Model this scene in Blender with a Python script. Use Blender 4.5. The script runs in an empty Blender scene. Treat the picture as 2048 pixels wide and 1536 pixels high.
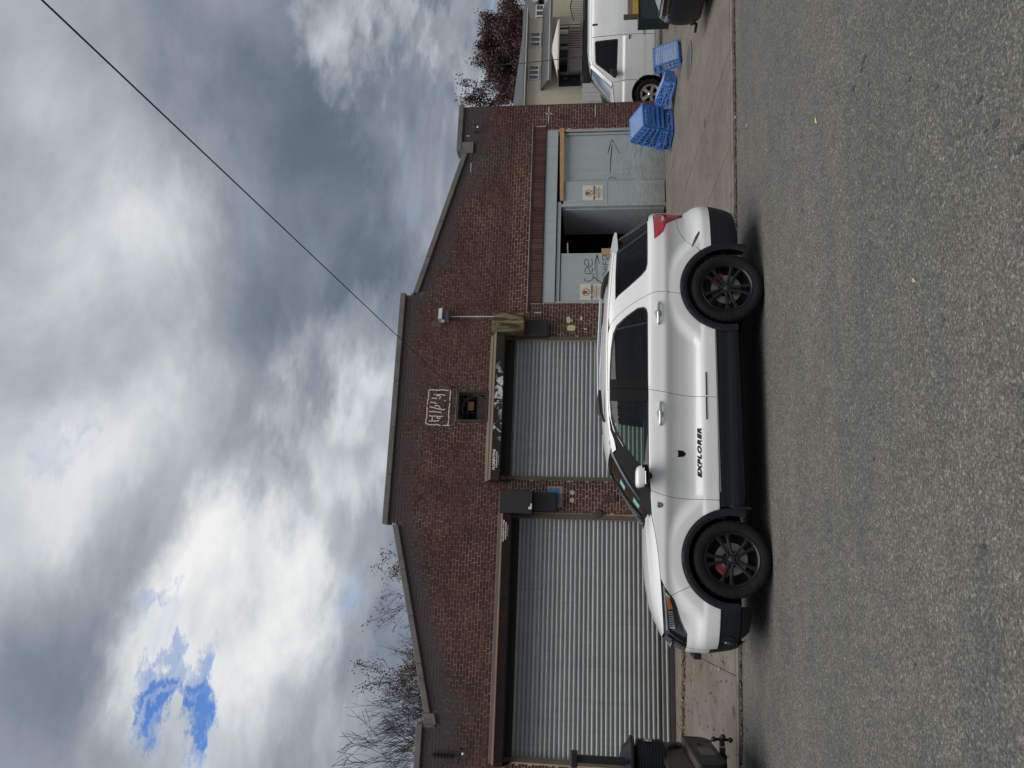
import bpy, math, random
import numpy as np
from mathutils import Vector, Matrix, geometry
R = math.radians
rnd = random.Random(11)
scene = bpy.context.scene
COL = scene.collection

# ---------------------------------------------------------------- camera, sky, sun, exposure
EYE = Vector((0.0, 0.0, 1.9))
YAW, PITCH, ROLL = R(15.2), math.atan(166 / 1500.0), R(0.45)
fh = Vector((math.sin(YAW), math.cos(YAW), 0)); r0 = Vector((math.cos(YAW), -math.sin(YAW), 0)); up = Vector((0, 0, 1))
FWD = fh * math.cos(PITCH) + up * math.sin(PITCH)
u0 = -fh * math.sin(PITCH) + up * math.cos(PITCH)
RGT = r0 * math.cos(ROLL) + u0 * math.sin(ROLL)
UPV = -r0 * math.sin(ROLL) + u0 * math.cos(ROLL)
cd = bpy.data.cameras.new('camera'); cam = bpy.data.objects.new('camera', cd); COL.objects.link(cam)
cd.sensor_fit = 'HORIZONTAL'; cd.sensor_width = 36; cd.lens = 1500 / 2048 * 36
cd.clip_start = .05; cd.clip_end = 3000
X, Y, Z = -UPV, RGT, -FWD           # the phone was held upright and the file lies on its side
cam.matrix_world = Matrix(((X.x, Y.x, Z.x, EYE.x), (X.y, Y.y, Z.y, EYE.y), (X.z, Y.z, Z.z, EYE.z), (0, 0, 0, 1)))
scene.camera = cam
scene.view_settings.view_transform = 'Standard'; scene.view_settings.look = 'None'
scene.view_settings.exposure = 0.9; scene.view_settings.gamma = 1.0
scene.view_settings.use_curve_mapping = False

SUN_EL, SUN_AZ = R(69), R(205)      # azimuth clockwise from +Y : behind the photographer, veiled by cloud
sd = bpy.data.lights.new('sun', 'SUN'); sd.energy = 1.5; sd.angle = R(58); sd.color = (1, .965, .92)
sun = bpy.data.objects.new('sun', sd); COL.objects.link(sun)
sdir = Vector((math.sin(SUN_AZ) * math.cos(SUN_EL), math.cos(SUN_AZ) * math.cos(SUN_EL), math.sin(SUN_EL)))
sun.rotation_euler = sdir.to_track_quat('Z', 'Y').to_euler()

class NT:
    """small node-tree helper"""
    def __init__(s, tree): s.t = tree; s.n = tree.nodes; s.l = tree.links
    def new(s, typ, **kw):
        n = s.n.new(typ)
        for k, v in kw.items(): setattr(n, k, v)
        return n
    def put(s, sock, val):
        if isinstance(val, bpy.types.NodeSocket): s.l.new(val, sock)
        elif val is not None:
            if isinstance(val, (tuple, list)) and sock.type == 'RGBA' and len(val) == 3: val = (*val, 1)
            sock.default_value = val
    def math(s, op, a, b=None, c=None, clamp=False):
        n = s.new('ShaderNodeMath', operation=op, use_clamp=clamp)
        for i, v in enumerate((a, b, c)): s.put(n.inputs[i], v) if v is not None else None
        return n.outputs[0]
    def vmath(s, op, a, b=None, scale=None):
        n = s.new('ShaderNodeVectorMath', operation=op)
        s.put(n.inputs[0], a)
        if b is not None: s.put(n.inputs[1], b)
        if scale is not None: s.put(n.inputs['Scale'], scale)
        return n.outputs['Value'] if op in ('DOT_PRODUCT', 'LENGTH', 'DISTANCE') else n.outputs[0]
    def noise(s, vec, scale, detail=4, rough=.55, dist=0, lac=2.0):
        n = s.new('ShaderNodeTexNoise'); s.put(n.inputs['Vector'], vec)
        n.inputs['Scale'].default_value = scale; n.inputs['Detail'].default_value = detail
        n.inputs['Roughness'].default_value = rough; n.inputs['Distortion'].default_value = dist; n.inputs['Lacunarity'].default_value = lac
        return n.outputs[0]
    def voro(s, vec, scale, feature='F1', out='Distance', rand=1.0):
        n = s.new('ShaderNodeTexVoronoi', feature=feature); s.put(n.inputs['Vector'], vec)
        n.inputs['Scale'].default_value = scale; n.inputs['Randomness'].default_value = rand
        return n.outputs[out]
    def ramp(s, fac, stops, interp='LINEAR'):
        n = s.new('ShaderNodeValToRGB'); s.put(n.inputs[0], fac); cr = n.color_ramp; cr.interpolation = interp
        while len(cr.elements) < len(stops): cr.elements.new(.5)
        for e, (p, c) in zip(cr.elements, stops):
            e.position = p
            if isinstance(c, (int, float)): c = (c, c, c)
            e.color = (*c, 1) if len(c) == 3 else c
        return n.outputs[0]
    def mix(s, fac, a, b, blend='MIX'):
        n = s.new('ShaderNodeMix', data_type='RGBA', blend_type=blend)
        s.put(n.inputs[0], fac); s.put(n.inputs[6], a); s.put(n.inputs[7], b)
        return n.outputs[2]
    def maprange(s, v, a, b, c=0, d=1, smooth=True):
        n = s.new('ShaderNodeMapRange', interpolation_type='SMOOTHSTEP' if smooth else 'LINEAR')
        s.put(n.inputs[0], v)
        for i, x in enumerate((a, b, c, d)): n.inputs[i + 1].default_value = x
        return n.outputs[0]
    def scalev(s, vec, xyz):
        n = s.new('ShaderNodeMapping'); s.put(n.inputs[0], vec); n.inputs['Scale'].default_value = xyz
        return n.outputs[0]

def pix_dir(x, y):
    d = FWD * 1500 + RGT * ((1536 - y) - 768) - UPV * (x - 1024)
    return d.normalized()

# the sky: clear Nishita blue far above a broken deck of grey cloud
world = bpy.data.worlds.new('World'); scene.world = world; world.use_nodes = True
w = NT(world.node_tree); w.n.clear()
SKY_GAIN = 0.53
def build_sky():
    out = w.new('ShaderNodeOutputWorld')
    tc = w.new('ShaderNodeTexCoord'); d = w.vmath('NORMALIZE', tc.outputs['Generated'])
    sky = w.new('ShaderNodeTexSky', sky_type='NISHITA'); sky.sun_disc = False
    sky.sun_elevation = SUN_EL; sky.sun_rotation = SUN_AZ; sky.air_density = 1.0; sky.dust_density = .3; sky.ozone_density = 3.0
    bg1 = w.new('ShaderNodeBackground'); w.put(bg1.inputs[0], w.mix(1.0, sky.outputs[0], (.55, .85, 1.25), 'MULTIPLY')); bg1.inputs[1].default_value = .075
    sep = w.new('ShaderNodeSeparateXYZ'); w.put(sep.inputs[0], d)
    dz = w.math('MAXIMUM', sep.outputs[2], 0.0)
    inv = w.math('DIVIDE', 1.0, w.math('ADD', dz, .28))
    p = w.vmath('SCALE', d, scale=inv)
    comb = w.new('ShaderNodeCombineXYZ'); sp = w.new('ShaderNodeSeparateXYZ'); w.put(sp.inputs[0], p)
    w.put(comb.inputs[0], w.math('MULTIPLY', sp.outputs[0], .75)); w.put(comb.inputs[1], sp.outputs[1]); w.put(comb.inputs[2], w.math('MULTIPLY', dz, .6))
    P = comb.outputs[0]
    def cnoise(scale, det, ro, off):
        n = w.new('ShaderNodeTexNoise'); w.put(n.inputs['Vector'], w.vmath('ADD', P, off)); n.inputs['Scale'].default_value = scale; n.inputs['Detail'].default_value = det; n.inputs['Roughness'].default_value = ro
        return w.vmath('SUBTRACT', n.outputs['Color'], (.5, .5, .5))
    dwarp = w.vmath('ADD', w.vmath('SCALE', cnoise(1.7, 2, .5, (0, 0, 0)), scale=.30), w.vmath('SCALE', cnoise(5.0, 8, .62, (4, 1, 2)), scale=.22))
    dh = w.vmath('NORMALIZE', w.vmath('ADD', d, w.vmath('ADD', w.vmath('SCALE', cnoise(1.7, 2, .5, (0, 0, 0)), scale=.08), w.vmath('SCALE', cnoise(5.0, 9, .68, (4, 1, 2)), scale=.24))))
    dw = w.vmath('NORMALIZE', w.vmath('ADD', d, dwarp))
    def blob(x, y, rad, soft=1.0, dd=None):
        c = pix_dir(x, y); dt = w.vmath('DOT_PRODUCT', dd or dw, tuple(c))
        return w.maprange(dt, math.cos(R(rad)), 1 - (1 - math.cos(R(rad))) * (1 - soft), 0, 1)
    def total(items, start, dd=None):
        acc = start
        for x, y, rad, k in items: acc = w.math('MULTIPLY_ADD', blob(x, y, rad, 1.0, dd), k, acc)
        return acc
    warp = w.noise(P, 1.6, 3, .5)
    n1 = w.noise(P, 1.15, 9, .52, .35); n2 = w.noise(P, 3.1, 8, .58, .5); n3 = w.noise(w.vmath('ADD', P, (7.3, 2.1, 4.0)), .75, 4, .5, .3)
    # brightness of the cloud deck
    b = w.math('ADD', w.math('MULTIPLY', w.math('SUBTRACT', n1, .5), 1.25), w.math('MULTIPLY', w.math('SUBTRACT', n2, .5), .95))
    b = w.math('ADD', b, .38)
    b = total([(690, 380, 15, -.13), (620, 130, 12, -.11), (600, 620, 12, -.12), (470, 90, 12, -.10), (740, 560, 8, -.14), (790, 330, 8, -.08), (640, 1230, 7, -.10), (250, 300, 10, -.04),
               (725, 75, 4.2, .42), (800, 150, 5, .20), (850, 330, 5, .10), (918, 70, 3.5, .40), (975, 60, 4, -.22), (880, 20, 4, -.16),
               (480, 1120, 7, .22), (510, 1240, 7, .22), (560, 1180, 7, .12), (440, 1430, 7, .22), (745, 730, 6, .34), (725, 900, 6, .26), (730, 1080, 7, .16), (610, 1000, 6, .06),
               (330, 850, 8, .16), (190, 330, 9, .08), (260, 520, 9, .10), (60, 900, 10, .12), (190, 960, 9, .10),
               (110, 1350, 12, -.12), (240, 1180, 8, -.10), (590, 1480, 8, .04), (420, 950, 7, -.12), (690, 1450, 8, -.04)], b)
    bb = w.math('DIVIDE', w.math('ADD', b, .4), 1.4)
    cloud = w.ramp(bb, [(0.0, (.080, .105, .14)), (.286, (.135, .17, .215)), (.464, (.22, .255, .31)), (.607, (.325, .36, .405)), (.73, (.46, .50, .545)), (.857, (.66, .69, .71)), (1.0, (.88, .89, .88))])
    bg2 = w.new('ShaderNodeBackground'); w.put(bg2.inputs[0], cloud); bg2.inputs[1].default_value = SKY_GAIN
    # holes in the deck
    h = w.math('MULTIPLY_ADD', w.math('SUBTRACT', n2, .5), 1.5, w.math('MULTIPLY', w.math('SUBTRACT', n3, .5), .55))
    h = total([(376, 1425, 1.6, .40), (382, 1375, 1.5, .40), (390, 1325, 1.3, .34), (348, 1195, 1.8, .32), (384, 1255, 2.0, .18), (366, 1475, 1.2, .20), (150, 870, 1.9, .10), (195, 835, 1.8, .12), (110, 890, 1.8, .08), (1000, -200, 14, .20), (0, 2200, 20, .15)], h, dh)
    hole = w.math('MULTIPLY', w.maprange(h, .20, .74), .96)
    mx = w.new('ShaderNodeMixShader'); w.put(mx.inputs[0], hole); w.l.new(bg2.outputs[0], mx.inputs[1]); w.l.new(bg1.outputs[0], mx.inputs[2])
    w.l.new(mx.outputs[0], out.inputs[0])
build_sky()

# ---------------------------------------------------------------- helpers
def tag(o, label=None, cat=None, group=None, kind=None):
    if label: o['label'] = label
    if cat: o['category'] = cat
    if group: o['group'] = group
    if kind: o['kind'] = kind
    return o
def wloc(o):
    v = Vector((0, 0, 0))
    while o is not None: v += o.location; o = o.parent
    return v
def empty(name, loc=(0, 0, 0), rz=0, parent=None):
    o = bpy.data.objects.new(name, None); COL.objects.link(o)
    o.location = loc; o.rotation_euler = (0, 0, rz); o.empty_display_size = .2
    if parent: o.parent = parent
    return o
def copy_tree(o, parent=None):
    c = o.copy(); COL.objects.link(c)
    if parent is not None: c.parent = parent
    for ch in list(o.children): copy_tree(ch, c)
    return c
def finish(me, mat, smooth=None):
    if mat is not None:
        for m in (mat if isinstance(mat, (list, tuple)) else [mat]): me.materials.append(m)
    if smooth is not None:
        me.shade_smooth(); me.set_sharp_from_angle(angle=R(smooth))
    me.update()
def link(name, me, parent=None, loc=(0, 0, 0)):
    o = bpy.data.objects.new(name, me); COL.objects.link(o); o.location = loc
    if parent: o.parent = parent
    return o

class MB:
    def __init__(s): s.v = []; s.f = []; s.m = []; s.M = Matrix(); s.mi = 0; s.attr = []
    def add(s, vs, fs):
        b = len(s.v)
        s.v += [tuple(s.M @ Vector(p)) for p in vs]
        s.f += [tuple(b + i for i in f) for f in fs]; s.m += [s.mi] * len(fs)
        return s
    def box(s, x0, x1, y0, y1, z0, z1):
        if x0 > x1: x0, x1 = x1, x0
        if y0 > y1: y0, y1 = y1, y0
        if z0 > z1: z0, z1 = z1, z0
        return s.add([(x0, y0, z0), (x1, y0, z0), (x1, y1, z0), (x0, y1, z0), (x0, y0, z1), (x1, y0, z1), (x1, y1, z1), (x0, y1, z1)],
                     [(0, 3, 2, 1), (4, 5, 6, 7), (0, 1, 5, 4), (1, 2, 6, 5), (2, 3, 7, 6), (3, 0, 4, 7)])
    def hexa(s, p):   # eight corners, bottom ring then top ring (counter clockwise from above)
        return s.add(p, [(0, 3, 2, 1), (4, 5, 6, 7), (0, 1, 5, 4), (1, 2, 6, 5), (2, 3, 7, 6), (3, 0, 4, 7)])
    def prism(s, poly, a, b, axis='y'):   # polygon (u,v) extruded along an axis
        n = len(poly)
        f = {'y': lambda u, v, t: (u, t, v), 'x': lambda u, v, t: (t, u, v), 'z': lambda u, v, t: (u, v, t)}[axis]
        ar = sum(poly[i][0] * poly[(i + 1) % n][1] - poly[(i + 1) % n][0] * poly[i][1] for i in range(n))
        flip = (ar > 0) == (axis in 'y')
        if a > b: a, b = b, a
        P = [f(u, v, a) for u, v in poly] + [f(u, v, b) for u, v in poly]
        fs = [tuple(range(n - 1, -1, -1)), tuple(range(n, 2 * n))] + [(i, (i + 1) % n, n + (i + 1) % n, n + i) for i in range(n)]
        if flip: fs = [tuple(reversed(q)) for q in fs]
        return s.add(P, fs)
    def tube(s, pts, r, n=8, caps=True):
        pts = [Vector(p) for p in pts]; rs = r if isinstance(r, (list, tuple)) else [r] * len(pts)
        b = len(s.v); vs = []; fs = []; prev = None
        for i, p in enumerate(pts):
            t = (pts[min(i + 1, len(pts) - 1)] - pts[max(i - 1, 0)])
            t = t.normalized() if t.length > 1e-9 else Vector((0, 0, 1))
            if prev is None:
                a = Vector((0, 0, 1)) if abs(t.z) < .9 else Vector((1, 0, 0)); x = t.cross(a).normalized()
            else: x = (prev - t * prev.dot(t)).normalized()
            prev = x; y = t.cross(x)
            vs += [tuple(p + (x * math.cos(2 * math.pi * k / n) + y * math.sin(2 * math.pi * k / n)) * rs[i]) for k in range(n)]
        for i in range(len(pts) - 1):
            for k in range(n):
                fs.append((i * n + k, i * n + (k + 1) % n, (i + 1) * n + (k + 1) % n, (i + 1) * n + k))
        if caps: fs.append(tuple(range(n - 1, -1, -1))); fs.append(tuple((len(pts) - 1) * n + k for k in range(n)))
        return s.add(vs, fs)
    def lathe(s, prof, c=(0, 0, 0), axis='y', n=32, a0=0, a1=2 * math.pi):   # prof: (radius, along)
        full = abs(a1 - a0 - 2 * math.pi) < 1e-6; m = n if full else n + 1
        vs = []; fs = []
        for r, h in prof:
            for k in range(m):
                a = a0 + (a1 - a0) * k / n; u, v = r * math.cos(a), r * math.sin(a)
                p = {'y': (u, h, v), 'z': (u, v, h), 'x': (h, u, v)}[axis]
                vs.append((c[0] + p[0], c[1] + p[1], c[2] + p[2]))
        for i in range(len(prof) - 1):
            for k in range(n):
                k2 = (k + 1) % m; q = (i * m + k, i * m + k2, (i + 1) * m + k2, (i + 1) * m + k)
                fs.append(q if axis != 'y' else tuple(reversed(q)))
        return s.add(vs, fs)
    def sphere(s, c, r, n=12, sc=(1, 1, 1)):
        prof = [(math.sin(math.pi * i / (n // 2)) * r, -math.cos(math.pi * i / (n // 2)) * r) for i in range(n // 2 + 1)]
        prof[0] = (1e-4, -r); prof[-1] = (1e-4, r)
        M0 = s.M.copy(); s.M = M0 @ Matrix.Translation(c) @ Matrix.Diagonal((*sc, 1)); s.lathe(prof, (0, 0, 0), 'z', n); s.M = M0
        return s
    def grid(s, fn, nu, nv, flip=False):
        vs = [fn(i / nu, j / nv) for i in range(nu + 1) for j in range(nv + 1)]
        fs = []
        for i in range(nu):
            for j in range(nv):
                q = (i * (nv + 1) + j, i * (nv + 1) + j + 1, (i + 1) * (nv + 1) + j + 1, (i + 1) * (nv + 1) + j)
                fs.append(tuple(reversed(q)) if flip else q)
        return s.add(vs, fs)
    def build(s, name, mat=None, parent=None, world=False, smooth=None, bevel=0, recentre=True):
        v = np.array(s.v, dtype=float)
        c = Vector((v.min(0) + v.max(0)) / 2) if recentre else Vector((0, 0, 0))
        me = bpy.data.meshes.new(name); me.from_pydata([tuple(p) for p in (v - np.array(c))], [], s.f)
        if any(s.m): me.polygons.foreach_set('material_index', s.m)
        finish(me, mat, smooth)
        o = link(name, me, parent, c - (wloc(parent) if (parent and world) else Vector((0, 0, 0))))
        if bevel:
            b = o.modifiers.new('soft edges', 'BEVEL'); b.width = bevel; b.segments = 2; b.limit_method = 'ANGLE'; b.angle_limit = R(40)
            b.harden_normals = False
        return o

def bx(name, mat, parent, x0, x1, y0, y1, z0, z1, world=True, bevel=0):
    return MB().box(x0, x1, y0, y1, z0, z1).build(name, mat, parent, world, bevel=bevel)

# ---------------------------------------------------------------- materials
def mat(name):
    m = bpy.data.materials.new(name); m.use_nodes = True; t = NT(m.node_tree)
    b = t.n.get('Principled BSDF'); return m, t, b
def simple(name, col, rough=.6, metal=0, var=.12, scale=6, bump=.0, bscale=60, dirt=None, dscale=2.0, damt=.5, coat=0, spec=.5, stretch=(1, 1, 1)):
    """base colour with broad tonal wandering, dirt patches and fine relief, all on object coordinates in metres"""
    m, t, b = mat(name)
    geo = t.new('ShaderNodeNewGeometry'); tc = t.new('ShaderNodeTexCoord')
    P = t.scalev(tc.outputs['Object'], stretch)
    oi = t.new('ShaderNodeObjectInfo'); P = t.vmath('ADD', P, t.vmath('SCALE', (3.1, 5.7, 2.3), scale=t.math('MULTIPLY', oi.outputs['Random'], 9.0)))
    n = t.noise(P, scale, 6, .6)
    c = t.mix(n, tuple(max(0, x * (1 - var * 2)) for x in col), tuple(min(1, x * (1 + var * 2)) for x in col))
    if dirt:
        k = t.maprange(t.noise(P, dscale, 7, .65, .4), .48, .72, 0, damt)
        c = t.mix(k, c, dirt)
    t.put(b.inputs['Base Color'], c)
    t.put(b.inputs['Roughness'], t.maprange(t.noise(P, scale * 2.3, 5, .6), .3, .7, max(.02, rough - .08), min(1, rough + .08), False))
    b.inputs['Metallic'].default_value = metal; b.inputs['Specular IOR Level'].default_value = spec
    b.inputs['Coat Weight'].default_value = coat; b.inputs['Coat Roughness'].default_value = .03
    if bump:
        bp = t.new('ShaderNodeBump'); bp.inputs['Strength'].default_value = bump; bp.inputs['Distance'].default_value = .01
        t.put(bp.inputs['Height'], t.noise(P, bscale, 6, .65)); t.put(b.inputs['Normal'], bp.outputs[0])
    return m
def plain(name, col, rough=.5, metal=0, coat=0, spec=.5):
    m, t, b = mat(name); b.inputs['Base Color'].default_value = (*col, 1); b.inputs['Roughness'].default_value = rough
    b.inputs['Metallic'].default_value = metal; b.inputs['Coat Weight'].default_value = coat; b.inputs['Specular IOR Level'].default_value = spec
    return m
def glass(name, tint, rough=.0):
    m, t, b = mat(name); t.n.remove(b); out = t.n.get('Material Output')
    tr = t.new('ShaderNodeBsdfTransparent'); tr.inputs[0].default_value = (*tint, 1)
    gl = t.new('ShaderNodeBsdfGlossy'); gl.inputs['Roughness'].default_value = rough
    fr = t.new('ShaderNodeFresnel'); fr.inputs[0].default_value = 1.5
    mx = t.new('ShaderNodeMixShader'); t.put(mx.inputs[0], t.math('MULTIPLY_ADD', fr.outputs[0], 1.0, 0.0, True)); t.l.new(tr.outputs[0], mx.inputs[1]); t.l.new(gl.outputs[0], mx.inputs[2])
    t.l.new(mx.outputs[0], out.inputs[0]); return m

BLACK = plain('black_rubber', (.012, .012, .013), .75)
DARK = plain('dark_void', (.004, .004, .005), .9)
WHITE_TRIM = simple('white_trim_paint', (.68, .68, .66), .5, var=.05)
CHROME = plain('chrome', (.75, .76, .77), .12, 1.0)
STEEL = simple('grey_steel', (.33, .34, .35), .45, .7, var=.15)
RUST = simple('rust_brown_steel', (.10, .055, .035), .75, .1, var=.3, scale=9, bump=.2)

TEXTS = {}
def text_mesh(txt, size, bold=0, shear=0, align='CENTER', space=1.0):
    cu = bpy.data.curves.new('lettering', 'FONT'); cu.body = txt; cu.size = size; cu.offset = bold; cu.shear = shear
    cu.align_x = align; cu.align_y = 'CENTER'; cu.space_character = space; cu.resolution_u = 3; cu.extrude = 0
    o = bpy.data.objects.new('lettering', cu); COL.objects.link(o)
    dg = bpy.context.evaluated_depsgraph_get(); dg.update()
    me = bpy.data.meshes.new_from_object(o.evaluated_get(dg)); me.name = 'lettering'
    bpy.data.objects.remove(o); bpy.data.curves.remove(cu)
    return me
def wall_text(name, txt, size, mat_, parent, cx, y, cz, bold=0, shear=0, sx=1.0, align='CENTER', tilt=0):
    """flat print on a wall facing -Y, world coordinates"""
    me = text_mesh(txt, size, bold, shear, align)
    me.transform(Matrix.Rotation(R(90), 4, 'X') @ Matrix.Rotation(R(tilt), 4, 'Z') @ Matrix.Diagonal((sx, 1, 1, 1)))
    me.materials.clear(); me.materials.append(mat_)
    return link(name, me, parent, Vector((cx, y, cz)) - (wloc(parent) if parent else Vector()))
def ribbon(mb, pts, wd, y):
    """brush stroke lying on a wall (x,z points), thin and slightly uneven"""
    L, Rr = [], []
    for i, (x, z) in enumerate(pts):
        a = pts[max(i - 1, 0)]; b = pts[min(i + 1, len(pts) - 1)]
        d = Vector((b[0] - a[0], b[1] - a[1])); d = d.normalized() if d.length else Vector((1, 0))
        k = wd * .5 * (1 + .35 * math.sin(i * 2.7 + x * 31))
        L.append((x - d.y * k, y, z + d.x * k)); Rr.append((x + d.y * k, y, z - d.x * k))
    n = len(pts); b0 = len(mb.v)
    mb.add(L + Rr, [(i, i + 1, n + i + 1, n + i) for i in range(n - 1)])
    for f in range(len(mb.f) - (n - 1), len(mb.f)):      # face the street
        p = [Vector(mb.v[i]) for i in mb.f[f]]
        if (p[1] - p[0]).cross(p[2] - p[0]).y > 0: mb.f[f] = tuple(reversed(mb.f[f]))

# ---------------------------------------------------------------- fitted curves
def pchip(xs, ys):
    xs = np.array(xs, float); ys = np.array(ys, float); h = np.diff(xs); dl = np.diff(ys) / h
    m = np.zeros_like(ys); m[0] = dl[0]; m[-1] = dl[-1]
    for i in range(1, len(xs) - 1):
        if dl[i - 1] * dl[i] > 0:
            w1 = 2 * h[i] + h[i - 1]; w2 = h[i] + 2 * h[i - 1]; m[i] = (w1 + w2) / (w1 / dl[i - 1] + w2 / dl[i])
    def f(x):
        x = np.clip(np.asarray(x, float), xs[0], xs[-1]); i = np.clip(np.searchsorted(xs, x) - 1, 0, len(xs) - 2)
        t = (x - xs[i]) / h[i]; t2 = t * t; t3 = t2 * t
        return (2 * t3 - 3 * t2 + 1) * ys[i] + (t3 - 2 * t2 + t) * h[i] * m[i] + (-2 * t3 + 3 * t2) * ys[i + 1] + (t3 - t2) * h[i] * m[i + 1]
    return f
def inside(P, poly):
    x, z = P[:, 0], P[:, 1]; r = np.zeros(len(P), bool); n = len(poly)
    for i in range(n):
        x1, z1 = poly[i]; x2, z2 = poly[(i + 1) % n]
        c = ((z1 > z) != (z2 > z))
        if z1 != z2: r ^= c & (x < (x2 - x1) * (z - z1) / (z2 - z1) + x1)
    return r
def dens(loop, h):
    out = []
    for i in range(len(loop)):
        a = np.array(loop[i], float); b = np.array(loop[(i + 1) % len(loop)], float)
        k = max(1, int(np.ceil(np.linalg.norm(b - a) / h)))
        out += [tuple(a + (b - a) * j / k) for j in range(k)]
    return out
def triangulate(loops, h, grid=True):
    """constrained triangles of loops[0] minus the other loops, with inner points every h"""
    pts, edges = [], []
    for lp in loops:
        b = len(pts); pts += lp; edges += [(b + i, b + (i + 1) % len(lp)) for i in range(len(lp))]
    nb = len(pts); A = np.array(pts)
    if grid:
        lo, hi = A.min(0), A.max(0)
        G = np.array([(x, z) for x in np.arange(np.floor(lo[0] / h) * h, hi[0], h) for z in np.arange(np.floor(lo[1] / h) * h, hi[1], h)])
        k = inside(G, loops[0])
        for lp in loops[1:]: k &= ~inside(G, lp)
        G = G[k]
        if len(G):
            dm = np.full(len(G), 9.0)
            for i in range(0, nb, 200): dm = np.minimum(dm, np.sqrt(((G[:, None, :] - A[None, i:i + 200, :]) ** 2).sum(2)).min(1))
            pts = pts + [tuple(g) for g in G[dm > .55 * h]]
    r = geometry.delaunay_2d_cdt([Vector(p) for p in pts], edges, [], 0, 1e-6)
    V = np.array([tuple(p) for p in r[0]]); T = [f for f in r[2] if len(f) == 3]
    C = np.array([V[list(f)].mean(0) for f in T]); k = inside(C, loops[0])
    for lp in loops[1:]: k &= ~inside(C, lp)
    return V, [T[i] for i in range(len(T)) if k[i]]
# ---------------------------------------------------------------- street level
def grade(x): return -.30 * math.tanh((x - 1.9) / 25)
def kerb_y(x): return 10.8 - .1176 * (x + 1.8)
def road_z(x, y):
    t = ((y - 8.29) + .0458 * (x - 1.9)) * .999
    return grade(x) - .03 * min(max(t, 0), 3)
WALL_Y = 16.5
def walk_z(x, y):
    yk = kerb_y(x); zk = road_z(x, yk) + .05
    f = min(max((y - yk) / (WALL_Y - .25 - yk), 0), 1)
    return zk + (.235 - zk) * f

def asphalt():
    m, t, b = mat('asphalt'); tc = t.new('ShaderNodeTexCoord'); P = tc.outputs['Object']
    big = t.noise(P, .35, 5, .6); mid = t.noise(P, 2.2, 6, .65)
    st = t.noise(t.scalev(P, (.25, 1.6, 1)), 1.3, 4, .6)
    v1 = t.voro(P, 95, out='Color'); s1 = t.new('ShaderNodeSeparateColor'); t.put(s1.inputs[0], v1)
    v2 = t.voro(P, 210, out='Color'); s2 = t.new('ShaderNodeSeparateColor'); t.put(s2.inputs[0], v2)
    chips = t.ramp(s1.outputs[0], [(0, .070), (.35, .110), (.62, .152), (.88, .205), (1, .33)])
    chips2 = t.ramp(s2.outputs[0], [(0, .075), (.5, .14), (1, .27)])
    c = t.mix(.42, chips, chips2)
    c = t.mix(1.0, c, t.ramp(t.noise(P, 58, 2, .5), [(.30, .74), (.5, .96), (.68, 1.26)]), 'MULTIPLY')
    v3 = t.voro(P, 66, out='Color'); s3 = t.new('ShaderNodeSeparateColor'); t.put(s3.inputs[0], v3); c = t.mix(1.0, c, t.ramp(s3.outputs[0], [(0, .78), (.8, .98), (.93, 1.22), (1, 1.6)]), 'MULTIPLY')
    c = t.mix(1.0, c, t.ramp(t.noise(t.scalev(P, (1, .45, 1)), 16, 2, .5), [(.3, .90), (.7, 1.09)]), 'MULTIPLY')
    c = t.mix(1.0, c, t.ramp(big, [(.3, (.86, .87, .85)), (.7, (1.12, 1.11, 1.08))]), 'MULTIPLY')
    c = t.mix(1.0, c, t.ramp(mid, [(.3, .90), (.7, 1.10)]), 'MULTIPLY')
    c = t.mix(1.0, c, t.ramp(st, [(.3, (.90, .91, .92)), (.7, (1.10, 1.09, 1.06))]), 'MULTIPLY')
    spot = t.maprange(t.math('ADD', t.voro(P, 1.15), t.math('MULTIPLY', t.noise(P, 14, 3), .12)), .105, .085)
    keep = t.maprange(t.noise(P, .5, 2), .54, .60)
    c = t.mix(t.math('MULTIPLY', t.math('MULTIPLY', spot, keep), .75), c, (.02, .02, .022))
    oil = t.maprange(t.noise(t.vmath('ADD', P, (3, 9, 0)), .55, 6, .6, .5), .60, .74)
    c = t.mix(t.math('MULTIPLY', oil, .35), c, (.035, .035, .035))
    c = t.mix(1.0, c, (.85, .825, .755), 'MULTIPLY')
    t.put(b.inputs['Base Color'], c); b.inputs['Roughness'].default_value = .85; b.inputs['Specular IOR Level'].default_value = .35
    bp = t.new('ShaderNodeBump'); bp.inputs['Strength'].default_value = .65; bp.inputs['Distance'].default_value = .006
    t.put(bp.inputs['Height'], t.math('ADD', t.voro(P, 95), t.math('MULTIPLY', t.noise(P, 160, 4), .8))); t.put(b.inputs['Normal'], bp.outputs[0])
    return m
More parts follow.
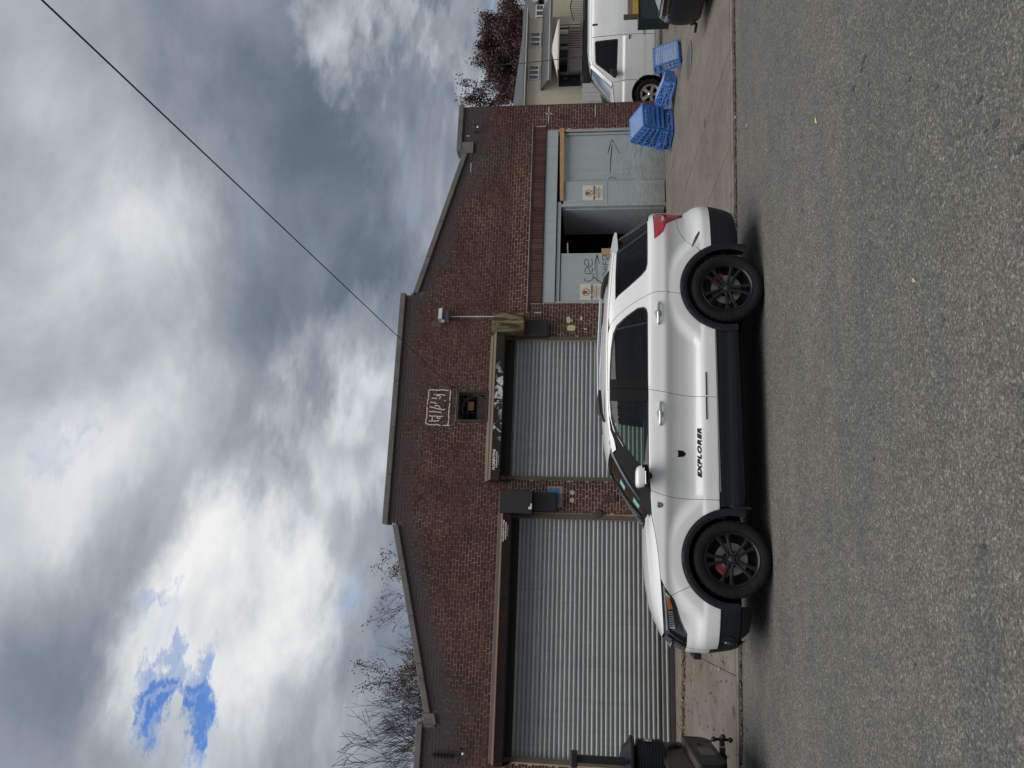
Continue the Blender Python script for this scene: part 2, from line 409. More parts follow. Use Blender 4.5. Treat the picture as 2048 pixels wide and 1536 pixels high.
def concrete(name='pavement_concrete', tint=(1, 1, 1)):
    m, t, b = mat(name); g = t.new('ShaderNodeNewGeometry'); P = g.outputs['Position']
    n1 = t.noise(P, .6, 6, .6); n2 = t.noise(P, 5, 7, .7)
    w_ = t.new('ShaderNodeTexWave', wave_type='RINGS', rings_direction='Z'); t.put(w_.inputs[0], t.vmath('ADD', P, (-8.5, -11.0, 0))); w_.inputs['Scale'].default_value = 1.3; w_.inputs['Distortion'].default_value = 9; w_.inputs['Detail'].default_value = 4; w_.inputs['Detail Scale'].default_value = .7
    c = t.ramp(n1, [(.25, (.115, .10, .078)), (.5, (.165, .148, .120)), (.75, (.205, .19, .163))])
    c = t.mix(1.0, c, t.ramp(n2, [(.25, .78), (.5, 1.0), (.75, 1.14)]), 'MULTIPLY')
    c = t.mix(t.math('MULTIPLY', t.maprange(w_.outputs['Fac'], .75, .98), .28), c, (.15, .13, .11))
    ps = t.new('ShaderNodeSeparateXYZ'); t.put(ps.inputs[0], P)
    stain = t.maprange(t.noise(t.scalev(P, (1.0, 2.6, 1)), 2.6, 8, .72, .3), .55, .68)
    lf = t.maprange(ps.outputs[0], 3.0, -.5)
    c = t.mix(t.math('MULTIPLY', stain, t.math('MULTIPLY_ADD', lf, .5, .16)), c, (.10, .062, .04))
    gum = t.maprange(t.math('ADD', t.voro(P, 3.1), t.math('MULTIPLY', t.noise(P, 20, 2), .05)), .135, .10)
    c = t.mix(t.math('MULTIPLY', gum, .65), c, (.045, .038, .032))
    blot = t.maprange(t.math('ADD', t.voro(t.scalev(P, (1, .8, 1)), 1.05), t.math('MULTIPLY', t.noise(P, 9, 4), .16)), .19, .13)
    c = t.mix(t.math('MULTIPLY', blot, .7), c, (.05, .04, .033))
    c = t.mix(1.0, c, (.90, .905, .91), 'MULTIPLY')
    t.put(b.inputs['Base Color'], c); b.inputs['Roughness'].default_value = .9; b.inputs['Specular IOR Level'].default_value = .3
    bp = t.new('ShaderNodeBump'); bp.inputs['Strength'].default_value = .4; bp.inputs['Distance'].default_value = .006
    t.put(bp.inputs['Height'], t.noise(P, 70, 6, .7)); t.put(b.inputs['Normal'], bp.outputs[0])
    return m
ASPHALT = asphalt(); CONC = concrete()
EARTH = simple('bare_earth', (.11, .095, .075), .95, var=.2, scale=2, bump=.4, bscale=14)

def ax(a, b, c, d, fine, coarse):   # samples: coarse a..b, fine b..c, coarse c..d
    s = list(np.arange(a, b, coarse)) + list(np.arange(b, c, fine)) + list(np.arange(c, d + 1e-6, coarse)); return s
xs = ax(-120, -8, 16, 120, 1.0, 8.0)
fr = [0, .25, .5, .7, .8, .84, .88, .92, .96, 1.0]
mb = MB(); vs = []
for x in xs:
    for f in fr:
        y = -40 + (kerb_y(x) + .002 + 40) * f; vs.append((x, y, road_z(x, y)))
nf = len(fr)
mb.add(vs, [(i * nf + j, (i + 1) * nf + j, (i + 1) * nf + j + 1, i * nf + j + 1) for i in range(len(xs) - 1) for j in range(nf - 1)])
road = tag(mb.build('road', ASPHALT, smooth=60, recentre=False), kind='structure')
TAR = simple('tar_spot', (.058, .056, .054), .85, var=.45, scale=70, bump=.5, bscale=120)
for px_, py_, s_ in ((1721, 121, 34), (1716, 141, 22), (1701, 178, 26), (1732, 169, 18), (1815, 158, 20), (1869, 176, 26), (1957, 199, 26), (1992, 246, 38), (1970, 262, 16), (2039, 299, 34), (1975, 1093, 26), (1694, 842, 14), (1752, 918, 20), (1548, 738, 10), (1662, 1060, 14), (1890, 640, 14), (1600, 420, 12), (1840, 1330, 16)):
    d_ = pix_dir(px_, py_); q_ = EYE + d_ * (-1.9 / d_.z); m_ = MB(); k_ = 9; r_ = s_ * .30 * (q_ - EYE).length / 1500
    m_.prism([(q_.x + r_ * .55 * math.cos(6.283 * i / k_) * rnd.uniform(.6, 1.2), q_.y + r_ * 1.3 * math.sin(6.283 * i / k_) * rnd.uniform(.6, 1.2)) for i in range(k_)], road_z(q_.x, q_.y) + .0015, road_z(q_.x, q_.y) + .004, 'z'); m_.build('tar_spot', TAR, road)
tag(MB().box(-400, 400, -400, 400, -2.6, -2.5).build('ground', EARTH), kind='structure')

# kerb : a low worn steel-faced edge in lengths
KERB = simple('kerb_stone', (.17, .155, .135), .85, var=.25, scale=5, bump=.3, dirt=(.04, .03, .025), dscale=3)
kb = empty('kerb', (0, kerb_y(0), 0)); tag(kb, kind='structure')
x = -14.0
while x < 20:
    x2 = x + 2.4; m_ = MB(); P = []
    for zz in (-.15, .0):
        for (xx, dy) in ((x + .004, 0), (x2 - .004, 0), (x2 - .004, .11), (x + .004, .11)):
            y = kerb_y(xx) + dy; P.append((xx, y, zz + road_z(xx, kerb_y(xx)) + (.052 if zz == 0 else 0)))
    m_.hexa(P).build('kerb_stone', KERB, kb, True, bevel=.012); x = x2

# pavement : cast slabs with tooled joints
walk = MB(); GX = [-40, -20] + list(np.arange(-13, 19, 1.0)) + [25, 60]
vs = []; FY = [0, .2, .4, .6, .8, 1.0]
for x in GX:
    for f in FY:
        y = kerb_y(x) + .10 + (WALL_Y + .6 - kerb_y(x) - .10) * f; vs.append((x, y, walk_z(x, y) - .016))
walk.add(vs, [(i * 6 + j, (i + 1) * 6 + j, (i + 1) * 6 + j + 1, i * 6 + j + 1) for i in range(len(GX) - 1) for j in range(5)])
sw = walk.build('pavement', simple('joint_grit', (.055, .045, .036), .95, var=.3), recentre=False); tag(sw, kind='structure')
XJ = [-1.03 + 1.48 * k for k in range(-9, 13)]
for i in range(len(XJ) - 1):
    for (ya, yb) in ((None, 14.42), (14.42, WALL_Y + .02)):
        a, b_ = XJ[i] + .006, XJ[i + 1] - .006; m_ = MB(); n = 3
        def fn(u, v):
            x = a + (b_ - a) * u; y0 = (kerb_y(x) + .112) if ya is None else ya + .006; y1 = yb - .006
            y = y0 + (y1 - y0) * v; return (x, y, walk_z(x, y) + sj)
        sj = rnd.uniform(-.002, .002)
        m_.grid(fn, 3, 4)
        # skirt
        ring = [fn(u / 3, 0) for u in range(4)] + [fn(1, v / 4) for v in range(1, 5)] + [fn(1 - u / 3, 1) for u in range(1, 4)] + [fn(0, 1 - v / 4) for v in range(1, 4)]
        k = len(ring); m_.add(ring + [(p[0], p[1], p[2] - .05) for p in ring], [(q, k + q, k + (q + 1) % k, (q + 1) % k) for q in range(k)])
        m_.f = [tuple(reversed(f)) if q < 12 else f for q, f in enumerate(m_.f)]
        m_.build('slab', CONC, sw)
# yard beside and behind the buildings
tag(MB().box(-60, 70, WALL_Y + .60, 95, -.1, .05).build('yard', simple('yard_gravel', (.17, .155, .13), .95, var=.2, scale=3, bump=.4, bscale=30)), kind='structure')
# ---------------------------------------------------------------- the brick warehouse
FX0, FX1 = -3.86, 11.85
def fp(x, z, d):     # a point seen at (x,z) on the wall plane but standing d metres proud of it
    k = (WALL_Y - d) / WALL_Y
    return x * k, 1.9 + (z - 1.9) * k
bld = empty('brick_warehouse', (3.98, WALL_Y, .23))
tag(bld, 'dark red brick warehouse with stepped gable, two steel shutters and boarded doorway', 'building')

def brick_material():
    m, t, b = mat('brick'); g = t.new('ShaderNodeNewGeometry'); P = g.outputs['Position']
    at = t.new('ShaderNodeAttribute', attribute_name='tone'); oi = t.new('ShaderNodeObjectInfo')
    r = t.math('FRACT', t.math('ADD', at.outputs['Fac'], oi.outputs['Random']))
    c = t.ramp(r, [(0, (.056, .027, .022)), (.25, (.072, .031, .025)), (.5, (.083, .036, .028)), (.78, (.096, .043, .032)), (.92, (.088, .049, .034)), (.98, (.115, .068, .039)), (1, (.058, .035, .030))])
    c = t.mix(t.maprange(t.noise(P, 26, 5, .7), .45, .75, 0, .45), c, (.05, .028, .027))
    n = t.noise(P, .9, 6, .62); c = t.mix(1.0, c, t.ramp(n, [(.3, .66), (.7, 1.24)]), 'MULTIPLY')
    s = t.new('ShaderNodeSeparateXYZ'); t.put(s.inputs[0], P)
    la = t.math('MULTIPLY_ADD', s.outputs[0], .256, 5.87); ra = t.math('MULTIPLY_ADD', s.outputs[0], -.266, 8.02)
    top = t.math('MINIMUM', t.math('MINIMUM', la, ra), 6.45)
    d = t.math('SUBTRACT', top, s.outputs[2])
    soot = t.maprange(t.math('ADD', d, t.math('MULTIPLY', t.math('SUBTRACT', t.noise(P, 1.6, 6, .65), .5), 1.8)), .75, .10)
    c = t.mix(t.math('MULTIPLY', soot, .85), c, (.078, .066, .068))
    run = t.noise(t.scalev(P, (3.0, 1, .35)), 1.4, 6, .6)
    lr = t.math('MAXIMUM', t.maprange(t.math('ABSOLUTE', t.math('SUBTRACT', s.outputs[0], 10.35)), 1.0, .1), t.maprange(t.math('ABSOLUTE', t.math('ADD', s.outputs[0], 2.75)), 1.1, .1))
    lr = t.math('MULTIPLY', lr, t.maprange(s.outputs[2], 3.7, 4.9)); lr = t.math('MULTIPLY', lr, t.maprange(run, .38, .58))
    c = t.mix(t.math('MULTIPLY', lr, .75), c, (.058, .055, .056))
    t.put(b.inputs['Base Color'], c); b.inputs['Roughness'].default_value = .85; b.inputs['Specular IOR Level'].default_value = .25
    bp = t.new('ShaderNodeBump'); bp.inputs['Strength'].default_value = .5; bp.inputs['Distance'].default_value = .004
    t.put(bp.inputs['Height'], t.noise(P, 90, 5, .7)); t.put(b.inputs['Normal'], bp.outputs[0])
    return m
BRICK = brick_material()
def mortar_material():
    m, t, b = mat('mortar'); g = t.new('ShaderNodeNewGeometry'); P = g.outputs['Position']
    n = t.noise(P, 1.1, 6, .65); c = t.ramp(n, [(.3, (.20, .145, .125)), (.5, (.34, .25, .215)), (.7, (.48, .37, .32))])
    s = t.new('ShaderNodeSeparateXYZ'); t.put(s.inputs[0], P)
    pier = t.maprange(s.outputs[2], 3.7, 3.2); c = t.mix(t.math('MULTIPLY', pier, .45), c, (.62, .52, .44))
    bz = t.math('MULTIPLY', t.math('MULTIPLY', t.maprange(s.outputs[2], 3.49, 3.52), t.maprange(s.outputs[2], 3.98, 3.92)), t.math('MULTIPLY', t.maprange(s.outputs[0], 6.2, 6.4), t.maprange(s.outputs[0], 10.3, 10.0)))
    c = t.mix(t.math('MULTIPLY', bz, .75), c, (.66, .47, .36))
    la = t.math('MULTIPLY_ADD', s.outputs[0], .256, 5.87); ra = t.math('MULTIPLY_ADD', s.outputs[0], -.266, 8.02)
    d = t.math('SUBTRACT', t.math('MINIMUM', t.math('MINIMUM', la, ra), 6.45), s.outputs[2])
    soot = t.maprange(t.math('ADD', d, t.math('MULTIPLY', t.math('SUBTRACT', t.noise(P, 1.6, 6, .65), .5), 1.5)), .75, .05)
    c = t.mix(t.math('MULTIPLY', soot, .8), c, (.085, .075, .074))
    t.put(b.inputs['Base Color'], c); b.inputs['Roughness'].default_value = .95; b.inputs['Specular IOR Level'].default_value = .2
    return m
MORTAR = mortar_material()

PROFILE = [(FX0, 5.51), (-2.84, 5.51), (-2.84, 5.34), (-2.62, 5.34), (1.28, 6.34), (1.28, 6.57), (6.68, 6.57), (6.68, 6.27), (10.55, 5.25), (10.55, 5.40), (FX1, 5.40)]
def roof_at(x):
    pts = [(FX0, 5.51), (-2.84, 5.51), (-2.839, 5.29), (1.279, 6.34), (1.28, 6.57), (6.68, 6.57), (6.681, 6.27), (10.60, 5.24), (10.601, 5.40), (FX1, 5.40)]
    for (a, za), (b, zb) in zip(pts, pts[1:]):
        if a <= x <= b: return za + (zb - za) * (x - a) / (b - a)
    return 0
# wall core with its openings
OPEN = [(-3.32, 1.45, .20, 3.56), (2.37, 5.54, .20, 3.80), (6.47, 11.10, .20, 3.17), (3.62, 4.28, 4.36, 5.02)]
outer = [(FX0, .12), (FX1, .12)] + [(x, z - .06) for x, z in reversed(PROFILE)]
loops = [dens(outer, .5)] + [dens([(a, c), (b, c), (b, d), (a, d)], .5) for a, b, c, d in OPEN]
V, T = triangulate(loops, .5, False)
mb = MB(); n0 = len(V); YF, YB = WALL_Y + .007, WALL_Y + .30
T = [t if (V[t[1]][0] - V[t[0]][0]) * (V[t[2]][1] - V[t[0]][1]) - (V[t[1]][1] - V[t[0]][1]) * (V[t[2]][0] - V[t[0]][0]) > 0 else t[::-1] for t in T]
mb.add([(x, YF, z) for x, z in V] + [(x, YB, z) for x, z in V], [tuple(t) for t in T] + [tuple(n0 + i for i in t[::-1]) for t in T])
k = 0
for lp in loops:
    n = len(lp); i0 = k
    mb.add([(x, YF, z) for x, z in lp] + [(x, YB, z) for x, z in lp], [(i, n + i, n + (i + 1) % n, (i + 1) % n) if lp is loops[0] else (i, (i + 1) % n, n + (i + 1) % n, n + i) for i in range(n)])
mb.build('wall', MORTAR, bld, True)
# the rest of the hall behind the front
hall = MB()
hall.box(FX0, FX0 + .3, WALL_Y + .302, 34, .1, 5.2).box(FX1 - .3, FX1, WALL_Y + .302, 34, .1, 5.1).box(FX0 + .302, FX1 - .302, 33.7, 34, .1, 5.0)
hall.build('side_wall', simple('side_brick', (.085, .040, .034), .9, var=.2, scale=3), bld, True)
MB().box(FX0 + .301, FX1 - .301, WALL_Y + .301, 33.69, 4.93, 5.03).build('roof', simple('roof_felt', (.04, .04, .042), .9), bld, True)

# bricks : every sixth course alternates headers
CH = .0678; BH = .0545
EXC = [(-3.44, 1.58, .20, 4.00), (2.29, 5.63, .20, 4.34), (6.455, 11.115, .20, 3.175), (6.44, 11.23, 3.175, 3.45), (6.22, 11.26, 3.45, 3.505), (3.585, 4.315, 4.325, 5.055)]
def rowlock_zone(x): return roof_at(x) - .13 - .115
pieces = []      # x0,x1,zc
nc = int((6.6 - .2) / CH)
for c in range(nc):
    z0 = .20 + c * CH; z1 = z0 + CH; zc = (z0 + z1) / 2
    iv = [(FX0, FX1)]
    for (a, b, e, f) in EXC:
        if zc > e and zc < f:
            nx = []
            for (p, q) in iv:
                if b <= p or a >= q: nx.append((p, q)); continue
                if a > p: nx.append((p, a))
                if b < q: nx.append((b, q))
            iv = nx
    head = c % 6 == 3
    if head: cyc = [(.193, 0), (.092, 0)]
    else: cyc = [(.193, 0)]
    x = FX0 - .3 + (.1015 if c % 2 else 0) + (.05 if head else 0) + rnd.uniform(-.012, .012); i = 0
    while x < FX1:
        ln = cyc[i % len(cyc)][0] - .003 + rnd.uniform(-.004, .004); i += 1
        for (p, q) in iv:
            a, b = max(x, p + .002), min(x + ln, q - .002)
            if FX1 - b < .06: b = FX1 - .001
            za_, zb_ = rowlock_zone(a), rowlock_zone(b)
            if b - a > .02 and max(za_, zb_) > z0 + .02:
                pieces.append((a, b, z0 + .005 + rnd.uniform(-.0012, .0012), rnd.uniform(-.0025, .0025)))
        x += ln + .0125
is_full = lambda p: p[1] - p[0] > .184 and -3.6 < p[0] < 11.5 and min(rowlock_zone(p[0]), rowlock_zone(p[1])) > p[2] + BH
cut = [p for p in pieces if not is_full(p)]; full = [p for p in pieces if is_full(p)]
full.sort(key=lambda p: (p[0]) ** 2 + (p[2] - 1.9) ** 2 * .6)
# the 290 that show largest stand alone
single, rest = full[:290], full[290:] + cut
bm_ = MB(); h = .0965
F_ = [(-h, 0, 0), (h, 0, 0), (h, 0, BH), (-h, 0, BH)]; ch = .002
vs = [(x + (ch if x < 0 else -ch), 0, z + (ch if z == 0 else -ch)) for x, _, z in F_] + [(x, ch, z) for x, _, z in F_] + [(x, .03, z) for x, _, z in F_]
bm_.add(vs, [(0, 1, 2, 3)] + [(i, 4 + i, 4 + (i + 1) % 4, (i + 1) % 4)[::-1] for i in range(4)] + [(4 + i, 8 + i, 8 + (i + 1) % 4, 4 + (i + 1) % 4)[::-1] for i in range(4)])
proto = bm_.build('brick', BRICK, bld, recentre=False)
base = wloc(bld)
for i, (a, b, z, dy) in enumerate(single):
    o = proto if i == 0 else proto.copy()
    if i: COL.objects.link(o); o.parent = bld
    o.location = Vector(((a + b) / 2, WALL_Y + dy, z)) - base; o.scale.x = (b - a) / .193
    o.rotation_euler = (0, rnd.uniform(-.006, .006), rnd.uniform(-.006, .006))
def brick_mesh(name, boxes, extra=None):
    """boxes: list of (corner ring of 4 (x,z) ccw, y)"""
    n = len(boxes); V = np.zeros((n * 8, 3)); Fc = []; tone = np.zeros(n * 5 * 4)
    for i, (ring, y) in enumerate(boxes):
        for j, (x, z) in enumerate(ring): V[i * 8 + j] = (x, y, z); V[i * 8 + 4 + j] = (x, y + .03, z)
        q = i * 8; Fc += [(q, q + 1, q + 2, q + 3)] + [(q + j, q + 4 + j, q + 4 + (j + 1) % 4, q + (j + 1) % 4) for j in range(4)]
        tone[i * 20:(i + 1) * 20] = rnd.random()
    c = (V.min(0) + V.max(0)) / 2
    me = bpy.data.meshes.new(name); me.from_pydata((V - c).tolist(), [], Fc)
    at = me.attributes.new('tone', 'FLOAT', 'CORNER'); at.data.foreach_set('value', tone)
    me.materials.append(BRICK); o = link(name, me, bld, Vector(c) - base); o['kind'] = 'stuff'; return o
brick_mesh('brickwork', [([(a, z), (b, z), (b, max(z + .002, min(z + BH, rowlock_zone(b)))), (a, max(z + .002, min(z + BH, rowlock_zone(a))))], WALL_Y + dy) for a, b, z, dy in rest])
# rowlock bricks under the coping
rl = []
for (xa, xb) in ((FX0, -2.9), (-2.55, 1.2), (1.32, 6.62), (6.78, 10.42), (10.62, FX1)):
    n = int((xb - xa) / .0715)
    za, zb = roof_at(xa + .002), roof_at(xb - .002); sl = (zb - za) / (xb - xa)
    for i in range(n):
        x = xa + (i + .5) * (xb - xa) / n; z = roof_at(x) - .135; hw = .0305; nx, nz = sl, -1
        nx *= -1; L_ = math.hypot(nx, nz); nx, nz = -nx / L_, nz / L_; nx = sl / math.hypot(1, sl); nz = -1 / math.hypot(1, sl); hh = .104 + rnd.uniform(-.004, .004)
        rl.append(([(x - hw + nx * hh, z - hw * sl + nz * hh), (x + hw + nx * hh, z + hw * sl + nz * hh), (x + hw, z + hw * sl), (x - hw, z - hw * sl)], WALL_Y + rnd.uniform(-.006, .002)))
brick_mesh('rowlock_bricks', rl)
# soldier course over the boarded doorway : single bricks
sold = []; n = 66
for i in range(n):
    a = 6.46 + i * (11.21 - 6.46) / n; sold.append((a, a + (11.21 - 6.46) / n - .010))
sm = MB(); sm.box(-.031, .031, 0, .04, 0, .262); sp = sm.build('soldier_brick', BRICK, bld, recentre=False)
for i, (a, b) in enumerate(sold):
    o = sp if i == 0 else sp.copy()
    if i: COL.objects.link(o); o.parent = bld
    o.location = Vector(((a + b) / 2, WALL_Y - .004 + rnd.uniform(-.002, .002), 3.182)) - base
bx('steel_lintel', plain('lintel_iron', (.018, .014, .014), .8), bld, 6.24, 11.24, WALL_Y - .016, WALL_Y + .05, 3.455, 3.50)
bx('lintel_flange', plain('lintel_iron2', (.02, .016, .016), .8), bld, 6.44, 11.23, WALL_Y - .012, WALL_Y + .05, 3.158, 3.178)

# coping stones
COPE = simple('coping_stone', (.150, .142, .125), .9, var=.22, scale=3, bump=.35, bscale=40, dirt=(.055, .055, .05), dscale=1.6, damt=.6)
def cope(xa, xb, za, zb, th=.13, name='coping_stone'):
    P = []
    for y in (0,):
        pass
    y0, y1 = WALL_Y - .055, WALL_Y + .33
    P = [(xa, y0, za - th), (xb, y0, zb - th), (xb, y1, zb - th), (xa, y1, za - th), (xa, y0, za), (xb, y0, zb), (xb, y1, zb), (xa, y1, za)]
    MB().hexa(P).build(name, COPE, bld, True, bevel=.012)
def cope_run(xa, xb, za, zb, n):
    for i in range(n):
        a, b = xa + (xb - xa) * i / n, xa + (xb - xa) * (i + 1) / n
        cope(a + (.003 if i else 0), b - (.003 if i < n - 1 else 0), za + (zb - za) * i / n, za + (zb - za) * (i + 1) / n)
cope_run(FX0 - .04, -2.80, 5.51, 5.51, 1); cope(-2.795, -2.585, 5.345, 5.40, .26); cope_run(-2.58, 1.235, 5.362, 6.335, 4)
cope_run(1.24, 6.72, 6.57, 6.57, 5); cope_run(6.725, 10.48, 6.262, 5.262, 4); cope(10.485, 10.80, 5.29, 5.29, .30); cope_run(10.56, FX1 + .04, 5.425, 5.425, 1)
MB().box(-2.86, -2.80, WALL_Y - .02, WALL_Y + .3, 5.12, 5.378).build('coping_end', COPE, bld, True, bevel=.01)

# ---- roller shutters
def shutter_steel():
    m, t, b = mat('galvanised_slat'); g = t.new('ShaderNodeNewGeometry'); P = g.outputs['Position']
    oi = t.new('ShaderNodeObjectInfo')
    n = t.noise(t.scalev(P, (.25, 1, 1)), 9, 5, .6); st = t.noise(t.scalev(P, (6, 1, .3)), 2.2, 6, .65)
    c = t.mix(n, (.30, .325, .325), (.43, .455, .455)); c = t.mix(t.maprange(st, .5, .72, 0, .22), c, (.20, .21, .20))
    c = t.mix(1.0, c, t.ramp(oi.outputs['Random'], [(0, .84), (.5, 1.0), (1, 1.10)]), 'MULTIPLY')
    sz = t.new('ShaderNodeSeparateXYZ'); t.put(sz.inputs[0], P); low = t.maprange(t.math('ADD', sz.outputs[2], t.math('MULTIPLY', t.noise(t.scalev(P, (.8, 1, 1)), 1.4, 6, .65), 1.2)), 2.3, .9)
    c = t.mix(t.math('MULTIPLY', low, .55), c, (.17, .155, .135)); rs_ = t.maprange(t.noise(t.scalev(P, (2.2, 1, .5)), 3.0, 7, .7), .60, .74); c = t.mix(t.math('MULTIPLY', rs_, .4), c, (.16, .095, .055))
    t.put(b.inputs['Base Color'], c); b.inputs['Metallic'].default_value = .35; t.put(b.inputs['Roughness'], t.maprange(st, .3, .7, .40, .58, False))
    return m
SLAT = shutter_steel()
def hood_paint(name, a, b_, flake):
    m, t, b = mat(name); g = t.new('ShaderNodeNewGeometry'); P = g.outputs['Position']
    n = t.noise(t.scalev(P, (.6, 1, 2.4)), 1.8, 7, .65, .3); c = t.mix(t.maprange(n, .35, .65), a, b_)
    rn = t.noise(t.scalev(P, (7, 1, .6)), 2.0, 5, .6); c = t.mix(t.maprange(rn, .5, .7, 0, .55), c, (.022, .018, .015))
    if flake:
        s = t.new('ShaderNodeSeparateXYZ'); t.put(s.inputs[0], P)
        f = t.noise(P, 4.2, 8, .72, .6); band = t.maprange(s.outputs[2], 3.93, 4.02)
        zone = t.math('MAXIMUM', t.maprange(t.math('ABSOLUTE', t.math('SUBTRACT', s.outputs[0], 4.25)), .75, .25), t.maprange(t.math('ABSOLUTE', t.math('SUBTRACT', s.outputs[0], 3.35)), .35, .05))
        c = t.mix(t.math('MULTIPLY', t.maprange(f, .535, .56), t.math('MULTIPLY', zone, t.maprange(s.outputs[2], 4.19, 4.13))), c, (.55, .54, .52))
    t.put(b.inputs['Base Color'], c); b.inputs['Roughness'].default_value = .75; b.inputs['Specular IOR Level'].default_value = .25
    bp = t.new('ShaderNodeBump'); bp.inputs['Strength'].default_value = .3; bp.inputs['Distance'].default_value = .01
    t.put(bp.inputs['Height'], t.noise(P, 24, 6, .65)); t.put(b.inputs['Normal'], bp.outputs[0]); return m
HOOD1 = hood_paint('rusty_hood', (.014, .007, .005), (.006, .005, .004), False); HOOD2 = hood_paint('peeling_hood', (.016, .015, .012), (.028, .024, .018), True)
TOPR = simple('rust_top', (.17, .082, .05), .75, var=.2, scale=4, bump=.2, stretch=(.4, 1, 1)); TOPB = simple('brown_top', (.155, .115, .085), .75, var=.2, scale=4, stretch=(.4, 1, 1))
def roller(xa, xb, ztop, label, n, hx0, hx1, top, fold, lip, hood, ctop, bars):
    d = empty('roller_shutter', Vector(((xa + xb) / 2, WALL_Y + .10, .235)) - base, parent=bld); d['label'] = label
    m_ = MB(); prof = [(.014, 0), (.014, .010), (-.006, .019), (-.020, .034), (-.028, .052), (-.027, .068), (-.016, .082), (.004, .090), (.014, .0955)]
    L_ = xb - xa - .004; k = len(prof)
    m_.add([(-L_ / 2, y, z) for y, z in prof] + [(L_ / 2, y, z) for y, z in prof], [(i, k + i, k + i + 1, i + 1) for i in range(k - 1)])
    sl = m_.build('slat', SLAT, d, smooth=50, recentre=False)
    for i in range(n):
        o = sl if i == 0 else sl.copy()
        if i: COL.objects.link(o); o.parent = d
        o.location = (rnd.uniform(-.001, .001), rnd.uniform(-.003, .003), .085 + i * .095 + rnd.uniform(-.002, .002)); o.rotation_euler = (rnd.uniform(-.05, .05), rnd.uniform(-.0012, .0012), rnd.uniform(-.001, .001))
    GR = simple('guide_olive', (.105, .082, .05), .7, .1, var=.25, scale=5)
    for g0, g1 in bars: bx('guide_rail', GR, d, g0, g1, WALL_Y - .035, WALL_Y + .13, .20, ztop + .08)
    bx('bottom_bar', plain('bottom_bar', (.05, .04, .038), .6), d, xa + .004, xb - .004, WALL_Y + .07, WALL_Y + .125, .232, .318, bevel=.006)
    # hood : sloped top, face, return lip
    hx0, hx1 = hx0 * .975, hx1 * .975; D_ = .40
    zt = top; zf = fp(0, fold, D_)[1]; zl = fp(0, lip, D_)[1]
    P = [(WALL_Y, zt), (WALL_Y - D_, zf), (WALL_Y - D_, zl), (WALL_Y - D_ + .02, zl), (WALL_Y - D_ + .02, zf - .012), (WALL_Y, zt - .02)]
    MB().prism(P[1:5] + [], hx0, hx1, 'x').build('hood_face', hood, d, True, bevel=.004)
    MB().prism([(WALL_Y, zt), (WALL_Y - D_ - .006, zf + .004), (WALL_Y - D_ - .006, zf - .010), (WALL_Y, zt - .02)], hx0, hx1, 'x').build('hood_top', ctop, d, True)
    for e0, e1 in ((hx0 - .012, hx0 - .001), (hx1 + .001, hx1 + .012)):
        MB().prism([(WALL_Y, zt), (WALL_Y - D_, zf), (WALL_Y - D_, zl), (WALL_Y, ztop - .02)], e0, e1, 'x').build('hood_end', hood, d, True)
    MB().lathe([(.15, hx0 + .02), (.15, hx1 - .02)], (0, WALL_Y - .17, zl + .15), 'x', 20).build('barrel', plain('barrel_dark', (.03, .03, .03), .7), d, True)
    bx('hood_shade_plate', plain('hood_shade_black', (.010, .010, .013), .7), d, xa, xb, WALL_Y - .02, WALL_Y + .05, ztop - .01, zl + .13)  # added near-black plate stands in for the shade under the hood
    return d
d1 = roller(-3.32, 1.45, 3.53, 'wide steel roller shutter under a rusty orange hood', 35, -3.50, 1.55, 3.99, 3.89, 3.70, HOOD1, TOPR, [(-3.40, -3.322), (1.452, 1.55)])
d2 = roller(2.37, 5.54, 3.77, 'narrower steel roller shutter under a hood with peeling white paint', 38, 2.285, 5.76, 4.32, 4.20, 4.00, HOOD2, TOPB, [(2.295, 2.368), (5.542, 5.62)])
bx('seam_bar', plain('seam_dark', (.03, .024, .022), .7), d1, -3.31, 1.44, WALL_Y + .068, WALL_Y + .09, .515, .56)
FL = plain('white_lettering', (.75, .75, .73), .6); FLG = plain('grey_lettering', (.5, .5, .48), .6)
for d, cx, cz, yy in ((d1, 1.14, 3.785, WALL_Y - .403), (d2, 2.66, 4.045, WALL_Y - .403)):
    wall_text('lettering', 'FLORENTINE', .078, FL, d, cx, yy, cz + .035, .002, .15, 1.0)
    wall_text('lettering', 'OVERHEAD DOORS', .04, FL, d, cx, yy, cz - .025, .001, .15, 1.0)
    wall_text('lettering', '24 HOUR SERVICE', .030, FLG, d, cx, yy, cz - .065, 0, 0, 1.0)

